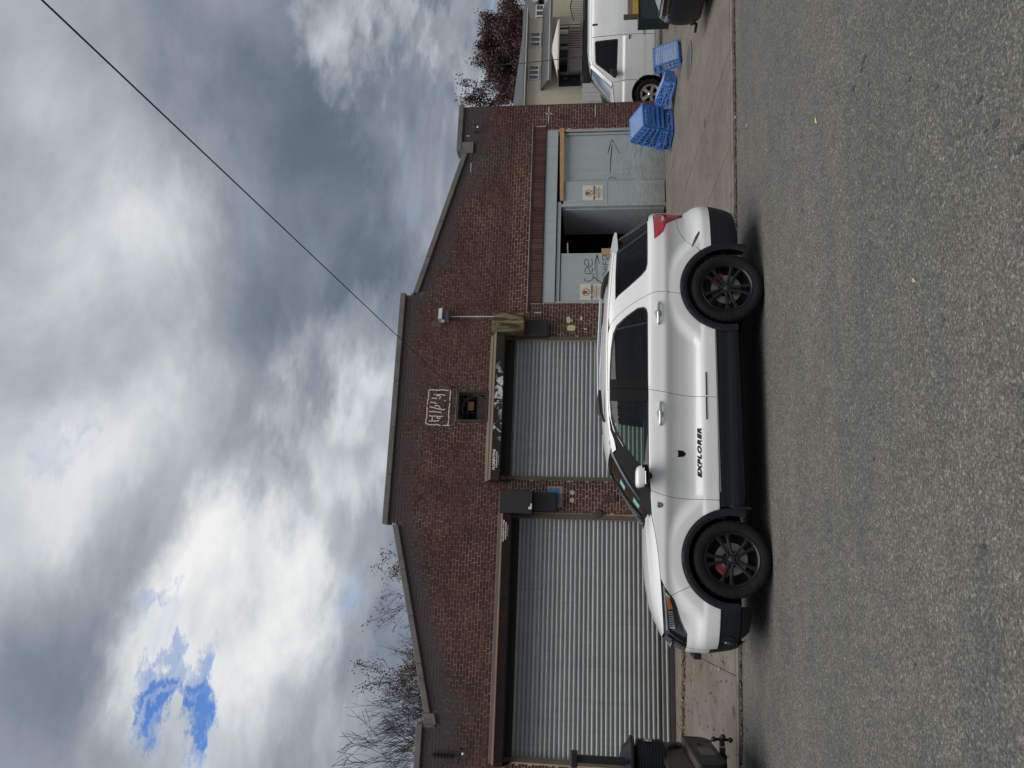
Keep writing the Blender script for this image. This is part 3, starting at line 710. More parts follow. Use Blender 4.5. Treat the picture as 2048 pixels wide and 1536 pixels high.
# motor covers
def cover(name, x0, x1, z0, z1, dd, m_, parent=None, bev=.02):
    a, zb = fp(x0, z0, dd); b, zt = fp(x1, z1, dd)
    return MB().box(a, b, WALL_Y - dd, WALL_Y - .001, zb, zt).build(name, m_, parent or bld, True, bevel=bev)
BOXG = simple('dark_green_black', (.018, .020, .016), .55, .1, var=.25, scale=3, stretch=(1, 1, 4), bump=.1)
cover('motor_cover', 1.555, 2.06, 3.245, 3.985, .46, BOXG, d1); cover('control_box', 1.615, 2.03, 2.715, 3.235, .22, simple('black_box', (.012, .012, .013), .45, var=.2), d1, .012)
MB().box(1.60, 1.655, WALL_Y - .463, WALL_Y - .459, 3.22, 3.29).box(1.655, 1.72, WALL_Y - .463, WALL_Y - .459, 3.22, 3.25).build('torn_label', WHITE_TRIM, d1, True)
def mossy():
    m, t, b = mat('mossy_rust_box'); g = t.new('ShaderNodeNewGeometry'); P = g.outputs['Position']
    n = t.noise(t.scalev(P, (7, 2, .9)), 1.7, 8, .68, .4); c = t.ramp(n, [(.28, (.012, .011, .009)), (.44, (.040, .036, .020)), (.52, (.16, .125, .055)), (.62, (.24, .20, .12)), (.75, (.24, .24, .22))])
    t.put(b.inputs['Base Color'], c); b.inputs['Roughness'].default_value = .8; return m
cover('motor_cover', 5.77, 6.235, 3.56, 4.31, .48, mossy(), d2); cover('control_box', 5.635, 6.05, 3.0, 3.60, .16, simple('olive_black_box', (.020, .020, .015), .5, var=.25), d2, .012)

# paint patches, blue sign, boxes on the piers
def blotch(name, x0, x1, z0, z1, m_, parent=bld, n=11, y=WALL_Y - .0065):
    mb = MB(); cx, cz = (x0 + x1) / 2, (z0 + z1) / 2
    pts = [(cx + (x1 - x0) / 2 * math.copysign(abs(math.cos(a)) ** .6, math.cos(a)) * rnd.uniform(.8, 1.05), cz + (z1 - z0) / 2 * math.copysign(abs(math.sin(a)) ** .6, math.sin(a)) * rnd.uniform(.8, 1.05)) for a in [2 * math.pi * i / n for i in range(n)]]
    mb.prism(pts, y, y + .004, 'y'); return mb.build(name, m_, parent, True)
CREAM = simple('cream_paint', (.55, .49, .32), .6, var=.08)
for q in ((5.95, 6.13, 2.47, 2.58), (5.99, 6.06, 2.43, 2.465), (5.76, 5.92, 2.35, 2.57), (6.02, 6.13, 2.2, 2.26), (5.79, 5.84, 2.09, 2.16), (1.98, 2.08, 2.33, 2.43), (1.81, 1.92, 2.33, 2.43), (2.02, 2.035, 2.52, 2.55), (1.93, 1.96, 2.06, 2.08)):
    blotch('paint_patch', *q, CREAM)
SMR = simple('lime_smear', (.42, .38, .36), .9, var=.1)
for q in ((11.30, 11.82, 3.10, 3.135), (11.42, 11.80, 1.93, 1.955), (11.55, 11.60, 3.02, 3.20), (10.98, 11.02, 5.10, 5.20), (6.20, 6.24, 3.15, 3.35), (9.95, 10.25, 5.02, 5.05)): blotch('mortar_smear', *q, SMR)
sg = empty('blue_wall_sign', (1.93, WALL_Y - .012, 2.6)); tag(sg, 'small weathered blue sign half hidden behind the black control box', 'sign')
bx('board', simple('sign_scuffed', (.30, .25, .22), .8, var=.3, scale=20), sg, 1.70, 2.16, WALL_Y - .012, WALL_Y - .007, 2.585, 2.92)
bx('print', simple('sign_blue', (.045, .17, .42), .6, var=.3, scale=15, dirt=(.5, .5, .5), dscale=20), sg, 1.78, 2.12, WALL_Y - .0145, WALL_Y - .0125, 2.655, 2.90)
tag(MB().box(1.84, 1.975, WALL_Y - .06, WALL_Y - .004, 1.44, 1.565).box(1.84, 1.975, WALL_Y - .055, WALL_Y - .004, 1.57, 1.70).build('junction_box', simple('box_brown', (.055, .040, .036), .6, var=.2), bevel=.006), 'brown double junction box on the brick pier between the shutters', 'electric box')
tag(MB().lathe([(1e-4, -.055), (.075, -.05), (.095, -.02), (.095, 0)], (1.58, WALL_Y - .004, 1.80), 'y', 20).build('alarm_bell', simple('bell_brown', (.06, .045, .04), .6), smooth=40), 'round brown alarm bell on the pier beside the wide shutter', 'alarm bell')
tag(MB().tube([(1.575, WALL_Y - .012, 2.68), (1.575, WALL_Y - .012, 1.90)], .011).build('conduit_pipe', STEEL, smooth=50), 'thin vertical conduit running down to the round alarm bell', 'pipe')

# vent hole with broken fan housing
vt = empty('wall_vent', Vector((3.95, WALL_Y, 4.36)) - base, parent=bld); vt['label'] = 'square vent opening with a rusty frame and curved fan shroud'
VW = simple('vent_frame_rust', (.045, .035, .030), .8, var=.3, scale=8, bump=.2)
for q in ((3.585, 4.315, 5.005, 5.055), (3.585, 4.315, 4.325, 4.375), (3.585, 3.63, 4.376, 5.004), (4.27, 4.315, 4.376, 5.004)):
    bx('frame', VW, vt, q[0], q[1], WALL_Y - .03, WALL_Y + .12, q[2], q[3])
bx('duct', DARK, vt, 3.60, 4.30, WALL_Y + .75, WALL_Y + .80, 4.33, 5.05)
for q in ((3.56, 3.612, 4.33, 5.05), (4.288, 4.33, 4.33, 5.05), (3.613, 4.287, 5.028, 5.06), (3.613, 4.287, 4.31, 4.352)): bx('duct_side', simple('duct_rust', (.05, .033, .028), .8), vt, q[0], q[1], WALL_Y + .305, WALL_Y + .749, q[2], q[3])
MB().lathe([(.30, .16), (.30, .36), (.285, .36), (.285, .16), (.30, .16)], (3.95, WALL_Y + .02, 4.66), 'y', 28, R(-75), R(110)).build('fan_shroud', simple('shroud_rust', (.16, .115, .095), .8, var=.3, scale=12), vt, True, smooth=40)
bx('plywood_scrap', simple('yellow_ply', (.50, .29, .11), .7, var=.1, scale=9), vt, 3.92, 4.13, WALL_Y + .30, WALL_Y + .31, 4.70, 4.83)  # scrap in its own yellow-brown ply colour
vb = MB()
for xx in (3.80, 3.96, 4.12): vb.tube([(xx, WALL_Y + .02, 4.37), (xx, WALL_Y + .02, 5.01)], .0028, 5)
for zz in (4.58, 4.80): vb.tube([(3.63, WALL_Y + .025, zz), (4.27, WALL_Y + .025, zz)], .0028, 5)
vb.build('grille_wire', plain('wire_rust', (.05, .04, .035), .7), vt, True)
bx('fan_plate', simple('plate_rust', (.075, .05, .043), .8, var=.3, scale=9), vt, 3.64, 4.26, WALL_Y + .22, WALL_Y + .24, 4.38, 4.60)

# white brushed graffiti high on the gable
PW = simple('white_brush_paint', (.66, .62, .57), .7, var=.1, scale=20)
def gz(pts):    # read off the photograph on the wall plane
    out = []
    for x, y in pts:
        X_ = 3.48 + (910 - (760 + y / 13.96)) * (0.84 / 132) * 1.02 if False else None
        ix, iy = 840 + x / 13.96, 760 + y / 13.96
        out.append(pix_wall(ix, iy))
    return out
def pix_wall(ix, iy, Yp=WALL_Y):
    d = FWD * 1500 + RGT * ((1536 - iy) - 768) - UPV * (ix - 1024); t = (Yp - EYE.y) / d.y; p = EYE + d * t
    return (p.x, p.z)
gm = MB()
for st in ([(240, 320), (270, 275), (330, 270), (480, 290), (620, 275), (700, 285), (800, 295)], [(245, 330), (245, 420), (240, 520), (215, 570), (210, 690)], [(200, 740), (200, 860), (195, 950), (190, 1040), (165, 1130), (165, 1215), (250, 1245), (400, 1255), (490, 1245), (580, 1280)],
           [(640, 1270), (740, 1270), (830, 1270)], [(850, 290), (850, 380), (845, 480), (830, 580)], [(825, 640), (835, 690), (810, 800), (805, 950), (805, 1110)], [(795, 1130), (795, 1210), (765, 1250)],
           [(390, 405), (440, 410), (560, 410), (650, 415), (710, 425)], [(440, 400), (460, 440), (540, 435), (575, 475), (545, 540)], [(325, 500), (400, 510), (480, 525)], [(290, 620), (360, 630), (470, 655)], [(400, 740), (430, 715), (500, 715), (545, 745), (590, 860)],
           [(270, 745), (350, 765), (470, 800), (600, 825), (700, 830)], [(255, 880), (380, 885), (480, 895), (600, 915)], [(250, 995), (330, 1010), (430, 1010), (560, 1020), (650, 1015)], [(430, 1000), (490, 1060), (530, 1075), (580, 1065)], [(350, 1015), (345, 1090), (335, 1170)], [(250, 1140), (330, 1150), (450, 1145), (540, 1135)], [(680, 570), (710, 600)]):
    P_ = gz(st); fine = []
    for (a, b) in zip(P_, P_[1:]):
        for q in range(4): fine.append((a[0] + (b[0] - a[0]) * q / 4, a[1] + (b[1] - a[1]) * q / 4))
    fine.append(P_[-1]); ribbon(gm, fine, .021, WALL_Y - .0075)
gm.build('graffiti', PW, bld, True)

# ---- boarded doorway
BW = empty('boarded_doorway', Vector((8.78, WALL_Y + .06, .235)) - base, parent=bld); BW['label'] = 'wide doorway boarded with grey painted plywood, one leaf open'
def ply(name, rough=.65, wear=.5):
    m, t, b = mat(name); g = t.new('ShaderNodeNewGeometry'); P = g.outputs['Position']
    s = t.new('ShaderNodeSeparateXYZ'); t.put(s.inputs[0], P)
    n = t.noise(P, 1.2, 5, .6); c = t.mix(n, (.33, .375, .38), (.41, .45, .455))
    gr = t.noise(t.scalev(P, (1.2, 1, 14)), 4, 7, .7, .2); low = t.maprange(t.math('ADD', s.outputs[2], t.math('MULTIPLY', t.noise(P, 1.6, 4), .9)), 2.5, 1.0)
    k = t.math('MULTIPLY', t.maprange(gr, .47, .66), t.math('MULTIPLY_ADD', low, .8, .06))
    c = t.mix(t.math('MULTIPLY', k, wear), c, (.17, .155, .13))
    c = t.mix(t.math('MULTIPLY', t.maprange(t.math('ADD', s.outputs[2], t.math('MULTIPLY', t.noise(P, 3, 6, .7), .7)), 1.35, .45), .65), c, (.15, .13, .10)); rn = t.maprange(t.noise(t.scalev(P, (9, 1, .5)), 1.6, 7, .7), .54, .70); c = t.mix(t.math('MULTIPLY', rn, .35), c, (.20, .20, .185))
    sp = t.maprange(t.math('ADD', t.voro(P, 7), t.math('MULTIPLY', t.noise(P, 30, 2), .1)), .10, .06); c = t.mix(t.math('MULTIPLY', sp, t.math('MULTIPLY', low, .55)), c, (.09, .09, .09))
    t.put(b.inputs['Base Color'], c); b.inputs['Roughness'].default_value = rough
    bp = t.new('ShaderNodeBump'); bp.inputs['Strength'].default_value = .25; bp.inputs['Distance'].default_value = .004; t.put(bp.inputs['Height'], gr); t.put(b.inputs['Normal'], bp.outputs[0]); return m
PLY = ply('grey_painted_ply'); PLYC = ply('grey_painted_board', .6, .25); PLYW = ply('grey_worn_ply', .7, 1.0)
# fascia boards along the head
bx('fascia_board', PLYC, BW, 6.48, 8.60, WALL_Y + .012, WALL_Y + .06, 2.862, 3.155, bevel=.004); bx('fascia_board', PLYC, BW, 8.603, 11.095, WALL_Y + .012, WALL_Y + .06, 2.862, 3.155, bevel=.004)
bx('head_rail', PLYC, BW, 6.48, 9.12, WALL_Y + .05, WALL_Y + .11, 2.755, 2.842, bevel=.003)
MB().hexa([(9.13, WALL_Y - .01, 2.70), (11.14, WALL_Y - .01, 2.715), (11.14, WALL_Y + .02, 2.715), (9.13, WALL_Y + .02, 2.70), (9.13, WALL_Y - .01, 2.785), (11.14, WALL_Y - .01, 2.825), (11.14, WALL_Y + .02, 2.825), (9.13, WALL_Y + .02, 2.785)]).build('chipboard_strip', simple('osb_strip', (.42, .24, .10), .8, var=.3, scale=28, dirt=(.62, .45, .25), dscale=30, damt=.8), BW, True)
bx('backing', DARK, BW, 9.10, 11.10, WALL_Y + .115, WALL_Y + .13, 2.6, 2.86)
# left leaf, middle sheet, right sheet
panelL = bx('plywood_panel', PLYC, BW, 6.515, 7.76, WALL_Y + .075, WALL_Y + .095, .26, 2.735); panelL['label'] = 'clean grey panel with a marker scrawl USE OTHER'
bx('jamb', PLYC, BW, 6.472, 6.513, WALL_Y + .03, WALL_Y + .12, .235, 2.86)
bx('timber_block', simple('raw_pine', (.42, .27, .13), .7, stretch=(8, 1, 1)), BW, 7.70, 7.86, WALL_Y + .03, WALL_Y + .074, 1.50, 1.77)
panelM = bx('plywood_panel', PLYW, BW, 9.055, 9.665, WALL_Y + .045, WALL_Y + .065, 1.635, 2.70); bx('plywood_panel', PLYW, BW, 9.055, 9.665, WALL_Y + .047, WALL_Y + .067, .26, 1.628)
bx('door_post', PLYW, BW, 8.985, 9.05, WALL_Y + .03, WALL_Y + .14, .235, 2.75)
panelR = bx('plywood_panel', PLYW, BW, 9.67, 10.985, WALL_Y + .11, WALL_Y + .13, .235, 2.72); panelR['label'] = 'large weathered grey panel with an arrow drawn on it'
for q in ((10.99, 11.03, .06), (11.034, 11.06, .09), (11.064, 11.098, .02)): bx('trim_strip', PLYC, BW, q[0], q[1], WALL_Y + q[2], WALL_Y + q[2] + .05, .235, 2.86)
bx('threshold', RUST, BW, 6.47, 11.09, WALL_Y + .01, WALL_Y + .16, .20, .236)
# open leaf swung inwards
lf = MB(); A_ = Vector((8.98, WALL_Y + .13)); th = R(87); dv = Vector((-math.cos(th), math.sin(th))); pv = Vector((-dv.y, dv.x)) * .04
q = [A_, A_ + dv * 1.2, A_ + dv * 1.2 + pv, A_ + pv]; q = q if pv.x < 0 else q
P = [(p.x, p.y, .27) for p in q] + [(p.x, p.y, 2.72) for p in q]
lf.hexa(P if (q[1] - q[0]).cross(q[2] - q[1]) > 0 else [P[0], P[3], P[2], P[1], P[4], P[7], P[6], P[5]]).build('open_leaf', PLYW, BW, True)['label'] = 'grey plywood leaf swung inwards'
for z in (2.45, 1.9, .6): MB().tube([(8.982, WALL_Y + .10, z - .05), (8.982, WALL_Y + .10, z + .05)], .013).build('hinge', STEEL, BW, True)
# dark room behind
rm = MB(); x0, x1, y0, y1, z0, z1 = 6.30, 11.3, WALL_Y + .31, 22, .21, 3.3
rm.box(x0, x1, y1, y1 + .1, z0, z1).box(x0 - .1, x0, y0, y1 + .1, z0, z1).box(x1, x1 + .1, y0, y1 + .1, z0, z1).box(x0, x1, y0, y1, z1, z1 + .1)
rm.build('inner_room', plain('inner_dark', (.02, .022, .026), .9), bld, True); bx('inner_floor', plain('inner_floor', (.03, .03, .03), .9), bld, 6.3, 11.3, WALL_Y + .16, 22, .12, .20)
tag(MB().tube([(7.79, WALL_Y + .20, 2.575), (8.09, WALL_Y + .20, 2.59)], .016).build('strip_light_tube', plain('tube_white', (.8, .8, .78), .4), BW, True, smooth=50))
# marker scrawls on the boards
INK = plain('marker_ink', (.035, .037, .04), .6)
def scrawl(parent, strokes, wd, y, m_=INK, zz=None):
    g = MB()
    for st in strokes:
        P_ = [pix_wall(*zz(*p), Yp=y) for p in st]; fine = []
        for (a, b) in zip(P_, P_[1:]):
            for k in range(3): fine.append((a[0] + (b[0] - a[0]) * k / 3, a[1] + (b[1] - a[1]) * k / 3))
        ribbon(g, fine + [P_[-1]], wd, y)
    return g.build('graffiti', m_, parent, True)
z1_ = lambda a, b: (1140 + a / 6.4, 380 + b / 6.4)
scrawl(panelL.parent, [[(190, 1130), (185, 1160), (210, 1170), (240, 1165), (285, 1150), (300, 1120), (290, 1100), (410, 1200)], [(190, 1070), (325, 1075)], [(190, 1060), (195, 1015), (215, 990), (245, 1010), (250, 1050), (280, 1050), (290, 1030), (285, 1000)], [(240, 985), (235, 900), (215, 885), (190, 900), (185, 940), (210, 975), (255, 985), (285, 960), (285, 910), (275, 880)],
                       [(345, 1165), (345, 1000), (345, 820)], [(320, 1030), (325, 920), (345, 820), (360, 880), (378, 945)], [(425, 1105), (420, 1080), (440, 1050), (470, 1040)], [(425, 1020), (480, 1020)], [(420, 985), (490, 985)], [(450, 1020), (450, 985)], [(425, 960), (500, 955)], [(425, 960), (422, 915)], [(455, 958), (455, 920)], [(420, 895), (525, 890)], [(420, 895), (418, 845), (450, 835), (475, 880), (520, 845)]], .016, WALL_Y + .0735, INK, z1_)
z2_ = lambda a, b: (880 + a / 3.938, 180 + b / 3.938)
scrawl(panelR.parent, [[(1340, 655), (1345, 540), (1355, 430)], [(1322, 500), (1340, 430), (1355, 390), (1375, 425), (1415, 500)], [(1330, 700), (1345, 685), (1370, 690), (1390, 700)]], .017, WALL_Y + .1085, INK, z2_)

# no parking signs
SC = simple('sign_cream', (.62, .60, .48), .5, var=.04); SR = plain('sign_red', (.38, .03, .035), .5); SK = plain('sign_black', (.02, .02, .02), .5)
for (x0, x1, z0, z1, yy, lab) in ((6.565, 6.97, 1.765, 2.27, WALL_Y + .0735, 'cream no parking sign on the clean panel, next to the brick pier'), (9.148, 9.548, 1.735, 2.232, WALL_Y + .0435, 'cream no parking sign on the narrow worn panel beside the open leaf')):
    sn = empty('no_parking_sign', ((x0 + x1) / 2, yy, z0)); tag(sn, lab, 'sign', 'no parking signs on the boarded doorway')
    bx('board', SC, sn, x0, x1, yy - .006, yy, z0, z1); yf = yy - .0085; cx = (x0 + x1) / 2
    cz = z1 - .145
    MB().lathe([(.078, 0), (.092, 0)], (cx - .01, yf, cz), 'y', 40).build('print_ring', SR, sn, True)
    wall_text('print', 'P', .15, SK, sn, cx - .015, yf - .0006, cz, .006)
    ml = MB(); a = R(-45); dx, dz = math.cos(a), math.sin(a); px, pz = -dz * .007, dx * .007; r_ = .08
    ml.add([(cx - .01 - dx * r_ - px, yf - .0012, cz - dz * r_ - pz), (cx - .01 + dx * r_ - px, yf - .0012, cz + dz * r_ - pz), (cx - .01 + dx * r_ + px, yf - .0012, cz + dz * r_ + pz), (cx - .01 - dx * r_ + px, yf - .0012, cz - dz * r_ + pz)], [(0, 1, 2, 3)]); ml.build('print_bar', SR, sn, True)
    wall_text('print', 'NO PARKING', .062, SK, sn, cx, yf, cz - .135, .0028)
    wall_text('print', 'UNAUTHORIZED VEHICLES', .023, SK, sn, cx, yf, cz - .178)
    wall_text('print', 'WILL BE TOWED AT', .027, SR, sn, cx, yf, cz - .208, .0006)
    wall_text('print', 'TOWED AWAY', .047, SR, sn, cx, yf, cz - .248, .0015)
    wall_text('print', 'OWNER EXPENSE', .024, SR, sn, cx, yf, cz - .286)
    wall_text('print', 'DRIVEWAY IN CONSTANT USE', .020, SK, sn, cx, yf, cz - .322)

# security light with its conduit, bracket and small lamps
sl = empty('security_light', (6.1, WALL_Y, 4.3)); tag(sl, 'grey boxy security light on a white conduit above the mossy box', 'wall light')
GB = simple('light_grey_box', (.20, .215, .215), .6, var=.08)
bx('housing', GB, sl, 5.98, 6.20, WALL_Y - .22, WALL_Y - .002, 5.33, 5.43, bevel=.008); MB().hexa([(5.96, WALL_Y - .36, 5.45), (6.22, WALL_Y - .36, 5.45), (6.22, WALL_Y - .02, 5.435), (5.96, WALL_Y - .02, 5.435), (5.96, WALL_Y - .30, 5.55), (6.22, WALL_Y - .30, 5.55), (6.22, WALL_Y - .02, 5.56), (5.96, WALL_Y - .02, 5.56)]).build('lamp_hood', simple('lamp_hood_grey', (.30, .34, .36), .5), sl, True, bevel=.008)
bx('lens', plain('lens_clear', (.5, .47, .42), .15), sl, 5.90, 5.955, WALL_Y - .28, WALL_Y - .20, 5.40, 5.47, bevel=.01)
MB().tube([(6.12, WALL_Y - .02, 5.33), (6.12, WALL_Y - .02, 4.27)], .014).build('conduit', plain('white_conduit', (.62, .62, .6), .5), sl, True, smooth=50)
cb = empty('cable_bracket', (-3.36, WALL_Y, 4.72)); tag(cb, 'black cable insulator bracket high on the wall, above the wide shutter', 'bracket')
bx('plate', BLACK, cb, -3.395, -3.335, WALL_Y - .05, WALL_Y - .003, 4.70, 5.13)
for i in range(6): MB().lathe([(1e-3, 0), (.035, .005), (.035, .03), (1e-3, .035)], (-3.365, WALL_Y - .09, 4.74 + i * .065), 'z', 12).build('insulator', plain('insulator_dark', (.02, .018, .02), .35), cb, True, smooth=40)
MB().tube([(-3.36, WALL_Y - .05, 5.0), (-3.5, WALL_Y - .14, 4.86), (-3.62, WALL_Y - .2, 4.95), (-3.75, WALL_Y - .3, 4.8)], .009, 6).build('cable', BLACK, cb, True)
for (x, z, lab) in ((-3.22, 4.53, 'small bare lamp bracket with white bulb above the wide shutter'), (11.08, 4.93, 'small bare lamp bracket with white bulb near the right corner of the gable')):
    lb = empty('lamp_bracket', (x, WALL_Y, z)); tag(lb, lab, 'lamp bracket', 'lamp brackets on the brick gable')
    s_ = -1 if x > 0 else 1
    MB().tube([(x, WALL_Y, z + .02), (x, WALL_Y - .10, z + .03), (x - s_ * .05, WALL_Y - .16, z - .03)], .016).build('arm', BLACK, lb, True); MB().sphere((x - s_ * .06, WALL_Y - .17, z - .045), .028).build('bulb', plain('bulb_white', (.8, .8, .78), .3), lb, True, smooth=60)
    MB().tube([(x - s_ * .05, WALL_Y - .1, z + .02), (x - s_ * .25, WALL_Y - .18, z + .06)], .02, 6).build('shade_arm', BLACK, lb, True)

# overhead cable from the gable towards the street
ca, cbp = Vector((4.39, WALL_Y - .01, 5.19)), EYE + pix_dir(84, 0) * 5.6
pts = []
for i in range(25):
    t_ = i / 24 * 1.35; p = ca.lerp(cbp, t_); p.z -= .25 * 4 * min(t_, 1) * (1 - min(t_, 1)) * .0; pts.append(p)
tag(MB().tube(pts, .0065, 6).build('overhead_cable', plain('cable_black', (.012, .012, .016), .6), smooth=50), 'black service cable sagging from the gable over the street', 'cable')
bx('cable_hook', BLACK, bld, 4.37, 4.41, WALL_Y - .03, WALL_Y + .02, 5.16, 5.22)
# ---------------------------------------------------------------- the white SUV (local: x to the tail, -y near side, z up)
_A = Vector((.376, 8.36, road_z(.376, 8.36))); _B = Vector((3.43, 8.22, road_z(3.43, 8.22)))
_e = (_B - _A).normalized(); _h = Vector((-_e.y, _e.x, 0)).normalized(); _n = (_h + Vector((0, 0, -.03))); _n = (_n - _e * _n.dot(_e)).normalized(); _z = _e.cross(_n)
_o = (_A + _B) / 2 + _n * .96
suv = empty('white_suv'); suv.matrix_world = Matrix(((_e.x, _n.x, _z.x, _o.x), (_e.y, _n.y, _z.y, _o.y), (_e.z, _n.z, _z.z, _o.z), (0, 0, 0, 1)))
tag(suv, 'white SUV with black wheels and black wheel arch trim parked at the kerb', 'car')

def paint_white():
    m, t, b = mat('white_car_paint'); tc = t.new('ShaderNodeTexCoord')
    s = t.new('ShaderNodeSeparateXYZ'); t.put(s.inputs[0], tc.outputs['Object'])
    b.inputs['Base Color'].default_value = (.6, .6, .59, 1)
    d = t.maprange(t.noise(tc.outputs['Object'], 7, 6, .7), .45, .8, 0, .10); t.put(b.inputs['Base Color'], t.mix(d, (.77, .775, .755), (.58, .55, .50)))
    b.inputs['Roughness'].default_value = .45; b.inputs['Coat Weight'].default_value = 1; b.inputs['Coat Roughness'].default_value = .13; b.inputs['Coat IOR'].default_value = 1.5
    return m
WP = paint_white()
CLAD = simple('black_cladding', (.010, .012, .015), .5, var=.12, scale=5, bump=.12, bscale=260, spec=.3)
SATINK = plain('satin_black', (.006, .006, .007), .5, spec=.12)
GLOSSK = plain('gloss_black', (.008, .008, .009), .12, 0, 1)
CG_F = glass('front_glass_tint', (.66, .78, .73)); CG_R = glass('privacy_glass', (.035, .042, .052)); CG_W = glass('windscreen_glass', (.55, .64, .60))
SEAL = plain('rubber_seal', (.010, .010, .011), .55)
TYRE = simple('tyre_rubber', (.009, .009, .010), .8, var=.2, scale=10, bump=.25, bscale=90, dirt=(.03, .028, .025), dscale=5, damt=.3, spec=.25)
RIM = plain('satin_black_rim', (.008, .008, .010), .30, .1, spec=.45)
CAL = plain('caliper_red', (.33, .025, .04), .45); DISC = simple('brake_disc', (.28, .27, .26), .4, .8, var=.2)
REDL = plain('tail_red', (.45, .006, .016), .10, 0, 1); CLEARL = plain('lamp_clear', (.6, .6, .58), .12, .2, 1); AMB = plain('lamp_amber', (.52, .16, .035), .2, 0, 1)

HUBZ, XF, XR, ARCH = .414, -1.545, 1.515, .475
sec = pchip([.18, .21, .25, .30, .40, .525, .545, .60, .665, .690, .725, .765, .80, .86, .95, 1.03, 1.075, 1.100, 1.125, 1.17, 1.23, 1.275, 1.30, 1.325, 1.50, 1.62, 1.68, 1.72, 1.755, 1.79, 1.81],
            [.80, .87, .90, .925, .940, .942, .946, .946, .945, .941, .925, .900, .886, .880, .891, .915, .937, .946, .947, .942, .934, .924, .912, .902, .838, .792, .766, .746, .724, .690, .64])
XF0, XR0, PF, PR = -1.42, 1.62, 3.3, 3.1
xfz = pchip([.18, .24, .32, .51, .69, .80, .90, .98, 1.06, 1.12, 1.20, 1.35], [-2.40, -2.47, -2.53, -2.575, -2.60, -2.60, -2.575, -2.54, -2.49, -2.44, -2.38, -2.30])
xrz = pchip([.20, .30, .50, .67, .78, .82, .90, 1.10, 1.24, 1.31, 1.45, 1.66, 1.75, 1.82], [2.60, 2.68, 2.76, 2.79, 2.77, 2.74, 2.70, 2.70, 2.70, 2.66, 2.55, 2.40, 2.33, 2.28])
def sstep(a, b, x): t = np.clip((x - a) / (b - a), 0, 1); return t * t * (3 - 2 * t)
def Yf(x, z):
    x = np.asarray(x, float); z = np.asarray(z, float); y = sec(z)
    for hx in (XF, XR):
        r = np.hypot(x - hx, z - HUBZ); wv = sstep(.78, .62, r) * sstep(.42, .52, z)
        y = y * (1 - wv) + np.maximum(y, .936) * wv
    y = y - .020 * sstep(1.2, 2.3, x) * sstep(1.2, 1.35, z)
    tf = np.clip((XF0 - x) / (XF0 - xfz(z)), 0, 1); tr = np.clip((x - XR0) / (xrz(z) - XR0), 0, 1)
    return y * np.maximum(1 - tf ** PF, 0) ** (1 / PF) * np.maximum(1 - tr ** PR, 0) ** (1 / PR)
KB = .62
def xb_front(z, k=KB): return XF0 + (xfz(z) - XF0) * (1 - k ** PF) ** (1 / PF)
def xb_rear(z, k=KB): return XR0 + (xrz(z) - XR0) * (1 - k ** PR) ** (1 / PR)
zh = pchip([-2.60, -2.45, -2.30, -2.10, -1.80, -1.56, -1.30, -1.13, -.90], [1.10, 1.105, 1.12, 1.140, 1.164, 1.187, 1.225, 1.258, 1.275])   # bonnet shut line
zt = pchip([-.62, -.40, -.20, .05, .33, .85, 1.30, 1.70, 2.00, 2.30, 2.45], [1.655, 1.705, 1.742, 1.772, 1.788, 1.798, 1.788, 1.766, 1.744, 1.712, 1.69])  # roof edge

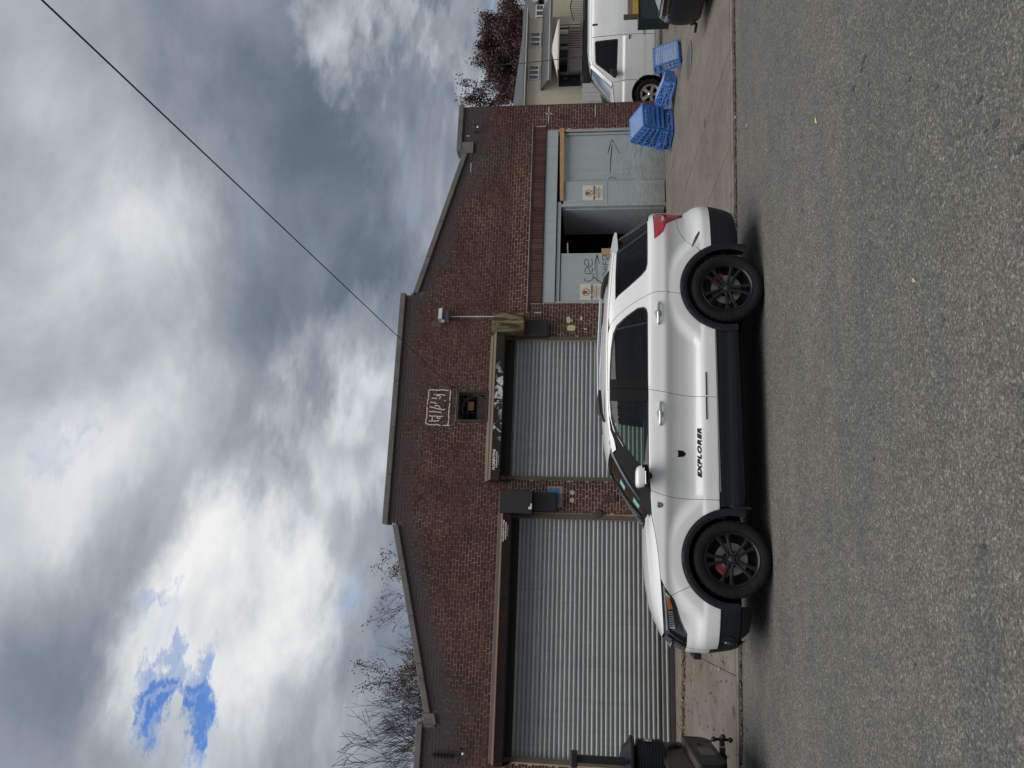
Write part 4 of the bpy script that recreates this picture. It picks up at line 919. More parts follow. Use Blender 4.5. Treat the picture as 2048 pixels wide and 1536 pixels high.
def panel(name, outer, m_, parent, holes=(), side=-1, off=0.0, h=.028, gap=.0025, flange=.02, fn=Yf, label=None):
    def shrink(lp, g):
        n = len(lp); ar = sum(lp[i][0] * lp[(i + 1) % n][1] - lp[(i + 1) % n][0] * lp[i][1] for i in range(n)); s_ = 1 if ar > 0 else -1; out = []
        for i in range(n):
            a, b, c = (np.array(lp[(i + k) % n], float) for k in (-1, 0, 1)); d1_ = b - a; d2_ = c - b
            l1, l2 = np.linalg.norm(d1_), np.linalg.norm(d2_)
            if l1 < 1e-9 or l2 < 1e-9: out.append(tuple(b)); continue
            n1 = np.array([-d1_[1], d1_[0]]) / l1 * s_; n2 = np.array([-d2_[1], d2_[0]]) / l2 * s_; q = n1 + n2; q /= max(np.linalg.norm(q), 1e-6)
            out.append(tuple(b + q * g / max(.5, float(q @ n1))))
        return out
    loops = [dens(shrink(list(outer), gap), h * .8)] + [dens(shrink(list(hl), -gap), h * .8) for hl in holes]
    V, T = triangulate(loops, h)
    x, z = V[:, 0], V[:, 1]; y = fn(x, z) + off; e_ = .004
    gx = (fn(x + e_, z) - fn(x - e_, z)) / (2 * e_); gz_ = (fn(x, z + e_) - fn(x, z - e_)) / (2 * e_)
    N = np.stack([-gx, np.ones_like(gx), -gz_], 1); N /= np.linalg.norm(N, axis=1)[:, None]
    P = np.stack([x, y, z], 1)
    T = [t if (V[t[1]][0] - V[t[0]][0]) * (V[t[2]][1] - V[t[0]][1]) - (V[t[1]][1] - V[t[0]][1]) * (V[t[2]][0] - V[t[0]][0]) < 0 else t[::-1] for t in T]   # faces +y
    verts = P.tolist(); norms = N.tolist(); faces = [tuple(t) for t in T]; key = {(round(a, 5), round(b, 5)): i for i, (a, b) in enumerate(V)}
    for li, lp in enumerate(loops):
        ids = [key.get((round(a, 5), round(b, 5))) for a, b in lp]; ids = [i for i in ids if i is not None]; n = len(ids); b0 = len(verts)
        ar = sum(V[ids[i]][0] * V[ids[(i + 1) % n]][1] - V[ids[(i + 1) % n]][0] * V[ids[i]][1] for i in range(n))
        for i in ids:
            verts.append(P[i].tolist()); verts.append((P[i] - N[i] * flange).tolist())
        for k in range(n):
            a, b = ids[k - 1], ids[(k + 1) % n]; d = P[b] - P[a]; nn = np.cross(d, N[ids[k]]); nn /= max(np.linalg.norm(nn), 1e-9)
            if ar < 0: nn = -nn
            nn = nn if li == 0 else -nn
            norms += [nn.tolist()] * 2
        for k in range(n):
            q = (b0 + 2 * k, b0 + 2 * ((k + 1) % n), b0 + 2 * ((k + 1) % n) + 1, b0 + 2 * k + 1)
            faces.append(q if (ar > 0) else q[::-1])
    verts = np.array(verts); norms = np.array(norms)
    if side < 0: verts[:, 1] *= -1; norms[:, 1] *= -1; faces = [f[::-1] for f in faces]
    c = (verts.min(0) + verts.max(0)) / 2
    pc = Vector(parent['mid']) if 'mid' in parent else Vector((0, 0, 0))
    me = bpy.data.meshes.new(name); me.from_pydata((verts - c).tolist(), [], faces); me.materials.append(m_); me.shade_smooth()
    me.normals_split_custom_set_from_vertices([tuple(v) for v in norms]); me.update()
    o = link(name, me, parent, Vector(c) - pc); o['mid'] = tuple(c)
    if label: o['label'] = label
    return o
def sub(mb, name, m_, parent, smooth=None, bevel=0):
    """a child whose mesh was written in car coordinates"""
    o = mb.build(name, m_, None, smooth=smooth, bevel=bevel); mid = o.location.copy(); o.parent = parent
    o.location = mid - (Vector(parent['mid']) if 'mid' in parent else Vector((0, 0, 0))); o['mid'] = tuple(mid); return o
def arc(hx, r, a0, a1, n=26, rz=None):
    return [(hx + r * math.cos(R(a0 + (a1 - a0) * i / n)), HUBZ + (rz or r) * math.sin(R(a0 + (a1 - a0) * i / n))) for i in range(n + 1)]
def zline(f, z0, z1, n=14): return [(float(f(z0 + (z1 - z0) * i / n)), z0 + (z1 - z0) * i / n) for i in range(n + 1)]
def xline(f, x0, x1, n=14): return [(x0 + (x1 - x0) * i / n, float(f(x0 + (x1 - x0) * i / n))) for i in range(n + 1)]

RO = .525     # outer radius of the arch trim
GF = [(-.925, .536), (-.925, .70), (-.922, .90), (-.912, 1.04), (-.885, 1.16), (-.84, 1.272)]           # front door leading edge
GM = [(.213, .536), (.22, .70), (.238, .90), (.252, 1.04), (.272, 1.16), (.299, 1.30), (.318, 1.45), (.330, 1.60), (.335, 1.762)]   # between the doors
GR_ = [(1.440, .957), (1.462, 1.10), (1.462, 1.22), (1.43, 1.32), (1.385, 1.42), (1.315, 1.54), (1.225, 1.655), (1.165, 1.715), (1.09, 1.752)]  # rear door trailing edge
DT = lambda a, b: [(a + (b - a) * i / 10, float(zt(a + (b - a) * i / 10)) - .026) for i in range(11)]
af = lambda z: 180 / math.pi * math.asin((z - HUBZ) / RO)
a54 = af(.536)
WIN_F = [(-.655, 1.292), (-.52, 1.43), (-.36, 1.555), (-.17, 1.668), (.02, 1.722), (.20, 1.738), (.318, 1.741), (.30, 1.45), (.286, 1.302)]
WIN_R = [(.318, 1.305), (.336, 1.45), (.352, 1.742), (.60, 1.742), (.82, 1.733), (1.00, 1.712), (1.10, 1.672), (1.20, 1.56), (1.285, 1.43), (1.292, 1.36), (1.26, 1.325), (1.20, 1.313)]
QG = [(1.425, 1.690), (1.47, 1.655), (1.58, 1.515), (1.69, 1.385), (1.75, 1.335), (1.83, 1.318)] + zline(lambda z: xb_rear(z, .80), 1.318, 1.675, 8) + [(2.06, 1.682), (1.75, 1.692)]
rear_seam = [(2.03, .742), (2.06, .80), (2.13, .87), (2.25, .912), (2.38, .945)]
TL = [(2.140, 1.236), (2.185, 1.185), (2.238, 1.137), (2.30, 1.118), (2.355, 1.102), (2.405, 1.050), (2.455, .985), (2.505, .90)] + zline(lambda z: xb_rear(z, .70), .895, 1.246, 8)
HL = [(-1.775, 1.163), (-1.86, 1.125), (-1.93, 1.075), (-1.99, 1.022), (-2.08, .985), (-2.20, .945), (-2.29, .905), (-2.345, .872)] + zline(lambda z: xb_front(z, .66), .872, 1.10, 8) + [(-2.30, 1.119), (-2.10, 1.139), (-1.90, 1.156)]
bumper_seam = [(-1.955, 1.052), (-1.90, .955), (-1.845, .848)]

for sd_ in (-1, 1):
    near = sd_ < 0
    # front wing
    aS = 180 - math.degrees(math.atan2(.848 - HUBZ, -(-1.845 - XF)))
    fen = [GF[0]] + GF[1:] + [(-.93, 1.274)] + xline(zh, -.95, -1.775, 14) + [(-1.86, 1.125), (-1.93, 1.075), (-1.955, 1.052), (-1.90, .955), (-1.845, .848)] + arc(XF, RO, 125, a54, 24)
    panel('front_wing', fen, WP, suv, side=sd_)
    fb = [(-1.955, 1.052), (-1.99, 1.022), (-2.08, .985), (-2.20, .945), (-2.29, .905), (-2.345, .872)] + zline(lambda z: xb_front(z, KB), .866, .536, 10) + [(-2.2, .536), (XF - RO * math.cos(R(a54)), .536)] + arc(XF, RO, 180 - a54, 125.5, 18) + [(-1.845, .848), (-1.90, .955)]
    panel('front_bumper_skin', fb, WP, suv, side=sd_, h=.022)
    fl = [(XF - RO * math.cos(R(a54)), .532), (-2.2, .532)] + zline(lambda z: xb_front(z, KB), .532, .330, 8) + [(-2.25, .318), (-2.045, .325), (XF - RO * .995, .44)]
    panel('lower_bumper', fl, CLAD, suv, side=sd_, h=.025, off=.004)
    panel('air_dam', [(-2.035, .322), (-2.25, .314)] + zline(lambda z: xb_front(z, .74), .322, .225, 6) + [(-2.30, .208), (-2.10, .205), (-2.035, .215)], CLAD, suv, side=sd_, h=.03, off=.012)
    # doors
    fd = panel('front_door', GF + [(-.70, 1.288), (-.655, 1.2885)] + [(-.50, 1.462), (-.34, 1.586), (-.15, 1.695), (.02, 1.742)] + DT(.06, .335)[1:-1] + GM[::-1], WP, suv, holes=[[(x_ * 1.0, z_) for x_, z_ in WIN_F]], side=sd_)
    rd = panel('rear_door', GM + DT(.335, 1.09)[1:-1] + GR_[::-1] + arc(XR, RO, 96, 180 - a54, 24), WP, suv, holes=[WIN_R], side=sd_)
    panel('door_window', WIN_F, CG_F, fd, side=sd_, off=-.006, flange=.004, gap=.004, h=.06)
    panel('door_window', WIN_R, CG_R, rd, side=sd_, off=-.006, flange=.004, gap=.004, h=.06)
    def ringloop(lp, g):     # thin rubber frame round a window
        n = len(lp); c = np.mean(lp, 0); return [tuple(np.array(p) + (c - np.array(p)) / np.linalg.norm(c - np.array(p)) * g) for p in lp]
    for lp, dr in ((WIN_F, fd), (WIN_R, rd)): panel('window_seal', lp, SEAL, dr, holes=[ringloop(lp, .022)], side=sd_, off=-.002, gap=.001, flange=.008, h=.05)
    panel('pillar_cover', [(.16, 1.305), (.2965, 1.303), (.3155, 1.45), (.3282, 1.60), (.3330, 1.742), (.20, 1.737), (.175, 1.6)], SATINK, fd, side=sd_, off=.0025, gap=0, flange=.008)
    panel('pillar_cover', [(.3015, 1.303), (.43, 1.307), (.45, 1.740), (.3370, 1.742), (.3320, 1.60), (.3195, 1.45)], SATINK, rd, side=sd_, off=.0025, gap=0, flange=.008)
    panel('window_divider', [(1.085, 1.314), (1.105, 1.314), (1.06, 1.688), (1.04, 1.698)], GLOSSK, rd, side=sd_, off=-.004, gap=0, flange=.004)
    # quarter, roof side, rear bumper
    qp = GR_ + [(1.09, 1.752)] + DT(1.09, 2.29)[1:] + zline(lambda z: xb_rear(z, .80), 1.682, 1.31, 8) + zline(lambda z: xb_rear(z, .70), 1.30, 1.25, 2) + [(2.140, 1.2362), (2.185, 1.185), (2.238, 1.137), (2.30, 1.118), (2.355, 1.102), (2.405, 1.050), (2.452, .988), (2.43, .968), (2.317, .962), (2.22, .93), (2.13, .875), (2.05, .805), (2.00, .735)] + arc(XR, RO, 33.5, 96, 24)
    panel('quarter_panel', qp, WP, suv, holes=[QG], side=sd_)
    qg = panel('quarter_window', QG, CG_R, suv, side=sd_, off=-.005, flange=.006, gap=.003, h=.05)
    panel('window_seal', QG, SEAL, qg, holes=[ringloop(QG, .016)], side=sd_, off=-.0015, gap=.001, flange=.008, h=.05)
    panel('glass_edge_strip', [(2.02, 1.676), (2.05, 1.678), (2.30, 1.322), (2.26, 1.322)], GLOSSK, qg, side=sd_, off=-.003, gap=0, flange=.004)
    panel('roof_side', DT(-.15, 2.29) + [(2.32, 1.700)] + [(x_, z_ + .0) for x_, z_ in xline(zt, 2.29, -.42, 30)] + [(-.38, 1.655), (-.26, 1.68)], WP, suv, side=sd_, h=.02)
    rb = [(2.00, .735), (2.05, .805), (2.13, .875), (2.22, .93), (2.317, .962), (2.43, .968), (2.452, .988), (2.505, .90)] + zline(lambda z: xb_rear(z, KB), .89, .588, 10) + [(2.2, .588), (XR + RO * math.cos(math.asin((.588 - HUBZ) / RO)), .588)] + arc(XR, RO, math.degrees(math.asin((.588 - HUBZ) / RO)), 33, 8)
    panel('rear_bumper_skin', rb, WP, suv, side=sd_, h=.022)
    rl_ = [(XR + RO * .94, .584), (2.2, .584)] + zline(lambda z: xb_rear(z, KB), .584, .315, 8) + [(2.30, .285), (2.10, .275), (2.04, .30), (XR + RO * .99, .40)]
    panel('rear_lower_bumper', rl_, CLAD, suv, side=sd_, h=.025, off=.004)
    # sill cladding with its step, and chrome strip
    sc_ = [(-1.00, .532), (1.02, .560), (1.02, .44), (1.0, .335), (.98, .30), (-.80, .262), (-.97, .275), (-1.0, .35)]
    panel('sill_cladding', sc_, CLAD, suv, side=sd_, h=.025, off=.006, fn=lambda x, z: np.minimum(Yf(x, z), .945 - .10 * np.maximum(.36 - np.asarray(z), 0)) * 0 + .944 - .25 * np.maximum(.33 - np.asarray(z), 0) - .012 * sstep(.475, .455, np.asarray(z)) * sstep(.40, .42, np.asarray(z)))
    panel('chrome_strip', [(-.84, .520), (1.04, .550), (1.04, .562), (-.84, .532)], CHROME, suv, side=sd_, off=.014, gap=0, flange=.012)
    # arch trims
    for hx, lo0, lo1 in ((XF, -17, 188), (XR, -25, 193)):
        a0, a1 = -lo0 * -1, lo1; R_in = .455
        lp = arc(hx, RO + .010, a0, a1, 60) + arc(hx, R_in, a1, a0, 60)
        fl_ = lambda x, z, hx=hx: np.maximum(Yf(x, z), .945 - .0 * x) * 0 + (.962 + .016 * np.sin(np.pi * np.clip((np.hypot(np.asarray(x) - hx, np.asarray(z) - HUBZ) - R_in) / (RO + .01 - R_in), 0, 1)) - .035 * sstep(-2.0, -2.2, np.asarray(x)) * (hx < 0) - .02 * sstep(2.0, 2.15, np.asarray(x)) * (hx > 0))
        panel('wheel_arch_trim', lp, CLAD, suv, side=sd_, off=.0, fn=fl_, h=.03, flange=.10, gap=0)
        lm = MB(); lm.lathe([(.50, -.93 * 1), (.50, -.60), (.05, -.58)], (hx, 0, HUBZ), 'y', 30, R(-8), R(188))
        if not near: lm.v = [(x_, -y_, z_) for x_, y_, z_ in lm.v]; lm.f = [f[::-1] for f in lm.f]
        sub(lm, 'wheel_liner', DARK, suv)
        fx = hx + (.53 if hx < 0 else .50) * 1.0
        yy = sd_ * .93
    for (mx0, mx1, mz0, mz1) in ((-1.02, -.985, .205, .40), (2.0, 2.035, .20, .40)):
        sub(MB().box(mx0, mx1, sd_ * .70, sd_ * .965, mz0, mz1), 'mud_flap', CLAD, suv, bevel=.01)
    # lamps
    hb = panel('headlight', HL, GLOSSK, suv, side=sd_, off=-.012, h=.03, gap=.001, flange=.02)
    def lampbit(nm, lp, m_, par, off): panel(nm, lp, m_, par, side=sd_, off=off, h=.02, gap=0, flange=.006)
    lampbit('indicator', [(-1.955, 1.108), (-1.99, 1.065), (-2.095, 1.030), (-2.10, 1.085)], AMB, hb, -.008)
    lampbit('clear_marker', [(-1.918, 1.112), (-1.952, 1.110), (-1.987, 1.066), (-1.965, 1.062)], CLEARL, hb, -.008)
    lampbit('reflector', [(-2.115, 1.080), (-2.12, 1.030), (-2.305, 1.000), (-2.30, 1.058)], CHROME, hb, -.008)
    for k in range(7): lampbit('reflector_rib', [(-2.135 - k * .024, 1.075), (-2.143 - k * .024, 1.075), (-2.147 - k * .024, 1.015), (-2.139 - k * .024, 1.015)], GLOSSK, hb, -.005)
    lampbit('light_strip', [(-1.85, 1.140), (-1.86, 1.122), (-2.33, 1.075), (-2.33, 1.092)], plain('strip_grey', (.25, .26, .28), .3), hb, -.006)
    lampbit('lamp_trim', [(-2.10, .99), (-2.22, .950), (-2.31, .906), (-2.355, .89), (-2.345, .872), (-2.29, .905), (-2.20, .945), (-2.08, .985)], plain('trim_grey', (.12, .12, .13), .3), hb, -.006)
    tl = panel('tail_light', TL, REDL, suv, side=sd_, off=.006, h=.02, gap=.002)
    lampbit('reverse_lamp', [(2.40, 1.150), (2.41, 1.115), (2.485, 1.125), (2.485, 1.152)], CLEARL, tl, .010)
    panel('rear_reflector', [(2.015, .812), (2.06, .800), (2.16, .765), (2.235, .722), (2.205, .712), (2.12, .748), (2.05, .785)], plain('reflector_red', (.08, .004, .008), .25, 0, 1), suv, side=sd_, off=.004, gap=0)
    # fog lamp pocket
    yf_ = float(Yf(-2.40, .435)); sub(MB().lathe([(.052, -.004), (.066, .012), (.078, .004), (.080, -.02)], (-2.40, 0, .435), 'y', 24) if False else MB().tube([(-2.385, sd_ * (yf_ - .03), .435), (-2.412, sd_ * (yf_ + .028), .435)], [.072, .066], 20), 'fog_lamp_bezel', CLAD, suv, smooth=50); sub(MB().sphere((-2.416, sd_ * (yf_ + .026), .435), .050, 16, (.5, .5, 1)), 'fog_lamp', plain('fog_glass', (.02, .025, .028), .08, 0, 1), suv, smooth=60)
    # handles
    for hx0, hz, dr in ((-.117, 1.169, fd), (1.064, 1.192, rd)):
        yb = float(Yf(hx0 + .13, hz)); h_ = MB(); s_ = sd_
        h_.tube([(hx0, s_ * (yb + .004), hz), (hx0 + .03, s_ * (yb + .034), hz + .001), (hx0 + .13, s_ * (yb + .042), hz + .002), (hx0 + .235, s_ * (yb + .036), hz + .001), (hx0 + .268, s_ * (yb + .004), hz)], [.014, .017, .018, .017, .014], 10)
        sub(h_, 'door_handle', CHROME, dr, smooth=60)
        sub(MB().sphere((hx0 + .125, s_ * (yb - .002), hz + .004), .056, 16, (1.0, .24, .80)), 'handle_cup', simple('cup_shade_grey', (.36, .37, .37), .3, var=.05, coat=1), dr, smooth=60)  # grey of the cup paints in the shade of the hollow
    # moulding
    for a_, b_, dr in ((-.039, .213, fd), (.233, .500, rd)): panel('door_moulding', [(a_, .657), (b_, .660), (b_, .672), (a_, .669)], SEAL, dr, side=sd_, off=.008, gap=0, flange=.008)
    # mirror
    s_ = sd_
    def sup(c, ax_, k=.55, n=20, keep=None):
        m_ = MB(); pw = lambda v: math.copysign(abs(v) ** k, v)
        def fn(u, v): a1, a2 = -math.pi / 2 + math.pi * u, 2 * math.pi * v; return (c[0] + ax_[0] * pw(math.cos(a1)) * pw(math.cos(a2)) - (ax_[2] * pw(math.sin(a1))) * .25, c[1] + ax_[1] * pw(math.cos(a1)) * pw(math.sin(a2)), c[2] + ax_[2] * pw(math.sin(a1)))
        m_.grid(fn, n, n * 2, flip=True)
        if keep: m_.f = [f for f in m_.f if keep([sum(m_.v[i][q] for i in f) / len(f) for q in range(3)])]
        return m_
    cap = sub(sup((-.700, s_ * 1.055, 1.366), (.118, .125, .072)), 'wing_mirror', SATINK, suv, smooth=60)
    sub(sup((-.706, s_ * 1.057, 1.374), (.121, .130, .072), keep=lambda p: p[2] > 1.352 + .10 * (p[0] + .72)), 'mirror_cap', WP, cap, smooth=60)
    sub(MB().tube([(-.80, s_ * 1.187, 1.335), (-.66, s_ * 1.187, 1.338)], .008, 6), 'side_repeater', CLEARL, cap)
    sub(MB().tube([(-.68, s_ * .90, 1.29), (-.69, s_ * .97, 1.315), (-.69, s_ * 1.03, 1.34)], [.045, .04, .035], 10), 'mirror_arm', SATINK, cap, smooth=60)
    panel('sail_panel', [(-.86, 1.274), (-.66, 1.290), (-.545, 1.418), (-.60, 1.40)], SATINK, suv, side=sd_, off=.003, gap=0)
    # roof rail
    rp = [(.03, 1.845), (.12, 1.872), (.80, 1.888), (1.45, 1.868), (1.72, 1.838), (1.82, 1.80)]; yr = .635
    rr = sub(MB().tube([(.20, sd_ * yr, 1.872)] + [(x_, sd_ * (yr - .01), z_) for x_, z_ in rp[2:4]] + [(1.60, sd_ * yr, 1.848)], .017, 10), 'roof_rail', simple('rail_silver', (.42, .45, .48), .35, .5, var=.05), suv, smooth=60)
    for pts_ in (((-.04, 1.812), (.06, 1.858), (.20, 1.874), (.34, 1.876)), ((1.48, 1.868), (1.62, 1.852), (1.74, 1.818), (1.84, 1.772))):
        fm = MB(); fm.tube([(x_, sd_ * yr, z_ - .014) for x_, z_ in pts_], [.014, .032, .034, .020] if pts_[0][0] < 1 else [.020, .034, .034, .014], 10); sub(fm, 'rail_foot', SEAL, rr, smooth=60)
    # a pillar between windscreen and door glass
    ap_side = [(-1.10, 1.272), (-.95, 1.276), (-.82, 1.282), (-.650, 1.294), (-.52, 1.427), (-.36, 1.552), (-.17, 1.664), (-.06, 1.700), (.03, 1.721)]
    ap_scr = [(-1.14, 1.275), (-1.09, 1.29), (-1.04, 1.318), (-.93, 1.388), (-.77, 1.492), (-.60, 1.592), (-.44, 1.672), (-.36, 1.705), (-.30, 1.728)]
    n = len(ap_side); am = MB(); s_ = sd_
    vs = [(x_, s_ * (float(Yf(x_, z_)) + .003), z_) for x_, z_ in ap_side] + [(x_, s_ * (float(Yf(x_, z_)) - .030), z_ + .012) for x_, z_ in ap_scr]
    fs = [(i, i + 1, n + i + 1, n + i) for i in range(n - 1)]
    am.add(vs, fs if near else [f[::-1] for f in fs]); sub(am, 'windscreen_pillar', SATINK, suv, smooth=60)

# lettering and badges on the near side door and wing
LET = plain('letter_black', (.006, .006, .006), .5, spec=.15)
def on_side(me, cx, cz, sx, sz, parent, name, m_, shear=0, off=.004):
    co = np.array([v.co[:] for v in me.vertices]); lo, hi = co.min(0), co.max(0); c = (lo + hi) / 2
    x = cx + (co[:, 0] - c[0]) * sx / (hi[0] - lo[0]); z = cz + (co[:, 1] - c[1]) * sz / (hi[1] - lo[1])
    y = -(Yf(x, z) + off); P = np.stack([x, y, z], 1); mid = (P.min(0) + P.max(0)) / 2
    for v, p in zip(me.vertices, P - mid): v.co = p
    me.materials.clear(); me.materials.append(m_); me.update(); par = Vector(parent['mid']) if 'mid' in parent else Vector()
    return link(name, me, parent, Vector(mid) - par)
fd_near = [o for o in suv.children if o.name.startswith('front_door')][0]; wing = [o for o in suv.children if o.name.startswith('front_wing')][0]
on_side(text_mesh('EXPLORER', .1, .005, .30, space=1.15), -.412, .745, .555, .042, fd_near, 'lettering', LET, off=.010)
em = bpy.data.meshes.new('shield'); em.from_pydata([(0, 1, 0), (.12, 1.0, 0), (.5, .93, 0), (.88, 1, 0), (1, 1, 0), (.95, .35, 0), (.72, .12, 0), (.5, 0, 0), (.28, .12, 0), (.05, .35, 0)], [], [tuple(range(9, -1, -1))])
on_side(em, -.425, .932, .075, .088, fd_near, 'emblem', LET, off=.006)
em2 = bpy.data.meshes.new('badge'); em2.from_pydata([(0, 1, 0), (1, 1, 0), (1, .35, 0), (.5, 0, 0), (0, .35, 0)], [], [(4, 3, 2, 1, 0)])
bd = on_side(em2, -1.0, 1.167, .055, .062, wing, 'badge', LET, off=.005)
for k in range(3):
    em3 = bpy.data.meshes.new('badge_bar'); em3.from_pydata([(0, 0, 0), (1, 0, 0), (1, 1, 0), (0, 1, 0)], [], [(0, 1, 2, 3)]); on_side(em3, -1.0, 1.184 - k * .013, .038, .005, wing, 'badge_bar', plain('badge_grey', (.35, .35, .36), .4), off=.0065)

# nose and tail across the car
def nose(name, z0, z1, m_, k=KB, off=0, nz=10, ny=28, rear=False, kz=None):
    f = xrz if rear else xfz; x0 = XR0 if rear else XF0; p = PR if rear else PF; mb = MB()
    def fn(u, v):
        z = z0 + (z1 - z0) * u; kk = kz(z) if kz else k; y = (v * 2 - 1) * kk
        W = float(sec(z)) - (.020 * 1 if rear and z > 1.3 else 0); x = x0 + (float(f(z)) - x0) * (1 - abs(y) ** p) ** (1 / p) + (off if rear else -off)
        return (x, y * W, z)
    mb.grid(fn, nz, ny, flip=rear)
    mb.f = [g[::-1] for g in mb.f]
    return sub(mb, name, m_, suv, smooth=60)
def honeycomb():
    m, t, b = mat('grille_mesh'); tc = t.new('ShaderNodeTexCoord'); v = t.voro(t.scalev(tc.outputs['Object'], (1, 1, 1)), 26, 'DISTANCE_TO_EDGE')
    c = t.mix(t.maprange(v, .06, .12), (.03, .03, .032), (.002, .002, .002)); t.put(b.inputs['Base Color'], c); b.inputs['Roughness'].default_value = .3; return m
nose('grille', .868, 1.10, honeycomb(), .66); nose('bumper_centre', .62, .866, WP); nose('intake', .40, .618, CLAD); nose('chin', .215, .398, CLAD)
sub(MB().box(-2.665, -2.60, -.26, .26, .675, .765), 'plate_bracket', CLAD, suv, bevel=.012)
gm_ = MB()
for i in range(9):      # upright teeth of the grille surround, standing proud as in the photo
    y_ = -.52 + i * .13; z_ = .99; x_ = XF0 + (float(xfz(z_)) - XF0) * (1 - (abs(y_) / float(sec(z_))) ** PF) ** (1 / PF); gm_.box(x_ - .018, x_ + .03, y_ - .045, y_ + .045, .90, .935).box(x_ - .018, x_ + .03, y_ - .045, y_ + .045, 1.0, 1.03)
sub(gm_, 'grille_bars', GLOSSK, suv, bevel=.004)
nose('tailgate', .90, 1.30, WP, .70, rear=True); nose('rear_window', 1.315, 1.665, CG_R, .80, rear=True, off=-.01); nose('rear_bumper_centre', .588, .895, WP, rear=True); nose('rear_valance', .31, .585, CLAD, rear=True)
# bonnet
zc_h = pchip([-2.62, -2.50, -2.40, -2.30, -2.11, -1.775, -1.40, -1.22, -1.0], [1.095, 1.10, 1.135, 1.185, 1.252, 1.305, 1.322, 1.322, 1.325])
def hood_fn(s, v, dz=0):
    vv = v * 2 - 1; k_ = .64
    xe0, xe1 = -.93, float(xb_front(1.115, k_)); xend = XF0 + (float(xfz(1.115)) - XF0) * (1 - (abs(vv) * k_) ** PF) ** (1 / PF)
    s2 = s ** .85; xe = xe0 + (xe1 - xe0) * s2; ye = float(Yf(xe, zh(xe))) - .006
    xc = -1.235 + .305 * abs(vv) ** 2.2; x = xc + (xend - xc) * s2
    ze = float(zh(xe)) + .002; zc = float(zc_h(x)); zc = max(zc, ze)
    rid = .010 * math.exp(-((abs(vv) - .62) / .06) ** 2) * (1 - s)
    z = ze + (zc - ze) * (1 - abs(vv) ** 2.6) + rid
    return (x, vv * ye, z - dz)
mb = MB(); mb.grid(hood_fn, 40, 44); mb.grid(lambda s, v: (lambda p: (p[0] + .006, p[1], p[2] - .03))(hood_fn(1, v, .03 * s)), 1, 44)
bon = sub(mb, 'bonnet', WP, suv, smooth=50)
mb = MB(); mb.grid(lambda s, v: (lambda p, q: (p[0] + .001 + (q[0] - p[0]) * s, p[1] + (q[1] - p[1]) * s, p[2] - .012 + (q[2] - p[2]) * s))(hood_fn(0, v), (-1.05 - .09 * 0 + (.0 if True else 0) - .14 * (1 - (2 * v - 1) ** 2), (2 * v - 1) * .885, 1.296 + .03 * (1 - (2 * v - 1) ** 2))), 3, 24); sub(mb, 'cowl', SEAL, suv, smooth=50)
# windscreen, roof
def scr(s, v, edge=0):
    vv = v * 2 - 1; a = vv * vv
    xb, zb = -1.20 + .16 * a, 1.330 - .040 * a; xt, zt_ = -.555 + .20 * a, 1.742 - .022 * a
    yb = .885; yt = float(Yf(-.36, 1.705)) - .028
    x = xb + (xt - xb) * s; z = zb + (zt_ - zb) * s + .030 * math.sin(math.pi * s) * (1 - .3 * a); y = vv * (yb + (yt - yb) * s ** 1.1)
    return (x, y, z)
mb = MB(); mb.grid(scr, 14, 24); ws = sub(mb, 'windscreen', CG_W, suv, smooth=60)
mb = MB(); mb.grid(lambda s, v: (lambda p: (p[0] - .003, p[1], p[2] + .003))(scr(.93 + .07 * s, v)), 1, 24); mb.grid(lambda s, v: (lambda p: (p[0] - .003, p[1], p[2] + .003))(scr(.07 * s, v)), 1, 24)
for v0, v1 in ((0, .05), (.95, 1)): mb.grid(lambda s, v: (lambda p: (p[0] - .003, p[1], p[2] + .003))(scr(s, v0 + (v1 - v0) * v)), 14, 2)
sub(mb, 'screen_border', GLOSSK, ws)
STK = plain('sticker_green', (.18, .42, .36), .5)
for s0, v0 in ((.50, .13), (.16, .10)):
    mb = MB(); mb.grid(lambda s, v: (lambda p: (p[0] - .006, p[1], p[2] + .004))(scr(s0 + .13 * s, v0 + .065 * v)), 2, 2); sub(mb, 'window_sticker', STK, ws)
for k in (0, 1): sub(MB().tube([(-1.17 + .02 * k, -.55 + .62 * k, 1.345), (-1.10, -.25 + .62 * k, 1.395)], .012, 6), 'wiper', SEAL, suv)
zc_r = pchip([-.60, -.45, -.20, .20, .80, 1.40, 1.90, 2.30, 2.5], [1.735, 1.775, 1.815, 1.848, 1.862, 1.845, 1.806, 1.750, 1.71])
def roof_fn(s, v):
    vv = v * 2 - 1; a = vv * vv; xs = -.555 + .20 * a; xe = 2.40 - .10 * a; x = xs + (xe - xs) * s
    ze = float(zt(x)); ye = float(Yf(x, ze)) if s > 0 else float(Yf(x, ze)); zc = max(float(zc_r(x)), ze)
    return (x, vv * ye, ze + (zc - ze) * (1 - abs(vv) ** 2.8))
mb = MB(); mb.grid(roof_fn, 50, 36); sub(mb, 'roof_panel', WP, suv, smooth=60)
# spoiler
sp_ = MB(); n = 24; SPP = [(2.05, 1.700), (2.20, 1.765), (2.36, 1.738), (2.405, 1.722), (2.40, 1.700), (2.24, 1.684), (2.10, 1.678)]
def spl(u, v):
    vv = v * 2 - 1; a = abs(vv) ** 3; i = min(int(u * 7), 6); f = u * 7 - i; A_, B_ = SPP[i], SPP[(i + 1) % 7]
    return (A_[0] + (B_[0] - A_[0]) * f - .09 * a, vv * .70, A_[1] + (B_[1] - A_[1]) * f - .014 * a)
sp_.grid(spl, 7, n)
for v_ in (0, 1): sp_.add([spl(i / 7, v_) for i in range(7)], [tuple(range(7)) if v_ else tuple(range(6, -1, -1))])
sub(sp_, 'rear_spoiler', WP, suv, smooth=40)
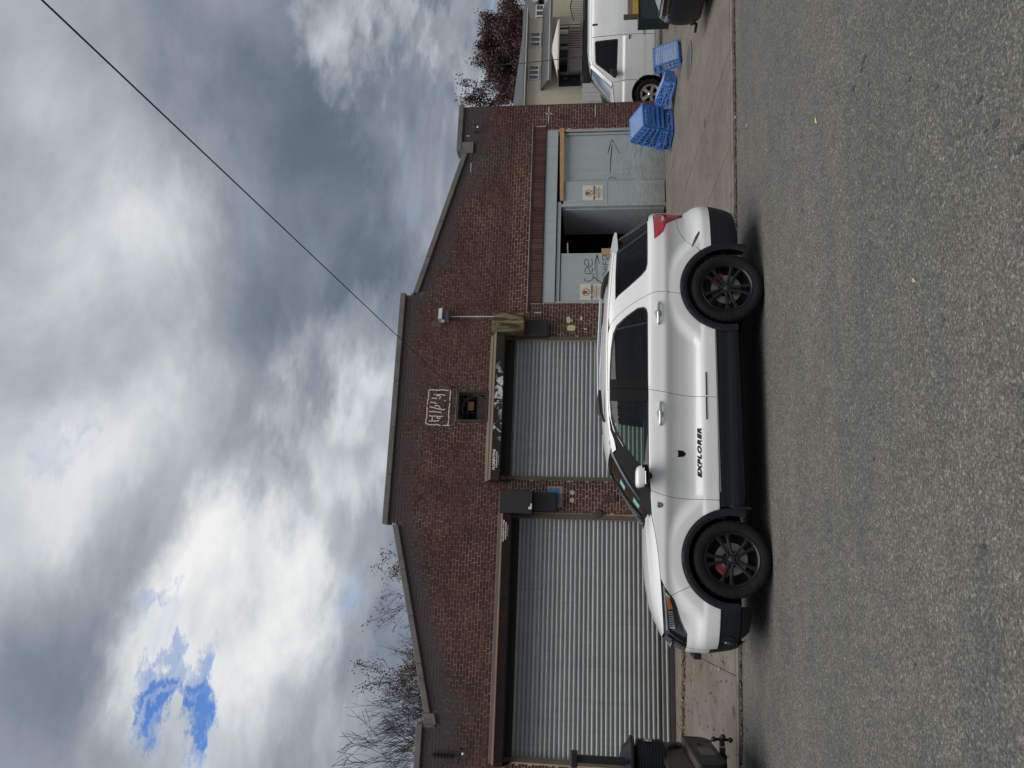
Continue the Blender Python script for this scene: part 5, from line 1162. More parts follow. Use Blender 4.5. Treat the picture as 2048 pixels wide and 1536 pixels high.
# cabin : tub, seats, dash, wheel
CAB = plain('cabin_black', (.012, .012, .013), .8)
tub = MB(); tub.box(-1.0, 2.2, -.78, .78, .40, .46).box(-1.0, 1.95, -.84, -.80, .46, 1.24).box(-1.0, 1.95, .80, .84, .46, 1.24).box(-1.12, -1.06, -.84, .84, .46, 1.24).box(2.20, 2.25, -.70, .70, .46, 1.28)
sub(tub, 'cabin_tub', CAB, suv)
sub(MB().box(-1.08, -.62, -.82, .82, 1.02, 1.24), 'dashboard', CAB, suv, bevel=.05)
for y_ in (-.42, .42):
    st_ = MB(); st_.box(-.25, .30, y_ - .25, y_ + .25, .70, .86).hexa([(.18, y_ - .25, .82), (.36, y_ - .25, .82), (.36, y_ + .25, .82), (.18, y_ + .25, .82), (.34, y_ - .22, 1.42), (.46, y_ - .22, 1.42), (.46, y_ + .22, 1.42), (.34, y_ + .22, 1.42)]).box(.36, .46, y_ - .13, y_ + .13, 1.45, 1.62)
    sub(st_, 'front_seat', CAB, suv, bevel=.03)
sub(MB().box(.9, 1.35, -.65, .65, .70, .86).hexa([(1.25, -.65, .82), (1.42, -.65, .82), (1.42, .65, .82), (1.25, .65, .82), (1.42, -.62, 1.40), (1.52, -.62, 1.40), (1.52, .62, 1.40), (1.42, .62, 1.40)]).box(1.45, 1.55, -.55, -.25, 1.41, 1.58).box(1.45, 1.55, .25, .55, 1.41, 1.58), 'rear_seat', CAB, suv, bevel=.03)
sub(MB().lathe([(.17, -.012), (.185, 0), (.17, .012), (.155, 0), (.17, -.012)], (-.52, -.42, 1.16), 'x', 24), 'steering_wheel', CAB, suv, smooth=60)
hl_ = MB(); hl_.grid(lambda u, v: (-.40 + 2.5 * u, (v - .5) * 1.2, 1.70 + .05 * math.sin(math.pi * u)), 4, 2); sub(hl_, 'headliner', plain('headliner', (.10, .10, .10), .9), suv)
und = MB(); und.box(-2.35, -2.08, -.62, .62, .24, .85).box(-1.0, 1.0, -.84, .84, .24, .398).box(-2.05, -1.05, -.50, .50, .26, .85).box(1.02, 2.02, -.50, .50, .28, .60).box(2.04, 2.45, -.62, .62, .30, .62)
sub(und, 'underbody', DARK, suv)
# wheels
def wheel(hx, sd_, rot):
    wl = empty('wheel', (hx, sd_ * .96, HUBZ), 0, suv)
    if sd_ > 0: wl.rotation_euler = (0, 0, math.pi)
    return wl, rot
def tyre_mesh():
    n = 108; prof = [(.283, .045), (.290, .022), (.310, .008), (.345, .0015), (.372, .004), (.392, .014), (.404, .030), (.411, .050), (.412, .080), (.404, .083), (.404, .092), (.413, .095), (.414, .125), (.413, .155), (.404, .158), (.404, .167), (.412, .170), (.411, .200), (.404, .220), (.372, .246), (.310, .242), (.283, .205)]
    vs, fs = [], []
    for i, (r, h) in enumerate(prof):
        for k in range(n):
            rr = r - (.0075 if (5 <= i <= 8 and k % 3 == 0) or (17 <= i <= 18 and k % 3 == 1) else 0) - (.004 if i in (11, 12, 13) and k % 4 == 0 else 0)
            a = 2 * math.pi * k / n; vs.append((rr * math.cos(a), h, rr * math.sin(a)))
    for i in range(len(prof) - 1):
        for k in range(n): fs.append((i * n + k, (i + 1) * n + k, (i + 1) * n + (k + 1) % n, i * n + (k + 1) % n))
    return MB().add(vs, [f[::-1] for f in fs])
def rim_mesh():
    mb = MB(); mb.lathe([(.286, .030), (.290, .020), (.284, .014), (.274, .018), (.262, .030), (.252, .075), (.248, .19), (.262, .205)], (0, 0, 0), 'y', 64)
    for k in range(5):
        a = 2 * math.pi * k / 5 + math.pi / 2
        for s in (-1, 1):
            def pt(r, t, y):
                q = a + s * t / r; return (r * math.cos(q), y, r * math.sin(q))
            # tapered twin spoke: narrow gap at the hub, splayed at the rim
            st = [(.052, .004, .038, .052), (.12, .010, .042, .044), (.19, .019, .054, .034), (.235, .027, .068, .030), (.268, .024, .088, .030)]
            vs = []
            for r, t0, t1, y in st: vs += [pt(r, t0, y), pt(r, (t0 + t1) / 2, y - .007), pt(r, t1, y), pt(r, t1 * .92, y + .040), pt(r, t0 * 1.1, y + .040)]
            fs = [(5 * i + j, 5 * i + (j + 1) % 5, 5 * i + 5 + (j + 1) % 5, 5 * i + 5 + j) for i in range(4) for j in range(5)]
            mb.add(vs, fs if s > 0 else [f[::-1] for f in fs])
    mb.lathe([(1e-4, .046), (.040, .046), (.072, .050), (.080, .060), (.080, .11), (1e-4, .11)], (0, 0, 0), 'y', 32)
    return mb
TYM = tyre_mesh(); RMM = rim_mesh()
tyre0 = TYM.build('tyre', TYRE, None, smooth=38, recentre=False); rim0 = RMM.build('rim', RIM, None, smooth=35, recentre=False)
cap0 = MB().lathe([(1e-4, .036), (.026, .037), (.033, .042), (.034, .05)], (0, 0, 0), 'y', 24).build('hub_cap', plain('cap_black', (.03, .03, .033), .25), None, smooth=40, recentre=False)
disc0 = MB().lathe([(.09, .105), (.172, .105), (.172, .125), (.09, .125)], (0, 0, 0), 'y', 40).build('brake_disc', DISC, None, recentre=False)
nut0 = MB().lathe([(1e-4, .034), (.010, .036), (.0115, .055)], (0, 0, 0), 'y', 8).build('lug_nut', plain('nut_dark', (.10, .10, .11), .25, .9), None, smooth=40, recentre=False)
first = True
for hx, sd_, rot, cang in ((XF, -1, 4, 142), (XR, -1, 30, 40), (XF, 1, 10, 40), (XR, 1, 50, 140)):
    wl, _ = wheel(hx, sd_, rot)
    for src in (tyre0, rim0, cap0, disc0):
        o = src if first else src.copy()
        if not first: COL.objects.link(o)
        o.parent = wl; o.rotation_euler = (0, R(-rot), 0)
    for k in range(5):
        o = nut0 if (first and k == 0) else nut0.copy()
        if not (first and k == 0): COL.objects.link(o)
        a = R(72 * k + 90 + 36 + rot); o.parent = wl; o.location = (.055 * math.cos(a), .008, .055 * math.sin(a))
    cl = MB(); a0 = R(cang)
    for rr0, rr1, y0, y1, da in ((.125, .195, .088, .112, 26), (.165, .195, .075, .112, 18)):
        vs = []; m2 = 8
        for k in range(m2 + 1):
            a = a0 + R(-da + 2 * da * k / m2); 
            for r_, y_ in ((rr0, y0), (rr1, y0), (rr1, y1), (rr0, y1)): vs.append((r_ * math.cos(a), y_, r_ * math.sin(a)))
        fs = [(4 * k + j, 4 * k + (j + 1) % 4, 4 * k + 4 + (j + 1) % 4, 4 * k + 4 + j) for k in range(m2) for j in range(4)] + [(3, 2, 1, 0), (4 * m2, 4 * m2 + 1, 4 * m2 + 2, 4 * m2 + 3)]
        cl.add(vs, fs)
    c = cl.build('brake_caliper', CAL, None, recentre=False); c.parent = wl
    back = MB().lathe([(1e-4, .14), (.25, .14)], (0, 0, 0), 'y', 24).build('dust_shield', DARK, None, recentre=False); back.parent = wl
    first = False
for o in list(suv.children_recursive):
    if 'mid' in o: del o['mid']
# ---------------------------------------------------------------- white cargo van in the yard beside the hall
VP_ = simple('van_white', (.70, .71, .70), .35, var=.03, scale=3, coat=.8, dirt=(.45, .42, .37), dscale=4, damt=.12)
VG = .052
cx = lambda L: [(-.97 + (x + .97) * .86, z) for x, z in L]
van = empty('cargo_van', (14.48, 18.55, VG), R(-22)); van.scale = (1.05, 1.05, 1.05); tag(van, 'white cargo van parked in the yard just behind the brick corner', 'van')
vsec = pchip([.22, .25, .32, .545, .56, .58, 1.05, 1.07, 1.09, 1.20, 1.50, 1.80, 1.90, 1.95, 1.985], [.90, .925, .94, .950, .958, .966, .970, .966, .955, .948, .905, .850, .815, .770, .66])
def Vf(x, z):
    x = np.asarray(x, float); y = vsec(np.asarray(z, float)); tf = np.clip((-1.25 - x) / .85, 0, 1)
    return y * np.maximum(1 - tf ** 3.2, 0) ** (1 / 3.2)
def varc(hx, r, a0, a1, n=18): return [(hx + r * math.cos(R(a0 + (a1 - a0) * i / n)), .385 + r * math.sin(R(a0 + (a1 - a0) * i / n))) for i in range(n + 1)]
hzv = pchip([-2.0, -1.6, -1.15, -.75, -.5], [1.16, 1.24, 1.325, 1.36, 1.37])
WN = cx([(-.45, 1.275), (-.47, 1.31), (-.02, 1.79), (.06, 1.815), (.62, 1.835), (.655, 1.80), (.665, 1.26), (.63, 1.235), (-.41, 1.255)])
for sd_ in (-1, 1):
    wg = cx([(-.60, .47), (-.56, .70), (-.545, 1.0), (-.60, 1.375)] + xline(hzv, -.62, -1.95, 12) + [(-1.98, .9), (-1.98, .47)]) + [(-1.50, .40)] + varc(-.97, .48, 178, 40, 18) + cx([(-.57, .68)])
    panel('front_wing', wg, VP_, van, side=sd_, fn=Vf, h=.06)
    dr = panel('front_door', [(-.497, .28), (-.497, .42)] + varc(-.97, .485, 8, 36, 6) + cx([(-.555, .70), (-.54, 1.0), (-.595, 1.375), (-.56, 1.40), (-.02, 1.885), (.10, 1.905), (.77, 1.915), (.775, .28)]), VP_, van, holes=[WN], side=sd_, fn=Vf, h=.06)
    panel('door_window', WN, glass('van_glass', (.22, .30, .27)), dr, side=sd_, fn=Vf, off=-.012, flange=.005, gap=.004, h=.1)
    panel('window_seal', WN, SEAL, dr, holes=[[(x_ + (-.03 - x_) * .06, z_ + (1.53 - z_) * .07) for x_, z_ in WN]], side=sd_, fn=Vf, off=-.006, gap=0, flange=.006, h=.08)
    panel('side_panel', cx([(.78, .28), (.78, 1.915)]) + [ (3.25, 1.915), (3.25, .30)] + [(2.95, .30)] + varc(2.42, .48, -8, 188, 20) + [(1.85, .28)], VP_, van, side=sd_, fn=Vf, h=.07)
    panel('roof_side', cx([(-.02, 1.89), (.10, 1.91), (.77, 1.92)]) + [(3.25, 1.92), (3.25, 1.985)] + cx([(.15, 1.985), (-.02, 1.93)]), VP_, van, side=sd_, fn=Vf, h=.05)
    sub(MB().box(.45 - .045, .45 + .065, sd_ * .965, sd_ * .985, .925, .955).box(.48, .50, sd_ * .96, sd_ * .975, .885, .905), 'door_handle', SEAL, dr, bevel=.005)
    m2 = MB(); m2.hexa([(-.50, sd_ * .96, 1.25), (-.36, sd_ * .96, 1.25), (-.36, sd_ * 1.12, 1.25), (-.50, sd_ * 1.12, 1.25), (-.48, sd_ * .96, 1.42), (-.34, sd_ * .96, 1.42), (-.34, sd_ * 1.12, 1.42), (-.48, sd_ * 1.12, 1.42)])
    if sd_ < 0: m2.f = [f[::-1] for f in m2.f]
    sub(m2, 'wing_mirror', SEAL, van, bevel=.02)
    pl = MB(); a_ = cx([(-.62, 1.378), (-.56, 1.41), (-.30, 1.65), (-.02, 1.895), (.02, 1.93)]); b_ = [(x_ - .085, z_ + .012) for x_, z_ in a_]
    vs = [(x_, sd_ * float(Vf(x_, z_)), z_) for x_, z_ in a_] + [(x_, sd_ * (float(Vf(x_, z_)) - .05), z_ + .01) for x_, z_ in b_]
    fs = [(i, i + 1, 5 + i + 1, 5 + i) for i in range(4)]; pl.add(vs, fs if sd_ < 0 else [f[::-1] for f in fs]); sub(pl, 'windscreen_pillar', VP_, van, smooth=60)
    sub(MB().box(-1.90, -1.84, sd_ * .55, sd_ * .80, .78, 1.02), 'headlight', CLEARL, van, bevel=.02)
wsm = MB(); wsm.grid(lambda s, v: (-.80 + .05 * (2 * v - 1) ** 2 + .64 * s, (2 * v - 1) * (.885 - .10 * s), 1.395 + .53 * s + .03 * math.sin(math.pi * s)), 6, 10); sub(wsm, 'windscreen', glass('van_screen', (.06, .075, .075)), van, smooth=60)
rfm = MB(); rfm.grid(lambda s, v: (-.17 + .05 * (2 * v - 1) ** 2 + 3.41 * s, (2 * v - 1) * .67, 1.945 + .04 * min(1, s * 8) + .05 * (1 - (2 * v - 1) ** 2) * min(1, s * 8)), 12, 10); sub(rfm, 'roof_panel', VP_, van, smooth=60)
hdm = MB(); hdm.grid(lambda s, v: (-.70 - 1.16 * s, (2 * v - 1) * (float(Vf(-.70 - 1.10 * s, 1.2)) - .005), float(hzv(-.66 - 1.36 * s)) + .05 * (1 - (2 * v - 1) ** 4)), 10, 12, flip=False); sub(hdm, 'bonnet', VP_, van, smooth=60)
sub(MB().box(-1.92, -1.82, -.86, .86, .36, .60), 'front_bumper', SEAL, van, bevel=.04); sub(MB().box(-1.88, -1.81, -.54, .54, .72, 1.10), 'grille', GLOSSK, van, bevel=.02); sub(MB().box(-1.84, -1.80, -.78, .78, .60, 1.18), 'nose_panel', VP_, van)
sub(MB().box(3.22, 3.26, -.92, .92, .30, 1.98), 'rear_doors', VP_, van, bevel=.02); sub(MB().box(-1.75, 3.2, -.75, .75, .26, .42).box(-.55, 3.15, -.80, .80, .42, .60), 'underbody', DARK, van)
sub(MB().box(-.35, .25, -.75, .75, .6, 1.05).box(.15, .3, -.7, .7, 1.05, 1.55), 'cab_seats', CAB, van, bevel=.04); sub(MB().box(.82, .86, -.86, .86, .6, 1.9), 'bulkhead', CAB, van)
SILV = plain('wheel_silver', (.62, .60, .55), .3, .7)
vr = MB(); vr.lathe([(.285, .045), (.27, .02), (.225, .05), (.215, .17)], (0, 0, 0), 'y', 40)
for k in range(5):
    a = 2 * math.pi * k / 5
    def q_(r, t, y): return (r * math.cos(a + t), y, r * math.sin(a + t))
    vr.add([q_(.06, -.7, .03), q_(.06, .7, .03), q_(.235, .19, .04), q_(.235, -.19, .04), q_(.06, -.7, .09), q_(.06, .7, .09), q_(.235, .19, .09), q_(.235, -.19, .09)], [(0, 1, 2, 3), (0, 4, 5, 1), (1, 5, 6, 2), (2, 6, 7, 3), (3, 7, 4, 0)])
vr.f = [f for f in vr.f]
vrim = vr.build('rim', SILV, None, recentre=False, smooth=35); vcap = MB().lathe([(1e-4, -.005), (.045, .0), (.07, .02), (.075, .05)], (0, 0, 0), 'y', 24).build('hub_cap', plain('cap_silver', (.75, .74, .68), .22, .8), None, smooth=50, recentre=False)
vback = MB().lathe([(1e-4, .15), (.23, .15)], (0, 0, 0), 'y', 20).build('brake_drum', DARK, None, recentre=False)
n_ = 0
for hx in (-.97, 2.42):
    for sd_ in (-1, 1):
        wl = empty('wheel', (hx, sd_ * .955, .385), 0 if sd_ < 0 else math.pi, van)
        ty = tyre0.copy(); COL.objects.link(ty); ty.parent = wl; ty.rotation_euler = (0, 0, 0); ty.scale = (.95, .9, .95)
        for src in (vrim, vcap, vback):
            o = src if n_ == 0 else src.copy()
            if n_: COL.objects.link(o)
            o.parent = wl; o.rotation_euler = (0, R(20), 0); o.scale = (.93, 1, .93)
        n_ += 1
        lm = MB(); lm.lathe([(.49, -.90), (.49, -.55), (.02, -.53)], (hx, 0, .385), 'y', 30)
        if sd_ > 0: lm.v = [(x_, -y_, z_) for x_, y_, z_ in lm.v]; lm.f = [f[::-1] for f in lm.f]
        sub(lm, 'wheel_liner', DARK, van)

# ---------------------------------------------------------------- silver car with a black nose cover, at the right edge
car2 = empty('silver_car', (9.52, 10.66, walk_z(10.2, 10.6)), R(-2.6)); tag(car2, 'silver car with a black vinyl nose cover parked across the pavement', 'car')
SP = simple('silver_paint', (.46, .47, .48), .3, .4, var=.03, coat=1); BRA = simple('black_vinyl', (.010, .011, .014), .38, var=.2, scale=5, bump=.8, bscale=5)
def c2w(x, z):    # half width in plan
    t_ = min(max((1.1 - x) / 1.12, 0), 1); return (.90 - .10 * max(0, (z - .9) / .6)) * max(1 - t_ ** 3.0, 0.0) ** (1 / 3.0)
def c2x(z): return float(pchip([.14, .22, .45, .62, .75, .84], [.10, .02, -.02, 0.0, .05, .12])(z))
def c2body(u, v, z0, z1):     # wraps from one side round the nose to the other
    s = u * 2 - 1; z = z0 + (z1 - z0) * v; a = abs(s); sg = math.copysign(1, s)
    if a > .55: x = c2x(z) + .45 + (a - .55) / .45 * 3.7 if False else None
    k = a / .5
    if a <= .5: th_ = k * math.pi / 2; y = .90 * math.sin(th_) ** .62 if th_ > 0 else 0; x = c2x(z) + .95 * (1 - math.cos(th_) ** .62 if th_ < math.pi / 2 - 1e-6 else 1)
    else: y = .90; x = c2x(z) + .95 + (a - .5) / .5 * 3.3
    y *= 1 - .05 * max(0, (z - .6) / .3) - .05 * max(0, (.35 - z) / .2)
    return (x, sg * y, z)
mb = MB(); mb.grid(lambda u, v: c2body(u, v, .26, .86), 60, 10, flip=True); sub(mb, 'body_shell', SP, car2, smooth=60)
mb = MB(); mb.grid(lambda u, v: (lambda p: (p[0] - .012, p[1] * 1.008, p[2]))(c2body(.265 + .47 * u, v, .16, .70)), 40, 12, flip=True); sub(mb, 'nose_cover', BRA, car2, smooth=60)
mb = MB(); mb.grid(lambda u, v: (lambda p: (p[0] - .016, p[1], p[2]))(c2body(.33 + .34 * u, v, .735, .775)), 30, 2, flip=True); sub(mb, 'chrome_bar', CHROME, car2, smooth=60)
mb = MB(); mb.grid(lambda u, v: (lambda p: (p[0] - .008, p[1], p[2]))(c2body(.30 + .40 * u, v, .705, .835)), 30, 4, flip=True); sub(mb, 'grille', GLOSSK, car2, smooth=60)
for s_ in (-1, 1):
    mb = MB(); mb.grid(lambda u, v: (lambda p: (p[0] - .012, p[1] * 1.008, p[2]))(c2body(.5 + s_ * (.19 + .06 * u), v, .715, .83)), 8, 4, flip=s_ > 0); sub(mb, 'headlight', CLEARL, car2, smooth=60)
    sub(MB().sphere((.16, s_ * .70, .27), .06, 12, (.5, 1, 1)), 'fog_lamp', GLOSSK, car2, smooth=60); sub(MB().box(.02, .09, s_ * .60, s_ * .78, .20, .24), 'fog_trim', SEAL, car2)
    for hx in (.95, 3.6):
        ty = tyre0.copy(); COL.objects.link(ty); wl = empty('wheel', (hx, s_ * .91, .315), 0 if s_ < 0 else math.pi, car2); ty.parent = wl; ty.scale = (.77, .8, .77); ty.rotation_euler = (0, 0, 0)
        o = vrim.copy(); COL.objects.link(o); o.parent = wl; o.scale = (.72, .8, .72)
        sub(MB().lathe([(.37, -s_ * 0 + s_ * .915), (.37, s_ * .905)], (hx, 0, .32), 'y', 24), 'wheel_arch', DARK, car2)
mb = MB(); mb.grid(lambda s, v: (c2x(.84) - .02 + 1.25 * s + .62 * (1 - s) * abs(2 * v - 1) ** 2.6, (2 * v - 1) * (.80 + .05 * s), .855 + .17 * s + .07 * (1 - (2 * v - 1) ** 2) * min(1, s * 4 + .4)), 14, 16); sub(mb, 'bonnet', SP, car2, smooth=60)
mb = MB(); mb.grid(lambda s, v: (1.30 + .75 * s, (2 * v - 1) * (.80 - .15 * s), 1.02 + .42 * s), 4, 8); sub(mb, 'windscreen', glass('car2_glass', (.05, .06, .065)), car2, smooth=60)
sub(MB().hexa([(1.3, -.85, .86), (4.1, -.85, .86), (4.1, .85, .86), (1.3, .85, .86), (2.06, -.64, 1.43), (3.7, -.64, 1.43), (3.7, .64, 1.43), (2.06, .64, 1.43)]), 'cabin', SP, car2, bevel=.06)
for s_ in (-1, 1):
    m2 = MB(); q = [(1.62, s_ * .842, .96), (3.75, s_ * .842, .96), (3.52, s_ * .690, 1.37), (2.08, s_ * .690, 1.37)]; m2.add(q if s_ < 0 else q[::-1], [(0, 1, 2, 3)]); sub(m2, 'side_window', GLOSSK, car2)
sub(MB().box(.35, 4.2, -.7, .7, .18, .5), 'underbody', DARK, car2)

# ---------------------------------------------------------------- pickup with tailgate spreader, cut by the left edge
pk = empty('pickup_truck', (-1.80, 9.72, road_z(-2.5, 9.7))); tag(pk, 'dark pickup truck with a ribbed spreader hopper and towing hitch on its tail', 'pickup truck')
PKP = simple('pickup_dark_paint', (.012, .011, .011), .4, var=.2, coat=.3); PKB = simple('bumper_black', (.009, .010, .014), .45, var=.2, spec=.3); PGREY = simple('bumper_tread', (.085, .08, .07), .7, var=.2, scale=20, bump=.3)
HOP = simple('hopper_black', (.011, .012, .013), .42, var=.15, spec=.35)
sub(MB().box(-5.3, -.10, -.95, .95, .48, 1.02), 'lower_body', PKP, pk, bevel=.04)
for s_ in (-1, 1): sub(MB().box(-2.3, -.10, s_ * .88, s_ * .955, 1.022, 1.30), 'bed_side', PKP, pk, bevel=.02)
sub(MB().hexa([(-.10, -.88, .76), (-.03, -.88, .76), (-.03, .88, .76), (-.10, .88, .76), (-.10, -.88, 1.06), (-.05, -.88, 1.06), (-.05, .88, 1.06), (-.10, .88, 1.06)]), 'tailgate', simple('tailgate_brown', (.040, .030, .024), .45, var=.3, scale=3, stretch=(1, 1, 4)), pk, bevel=.015)
sub(MB().box(-4.6, -2.31, -.92, .92, 1.022, 1.36), 'cab_lower', PKP, pk, bevel=.05); sub(MB().hexa([(-4.3, -.90, 1.361), (-2.33, -.90, 1.361), (-2.33, .90, 1.361), (-4.3, .90, 1.361), (-3.7, -.75, 1.85), (-2.45, -.75, 1.85), (-2.45, .75, 1.85), (-3.7, .75, 1.85)]), 'cab_upper', GLOSSK, pk, bevel=.05)
sub(MB().box(-3.7, -2.45, -.74, .74, 1.852, 1.88), 'cab_roof', PKP, pk, bevel=.02)
# step bumper : sloping corner, pale tread on the top and side edges
bp_ = MB(); pr = [(-.62, .43), (.62, .43), (.80, .52), (.80, .73), (-.80, .73), (-.80, .52)]
bp_.prism(pr, -.06, .05, 'x'); sub(bp_, 'rear_bumper', PKB, pk, bevel=.01)
tp = MB(); tp.box(-.06, .055, -.80, .80, .731, .765); tp.hexa([(-.06, .802, .52), (.052, .802, .52), (.052, .815, .52), (-.06, .815, .52), (-.06, .802, .764), (.052, .802, .764), (.052, .815, .764), (-.06, .815, .764)]); tp.hexa([(-.06, .62, .41), (.052, .62, .41), (.052, .80, .50), (-.06, .80, .50), (-.06, .62, .428), (.052, .62, .428), (.052, .80, .518), (-.06, .80, .518)])
sub(tp, 'bumper_tread', PGREY, pk, bevel=.004); sub(MB().sphere((.05, .35, .60), .018, 10), 'parking_sensor', SEAL, pk, smooth=60)
sub(MB().box(.05, .056, -.30, .12, .50, .66), 'number_plate', simple('plate_grey', (.14, .14, .125), .6, var=.2, scale=30), pk)
# towing hitch with three balls
ht = MB(); ht.box(-.40, .02, -.04, .04, .34, .42); sub(ht, 'hitch_receiver', PKB, pk, bevel=.006)
bm2 = MB().box(.021, .085, -.03, .03, .352, .412).box(.105, .20, -.028, .028, .354, .410); sub(bm2, 'ball_mount', PKB, pk, bevel=.006); sub(MB().box(.086, .104, -.031, .031, .351, .413), 'mount_label', simple('label_red', (.30, .12, .09), .6, var=.3, scale=60), pk)
for dz in (-1, 1):
    sub(MB().tube([(.17, 0, .382 + dz * .025), (.17, 0, .382 + dz * .07)], .016, 12), 'ball_neck', PKB, pk, smooth=50); sub(MB().sphere((.17, 0, .382 + dz * .095), .030, 14), 'hitch_ball', SEAL, pk, smooth=60)
sub(MB().sphere((.205, -.045, .378), .032, 14), 'hitch_ball', SEAL, pk, smooth=60)
# spreader hopper : ribbed drum, rim, lid, mast
hp = MB(); zz = [.99, 1.04] ; prof = [(.12, .99), (.27, 1.03)]
for i in range(9):
    z_ = 1.045 + i * .034; prof += [(.285, z_), (.300, z_ + .004), (.300, z_ + .018), (.285, z_ + .022)]
prof += [(.290, 1.36), (.20, 1.37), (.02, 1.371)]
hp.lathe(prof, (-.20, .20, 0), 'z', 36); hopper = sub(hp, 'spreader_hopper', HOP, pk, smooth=30)
sub(MB().lathe([(.20, 1.372), (.315, 1.39), (.335, 1.41), (.335, 1.435), (.29, 1.45), (.20, 1.54), (.09, 1.56), (1e-3, 1.56)], (-.20, .16, 0), 'z', 36), 'hopper_lid', HOP, pk, smooth=40)
sub(MB().box(.085, .105, .10, .22, 1.24, 1.27).box(.085, .100, .08, .24, 1.18, 1.235), 'latch', CHROME, pk, bevel=.004); wt = text_mesh('4', .06, .002); wt.transform(Matrix.Translation((.108, .16, 1.207)) @ Matrix.Rotation(R(90), 4, 'Z') @ Matrix.Rotation(R(90), 4, 'X')); wt.materials.clear(); wt.materials.append(SEAL); link('lettering', wt, pk)
sub(MB().box(-.145, -.065, -.15, -.07, 1.50, 2.05).box(-.19, -.03, -.20, -.02, 2.052, 2.13), 'mast', HOP, pk, bevel=.01)
sub(MB().tube([(-.12, .30, 1.02), (-.03, .42, .98), (.0, .50, .90), (-.04, .56, .80)], .03, 10), 'spreader_hose', simple('hose_olive', (.07, .06, .045), .6), pk, smooth=50)
for hx in (-1.15, -4.4):
    for s_ in (-1, 1):
        wl = empty('wheel', (hx, s_ * .93, .40), 0 if s_ < 0 else math.pi, pk); ty = tyre0.copy(); COL.objects.link(ty); ty.parent = wl; ty.rotation_euler = (0, 0, 0); ty.scale = (.97, 1, .97)
        o = rim0.copy(); COL.objects.link(o); o.parent = wl; o.scale = (.97, 1, .97); o.rotation_euler = (0, 0, 0)
sub(MB().box(-5.1, -.2, -.6, .6, .30, .475), 'underbody', DARK, pk)
for o in list(van.children_recursive) + list(car2.children_recursive) + list(pk.children_recursive):
    if 'mid' in o: del o['mid']
# ---------------------------------------------------------------- blue bread crates
BLUE = simple('crate_blue', (.050, .170, .50), .5, var=.2, scale=7, dirt=(.15, .19, .29), dscale=5, damt=.6); BLUE_SKYLIT = simple('crate_blue_skylit', (.30, .43, .70), .5, var=.1, scale=8)  # the grid's blue is lightened to carry the sky's reflection
L_, W_, H_ = .66, .54, .165
def crate_wall(L, H, holes, lean, nm, root, place):
    """upright wall built of bars round its openings; local u along, v up, wall leans outwards towards v=0"""
    mb = MB(); us = sorted({0, L} | {h[0] for h in holes} | {h[1] for h in holes}); vs_ = sorted({0, H} | {h[2] for h in holes} | {h[3] for h in holes})
    for i in range(len(us) - 1):
        for j in range(len(vs_) - 1):
            cu, cv = (us[i] + us[i + 1]) / 2, (vs_[j] + vs_[j + 1]) / 2
            if any(h[0] < cu < h[1] and h[2] < cv < h[3] for h in holes): continue
            a, b, c, d = us[i], us[i + 1], vs_[j], vs_[j + 1]
            f = lambda v: lean * (1 - v / H)
            mb.hexa([(a, -f(c), c), (b, -f(c), c), (b, -f(c) + .009, c), (a, -f(c) + .009, c), (a, -f(d), d), (b, -f(d), d), (b, -f(d) + .009, d), (a, -f(d) + .009, d)])
    f0 = lean; mb.box(-.012, L + .012, -f0 - .012, -f0 + .002, -.002, .020).box(0, L, -.005, .004, H - .016, H)
    for u in np.linspace(.0, L, 6): mb.box(u - .005, u + .005, -f0 * .6 - .008, -f0 * .6 + .004, .022, H - .018)
    mb.v = [place(*p) for p in mb.v]; return mb.build(nm, BLUE, root)
def make_crate():
    root = empty('bread_crate'); tag(root, 'x', 'crate', 'blue bread crates dumped beside the brick corner')
    big = [(.07, L_ - .07, .052, .118)]; row = []
    n = 6
    for i in range(n):
        a = .04 + i * (W_ - .08) / n; row += [(a, a + (W_ - .08) / n - .022, .035, .075), (a, a + (W_ - .08) / n - .022, .095, .135)]
    crate_wall(L_, H_, big, .028, 'side_wall', root, lambda u, y, v: (u, y, v)); crate_wall(L_, H_, big, .028, 'side_wall', root, lambda u, y, v: (L_ - u, W_ - y, v))
    crate_wall(W_, H_, row, .028, 'end_wall', root, lambda u, y, v: (y, W_ - u, v)); crate_wall(W_, H_, row, .028, 'end_wall', root, lambda u, y, v: (L_ - y, u, v))
    g = MB(); n1 = 17
    g.box(0, L_, 0, .028, H_ - .012, H_ + .002).box(0, L_, W_ - .028, W_, H_ - .012, H_ + .002).box(0, .028, .028, W_ - .028, H_ - .012, H_ + .002).box(L_ - .028, L_, .028, W_ - .028, H_ - .012, H_ + .002)
    g.build('base_frame', BLUE, root)
    g = MB()
    for i in range(1, n1): u = .028 + (L_ - .056) * i / n1; g.box(u - .0052, u + .0052, .028, W_ - .028, H_ - .010, H_ - .001)
    for i in range(1, 13): v = .028 + (W_ - .056) * i / 13; g.box(.028, L_ - .028, v - .0052, v + .0052, H_ - .008, H_ + .0005)
    g.build('base_grid', BLUE_SKYLIT, root)
    return root
def place(root, o, x, y, z, az, tilt, roll=0, lab=None):
    root.matrix_world = Matrix.Translation((x, y, z)) @ Matrix.Rotation(az, 4, 'Z') @ Matrix.Rotation(tilt, 4, 'X') @ Matrix.Rotation(roll, 4, 'Y')
    if lab: root['label'] = lab
cr0 = make_crate(); used = [False]
def crate(lab, x, y, z, az, tilt, roll=0):
    c = cr0 if not used[0] else copy_tree(cr0); used[0] = True; place(c, None, x, y, z, az, tilt, roll, lab); return c
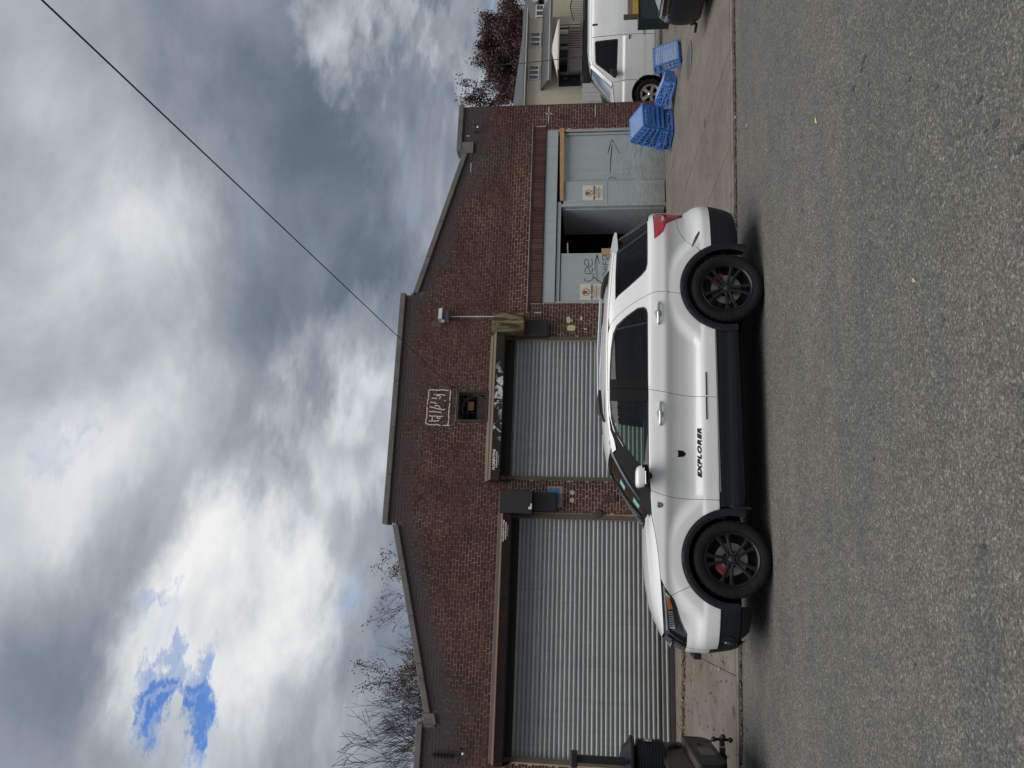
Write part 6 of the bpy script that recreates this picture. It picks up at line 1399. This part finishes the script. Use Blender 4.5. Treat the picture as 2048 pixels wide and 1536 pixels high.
names = ['blue crate at the bottom of the tall leaning stack, on the pavement', 'blue crate second from the bottom of the tall leaning stack', 'blue crate third from the bottom of the tall leaning stack', 'blue crate fourth from the bottom of the tall leaning stack', 'blue crate second from the top of the tall leaning stack', 'topmost blue crate of the tall leaning stack, its mesh base facing up']
xx, yy, zz = 10.02, 15.00, walk_z(9.9, 15.0) + .01
for k in range(6):
    crate(names[k], xx + (.05 if k < 2 else .0) * -1 + rnd.uniform(-.008, .008), yy - .018 * k, zz + .020 + .104 * k, R(13 + rnd.uniform(-2, 2)), R(3.0 + k * 5.5), R(-1 * k * .4))
x2, y2, z2 = 10.86, 14.50, walk_z(10.8, 14.5) + .01
crate('blue crate lying under another beside the van wheel, on the pavement', x2, y2, z2 + .02, R(34), R(12), R(5)); crate('tilted blue crate nested on the lower one beside the van wheel', x2 + .01, y2 + .02, z2 + .12, R(32), R(20), R(7))
crate('blue crate standing on its edge with its mesh base facing the street', 10.83, 13.88, walk_z(10.9, 13.9) + .012, R(16), R(70), R(0))
# ---------------------------------------------------------------- behind : house, fence, trees
SIDE = None
def siding(name, col):
    m, t, b = mat(name); g = t.new('ShaderNodeNewGeometry'); P = g.outputs['Position']; s = t.new('ShaderNodeSeparateXYZ'); t.put(s.inputs[0], P)
    f = t.math('FRACT', t.math('MULTIPLY', s.outputs[2], 1 / .115)); n = t.noise(t.scalev(P, (.3, .3, 2)), 2, 5, .6)
    c = t.mix(n, tuple(x * .9 for x in col), tuple(x * 1.08 for x in col)); t.put(b.inputs['Base Color'], c); b.inputs['Roughness'].default_value = .6
    bp = t.new('ShaderNodeBump'); bp.inputs['Strength'].default_value = 1.0; bp.inputs['Distance'].default_value = .03; t.put(bp.inputs['Height'], f); t.put(b.inputs['Normal'], bp.outputs[0]); return m
VINYL = siding('cream_vinyl_siding', (.74, .69, .54)); SHING = simple('grey_shingles', (.075, .080, .082), .9, var=.25, scale=4, bump=.4, bscale=10); GLS = plain('house_glass', (.05, .055, .05), .1, 0, 0, 1)
HY = 36.0; GUT = plain('gutter_grey', (.34, .34, .33), .5)
hs = empty('vinyl_house', (29, HY, .2)); tag(hs, 'two storey cream vinyl house with grey roofs and a wooden deck', 'house')
def hb(n, m_, *q, **k): return bx(n, m_, hs, *q, **k)
hb('wall', VINYL, 24.6, 31.62, HY, HY + 7, .2, 5.86); hb('wall', VINYL, 31.622, 37.0, HY + .8, HY + 7, .2, 5.0)
def hip(x0, x1, y0, y1, z0, z1, nm='roof', inset=2.0, ov=.35):
    x0 -= ov; x1 += ov; y0 -= ov; y1 += ov; cy = (y0 + y1) / 2; m_ = MB()
    P = [(x0, y0, z0), (x1, y0, z0), (x1, y1, z0), (x0, y1, z0), (x0 + inset, cy, z1), (x1 - inset, cy, z1)]
    P2 = [(x, y, z - .14) for x, y, z in P[:4]]
    m_.add(P + P2, [(0, 1, 5, 4), (1, 2, 5), (2, 3, 4, 5), (3, 0, 4), (0, 6, 7, 1), (1, 7, 8, 2), (2, 8, 9, 3), (3, 9, 6, 0), (6, 9, 8, 7)]); return m_.build(nm, SHING, hs, True)
hip(24.6, 31.62, HY, HY + 7, 5.98, 7.0, inset=3.2); hip(31.7, 37.5, HY + 1.5, HY + 7, 5.60, 6.7)
MB().tube([(24.3, HY - .42, 5.88), (31.95, HY - .42, 5.88)], .045, 8).build('gutter', GUT, hs, True)
# lower lean-to roof
lr = MB(); lr.hexa([(26.75, HY - .9, 4.52), (32.2, HY - .9, 4.52), (32.2, HY - .003, 4.92), (26.75, HY - .003, 4.92), (26.75, HY - .9, 4.60), (32.2, HY - .9, 4.60), (32.2, HY - .003, 5.06), (26.75, HY - .003, 5.06)]).build('porch_roof', SHING, hs, True)
MB().tube([(26.7, HY - .95, 4.55), (32.25, HY - .95, 4.55)], .045, 8).build('gutter', GUT, hs, True); hb('porch_fascia', GUT, 26.8, 32.2, HY - .88, HY - .84, 4.42, 4.515)
def win(x0, x1, z0, z1, n, y=HY):
    f = empty('window', Vector(((x0 + x1) / 2, y, z0)) - wloc(hs), parent=hs)
    for i in range(n):
        a, b_ = x0 + (x1 - x0) * i / n, x0 + (x1 - x0) * (i + 1) / n
        bx('pane', GLS, f, a + .05, b_ - .05, y - .02, y - .005, z0 + .06, z1 - .06)
    fr = MB(); fr.box(x0, x1, y - .06, y - .001, z0, z0 + .06).box(x0, x1, y - .06, y - .001, z1 - .06, z1)
    for i in range(n + 1):
        a = x0 + (x1 - x0) * i / n; fr.box(max(a - .05, x0), min(a + .05, x1), y - .055, y - .001, z0 + .061, z1 - .061)
    fr.build('frame', WHITE_TRIM, f, True)
win(27.45, 28.38, 5.15, 5.78, 3); win(29.62, 30.60, 5.12, 5.74, 3); win(32.0, 33.2, 5.05, 5.55, 3, HY + .8)
# deck with wood rail, gazebo roof
IRN = plain('pole_dark', (.03, .03, .03), .6)
WOOD = simple('grey_deck_wood', (.13, .12, .105), .9, var=.3, scale=3, stretch=(1, 1, 1), bump=.2)
dk = empty('wooden_deck', Vector((29.2, HY - 2, 2.8)) - wloc(hs), parent=hs)
bx('deck_floor', WOOD, dk, 27.1, 30.1, HY - 1.0, HY - .01, 2.74, 2.82); bx('under_deck_shade', simple('deck_shadow', (.03, .03, .032), .9), dk, 26.0, 33.5, HY - .95, HY - .90, .2, 2.735)  # the tall dark sheet stands for shade below the deck
sl0 = MB().box(-.05, .05, -.015, .015, 0, .68).build('slat', WOOD, dk, recentre=False)
i = 0; x = 27.15
while x < 30.05:
    o = sl0 if i == 0 else sl0.copy()
    if i: COL.objects.link(o); o.parent = dk
    o.location = Vector((x, HY - .98, 2.80)) - wloc(dk); i += 1; x += (.112 if x < 28.5 else .15)
bx('hand_rail', WOOD, dk, 27.05, 30.1, HY - 1.02, HY - .94, 3.481, 3.53)
for x in (27.1, 28.6, 30.05): bx('deck_post', simple('post_dark', (.04, .035, .03), .8), dk, x - .04, x + .04, HY - .93, HY - .86, 2.83, 4.0)
bx('deck_shade_sheet', plain('canopy_shade', (.012, .014, .017), .9), dk, 26.95, 30.6, HY - .06, HY - .015, 2.83, 4.03)  # darkness under the canopy put in as a near-black sheet
for q in ((28.9, 29.2, 3.75, 3.98, (.35, .35, .33)), (28.2, 28.8, 3.75, 4.0, (.05, .05, .05)), (29.4, 29.9, 3.8, 4.05, (.30, .29, .26)), (30.0, 30.35, 3.7, 4.15, (.55, .52, .42))): bx('deck_clutter', plain('clutter', q[4], .7), dk, q[0], q[1], HY - .5, HY - .2, q[2] - .24, q[3])
gz_ = empty('gazebo_canopy', (28.6, HY - .9, 2.82)); tag(gz_, 'pale pointed gazebo canopy over the wooden deck', 'gazebo')
gm2 = MB(); gm2.add([(26.95, HY - 1.45, 4.06), (30.2, HY - 1.45, 4.06), (30.2, HY - .2, 4.06), (26.95, HY - .2, 4.06), (28.7, HY - .85, 4.46), (26.95, HY - 1.45, 3.98), (30.2, HY - 1.45, 3.98)], [(0, 1, 4), (1, 2, 4), (2, 3, 4), (3, 0, 4), (5, 6, 1, 0)])
gm2.build('canopy', simple('canopy_cloth', (.50, .47, .42), .8, var=.06), gz_, True)
for x in (27.05, 30.1): MB().tube([(x, HY - 1.1, 2.83), (x, HY - 1.1, 4.05)], .022, 8).build('pole', IRN, gz_, True)
# spiral stair rail right of the deck
st = empty('outdoor_stair', Vector((32.0, HY - 1.8, .2)) - wloc(hs), parent=hs)
for i in range(14): bx('tread', simple('stair_iron', (.05, .05, .055), .6), st, 30.2 + i * .16, 30.35 + i * .16, HY - 1.2, HY - .5, 2.80 - i * .17, 2.84 - i * .17)
for i in range(16): MB().tube([(30.25 + i * .16, HY - 1.22, 2.2), (30.25 + i * .16, HY - 1.22, 3.42 - abs(i - 6) * .035)], .018, 5).build('baluster', STEEL, st, True)
MB().tube([(30.25 + i * .16, HY - 1.22, 3.44 - abs(i - 6) * .035) for i in range(16)], .03, 6).build('stair_rail', SEAL, st, True)
dsh = empty('satellite_dish', (32.6, HY + .6, 5.2)); tag(dsh, 'pale satellite dish on the grey roof of the vinyl house', 'satellite dish')
MB().lathe([(1e-3, .06), (.15, .045), (.27, 0)], (32.65, HY - .4, 5.52), 'y', 20).build('dish', plain('dish_cream', (.55, .52, .42), .5), dsh, True, smooth=60); MB().tube([(32.65, HY + .55, 5.2), (32.65, HY - .36, 5.50)], .03, 6).build('arm', STEEL, dsh, True); MB().tube([(32.65, HY - .42, 5.36), (32.60, HY - .75, 5.50)], .02, 6).build('feed_horn', STEEL, dsh, True)
tag(MB().box(27.35, 27.50, HY - .12, HY - .003, 3.55, 3.80).build('wall_lantern', plain('lantern_dark', (.05, .05, .05), .5)), 'dark wall lantern on the cream siding beside the deck', 'wall light')
# yard : dark iron fence on a wall, pale boards, stair, green box
fn_ = empty('iron_fence', (20.5, 25, .2)); tag(fn_, 'black iron fence with scrolls running behind the white van', 'fence')
IR = plain('iron_black', (.012, .012, .015), .5)
for x in np.arange(17.8, 27.0, .16):
    pass
bar = MB().tube([(0, 0, 0), (0, 0, 2.15)], .016, 6).build('bar', IR, fn_, recentre=False); k = 0
for x in np.arange(17.9, 27.0, .14):
    o = bar if k == 0 else bar.copy()
    if k: COL.objects.link(o); o.parent = fn_
    o.location = Vector((x, 25, .2)) - wloc(fn_); k += 1
for z in (.4, 1.5, 2.30): bx('rail', IR, fn_, 17.85, 27.05, 24.97, 25.03, z, z + .05)
MB().box(17.85, 27.05, 25.2, 25.24, .2, 2.42).build('privacy_sheet', plain('sheet_dark', (.010, .012, .016), .8), fn_, True)
for x in (19.0, 20.0, 21.0, 22.2):
    MB().lathe([(.13, -.012), (.15, 0), (.13, .012), (.13, -.012)], (x, 24.95, 1.9), 'y', 20).build('scroll', plain('scroll_grey', (.16, .17, .19), .5), fn_, True)
wb = empty('board_fence', (17.4, 24.0, .2)); tag(wb, 'pale grey painted board fence left of the iron fence', 'fence'); PB = simple('pale_boards', (.43, .43, .40), .8, var=.15, scale=3, dirt=(.2, .2, .19), dscale=3)
for i in range(14): bx('board', PB, wb, 15.3 + i * .2, 15.49 + i * .2, 24.0 + (i % 2) * .01, 24.04 + (i % 2) * .01, .2, 2.46 + rnd.uniform(-.02, .02))
for (x, z, s_) in ((20.4, 2.25, .30), (19.6, 2.25, .26)): pass
ys = empty('garden_steps', (15.2, 21.5, .2)); tag(ys, 'dark brick garden steps with an iron rail ahead of the van windscreen', 'steps')
for i in range(6): bx('step', simple('step_brick', (.10, .055, .045), .9, var=.3, scale=12), ys, 14.6 + i * .22, 17.5, 21.4, 22.4, .2 + i * .25, .445 + i * .25)
MB().tube([(14.5, 21.35, 1.2), (15.2, 21.35, 1.7), (17.3, 21.35, 2.05)], .03, 6).build('hand_rail', IR, ys, True)
ho = bx('garden_bin', plain('bin_green', (.02, .06, .045), .5), None, 14.45, 15.05, 20.6, 21.2, .2, 1.75, bevel=.03); tag(ho, 'dark green bin standing by the brick garden steps', 'bin')
gbx = empty('waste_container', (14.0, 15.3, .2)); tag(gbx, 'dark green waste container with a yellow and brown top rail', 'container')
gx0, gy0 = 13.18, 15.2
bx('body', simple('container_green', (.014, .030, .030), .55, var=.2), gbx, gx0 + .02, gx0 + 2.2, gy0 + .02, gy0 + .40, .20, .935, bevel=.01); bx('yellow_rail', simple('rail_yellow', (.42, .28, .035), .6, var=.2, scale=8), gbx, gx0 + .05, gx0 + 2.2, gy0 - .02, gy0 + .018, .94, 1.06); bx('timber_rail', simple('rail_timber', (.20, .15, .105), .8, var=.25, scale=10), gbx, gx0 + .05, gx0 + 2.2, gy0 - .0, gy0 + .04, 1.065, 1.19)
bx('corner_bracket', simple('bracket_rust', (.07, .055, .035), .8, var=.3, scale=10), gbx, gx0 - .03, gx0 + .10, gy0 - .06, gy0 - .025, .95, 1.29)
uw = MB().tube([(23.8, 30, 7.2), (23.82, 30, 5.5), (24.05, 30, 2.8), (24.1, 30, .2)], [.010, .016, .018, .018], 6).build('clothes_pole', IRN); tag(uw, 'thin leaning pole standing between the fence and the cream house', 'pole')

# ---- trees
BARK = simple('bark', (.050, .042, .036), .95, var=.3, scale=8, bump=.4, bscale=30)
def tree(name, label, x, y, h, seed, spread, leaf=None, nleaf=0, lsize=.1, levels=4, group=None, trunk_h=.3, lean=0, twig=.012, upb=.25, leaf_top=False, n0=5):
    rg = random.Random(seed); root = empty(name, (x, y, .2)); tag(root, label, 'tree', group)
    mt, ml = MB(), MB(); tips = []
    def grow(p, d, ln, r, lv):
        seg = 4 if lv > 1 else 3; pts = [p]; rs = [r]; q = p.copy(); dd = d.copy()
        for i in range(seg):
            dd = (dd + Vector((rg.gauss(0, .17), rg.gauss(0, .17), rg.gauss(0, .08) + upb * .20))).normalized(); q = q + dd * ln / seg; pts.append(q.copy()); rs.append(max(twig * .5, r * (1 - .45 * (i + 1) / seg)))
        (mt if lv >= levels else ml).tube(pts, rs, 8 if lv >= levels else (5 if lv > 1 else 3), False)
        if lv <= 1: tips.extend(pts[1:])
        if lv == 0: return
        nb = n0 if lv == levels else rg.choice((3, 4, 4, 5)) if lv > 1 else rg.choice((3, 4, 5))
        for k in range(nb):
            f = (.45 + .55 * (k + 1) / nb) if lv < levels else (.62 + .38 * (k + 1) / nb); i = min(int(f * seg), seg - 1); t_ = f * seg - i; bp = pts[i].lerp(pts[i + 1], t_)
            az = 2 * math.pi * (k / nb) + rg.uniform(-.6, .6); sp = rg.uniform(.45, .95) * spread
            side = Vector((math.cos(az), math.sin(az), 0)); side = (side - dd * side.dot(dd)); side = side.normalized() if side.length > .05 else Vector((1, 0, 0))
            nd = (dd * math.cos(sp) + side * math.sin(sp)).normalized()
            grow(bp, nd, ln * (rg.uniform(.50, .72) if lv < levels else rg.uniform(.80, 1.15)), max(twig * .6, rs[i + 1] * rg.uniform(.5, .7)), lv - 1)
    grow(Vector((x, y, .2)), Vector((lean, 0, 1)).normalized(), h * trunk_h, h * .026, levels)
    tr = mt.build('trunk', BARK, root, True, smooth=60); br = ml.build('limbs', BARK, root, True); br['kind'] = 'stuff'
    if nleaf:
        n = nleaf; T_ = np.array([tuple(t) for t in tips]); zs = T_[:, 2]
        idx = np.array([rg.randrange(len(T_)) for _ in range(n * 2)])
        if leaf_top: idx = np.array([i for i in idx if rg.random() < min(1, max(0.08, (T_[i, 2] - zs.mean() + .5) / 2.5)) ** .6 * (1 if (math.sin(T_[i, 0] * 1.3 + seed) + math.sin(T_[i, 2] * 1.9)) > -.6 else .2)])
        idx = idx[:n]; n = len(idx); rs_ = np.random.RandomState(seed)
        C = T_[idx] + rs_.normal(0, lsize * 2.2, (n, 3)); A = rs_.normal(0, 1, (n, 3)); A /= np.linalg.norm(A, axis=1)[:, None]; B = np.cross(A, rs_.normal(0, 1, (n, 3))); B /= np.linalg.norm(B, axis=1)[:, None]
        s = lsize * rs_.uniform(.6, 1.3, n)[:, None]; Vv = np.stack([C - A * s, C + B * s * .6, C + A * s, C - B * s * .6], 1).reshape(-1, 3); c = (Vv.min(0) + Vv.max(0)) / 2
        me = bpy.data.meshes.new('foliage'); me.from_pydata((Vv - c).tolist(), [], [(4 * i, 4 * i + 1, 4 * i + 2, 4 * i + 3) for i in range(n)]); me.materials.append(leaf); fo = link('foliage', me, root, Vector(c) - Vector((x, y, .2))); fo['kind'] = 'stuff'
    return root
def leafmat(name, stops):
    m, t, b = mat(name); g = t.new('ShaderNodeNewGeometry'); c = t.ramp(g.outputs['Random Per Island'], stops); t.put(b.inputs['Base Color'], c); b.inputs['Roughness'].default_value = .6
    return m
LRED = leafmat('plum_leaf', [(0, (.030, .012, .014)), (.5, (.062, .022, .024)), (.85, (.10, .035, .032)), (1, (.12, .07, .05))]); LBRN = leafmat('autumn_leaf', [(0, (.05, .035, .025)), (.6, (.11, .06, .035)), (1, (.20, .09, .04))])
tree('plum_tree', 'large dark plum leaved tree behind the cream house', 40.3, 47, 15.0, 5, .66, LRED, 60000, .080, 5, trunk_h=.26, n0=7)
tree('plum_tree', 'smaller plum tree at the right end of the cream house roof', 46, 50, 9.0, 8, .8, LRED, 9000, .085, 4, trunk_h=.3)
G = 'bare trees behind the warehouse roof'
tree('bare_tree', 'tall spreading leafless tree rising behind the left end of the roof', -5.7, 33, 9.9, 21, .80, None, 0, .1, 5, G, .34, 0, .018, .30, n0=8)
tree('bare_tree', 'slender leafless tree between the spreading tree and the leafy one', -2.9, 32, 9.7, 33, .52, None, 0, .1, 5, G, .36, 0, .010, .5, n0=4)
tree('leafy_tree', 'tree with brown autumn leaves rising behind the sloping left coping', -1.3, 31, 10.9, 44, .74, LBRN, 10000, .045, 5, G, .32, .05, .011, .35, True, n0=8)
tree('bare_tree', 'leafless tree with a few brown leaves at the far left, behind the low parapet', -8.8, 33, 8.2, 57, .75, LBRN, 900, .05, 5, G, .32, 0, .011, .3, n0=5)
# ---------------------------------------------------------------- leaves and litter
LL = leafmat('fallen_leaf', [(0, (.06, .03, .018)), (.45, (.14, .062, .03)), (.8, (.24, .12, .06)), (.95, (.34, .22, .13)), (1, (.5, .45, .38))])
def litter(name, pts, size, zf, kind='stuff'):
    rs_ = np.random.RandomState(len(pts)); V, Fq = [], []
    for i, (x, y) in enumerate(pts):
        s = size * rs_.uniform(.5, 1.3); a = rs_.uniform(0, 6.28); t1, t2 = rs_.normal(0, .35, 2); z = zf(x, y) + .004 + abs(rs_.normal(0, .008)); ca, sa = math.cos(a), math.sin(a); b = len(V)
        for u, v, k in ((-1, 0, 0), (-.1, -.55, .3), (1, 0, .0), (.1, .55, .3)): V.append((x + (u * ca - v * sa) * s, y + (u * sa + v * ca) * s, z + (u * t1 + v * t2) * s * .5 + k * s * .4 + s * .25))
        Fq += [(b, b + 1, b + 2), (b, b + 2, b + 3)]
    m_ = MB(); m_.add(V, Fq); o = m_.build(name, LL); tag(o, kind='stuff'); return o
P1 = []
for _ in range(2600):
    x = rnd.uniform(-3.6, .55); y = 15.25 + rnd.gauss(0, .10) + .25 * math.sin(x * 1.7) * .4 - .06 * x
    if rnd.random() < (.25 + .75 * (x + 3.6) / 4.1): P1.append((x, y))
for _ in range(420): P1.append((rnd.uniform(-3.6, 1.0), rnd.uniform(11.4, 16.3)))
litter('leaf_litter', P1, .032, walk_z)
P2 = []
for _ in range(2000):
    x = rnd.uniform(-3.4, 9.5); w_ = .9 if x < 0 else .34
    if rnd.random() < w_: P2.append((x, kerb_y(x) - abs(rnd.gauss(.02, .035 if x < 0 else .022))))
for _ in range(90): x = rnd.uniform(-3, 9); P2.append((x, kerb_y(x) - rnd.uniform(.05, .9)))
litter('gutter_leaves', P2, .022, road_z)
P3 = [(rnd.uniform(2, 11), rnd.uniform(9.8, 16.3)) for _ in range(70)]; P3 = [p for p in P3 if p[1] > kerb_y(p[0]) + .15]
litter('scattered_litter', P3, .022, walk_z)
GRIT = MB()
for _ in range(900):
    x = rnd.uniform(-6, 12); s = rnd.uniform(.006, .02); y = kerb_y(x) - abs(rnd.gauss(0, .03)); GRIT.box(x - s, x + s, y - s * .6, y + s * .6, road_z(x, y) - .002, road_z(x, y) + s * .6)
tag(GRIT.build('gutter_dirt', simple('gutter_grit', (.035, .028, .022), .95, var=.3)), kind='stuff')
def leaf(label, x, y, s, a, m_, zf=road_z):
    mb = MB(); pts = [(-1, 0, 0), (-.5, -.32, .12), (.2, -.45, .1), (1, 0, .03), (.2, .45, .16), (-.5, .32, .1)]
    z = zf(x, y); mb.add([(x + (u * math.cos(a) - v * math.sin(a)) * s, y + (u * math.sin(a) + v * math.cos(a)) * s, z + .004 + w * s) for u, v, w in pts], [(0, 1, 2, 3), (0, 3, 4, 5)]); o = mb.build('fallen_leaf', m_); tag(o, label, 'leaf'); return o
leaf('single yellow leaf lying on the asphalt, in front of the blue crates', 4.07, 6.02, .045, .4, plain('leaf_yellow', (.55, .46, .14), .6)); leaf('pale curled leaf in the gutter ahead of the yellow one', 6.0, 8.95, .05, 1.2, plain('leaf_pale', (.42, .32, .25), .7))
leaf('tan leaf fragment on the open asphalt near the camera', 1.86, 5.3 - .9, .03, .9, plain('leaf_tan', (.4, .33, .24), .7))
mh = empty('manhole_cover', (10.25, 13.1, walk_z(10.25, 13.1))); tag(mh, 'round dark iron manhole cover set in the pavement', 'manhole cover')
zz = walk_z(10.25, 13.1)
MB().lathe([(1e-3, .010), (.34, .010), (.36, .004)], (10.25, 13.1, zz), 'z', 40).build('lid', simple('manhole_iron', (.10, .10, .10), .6, .4, var=.3, scale=20), mh, True); MB().lathe([(.36, .006), (.40, .008), (.42, -.004)], (10.25, 13.1, zz), 'z', 40).build('ring', simple('manhole_ring', (.14, .13, .12), .8), mh, True)
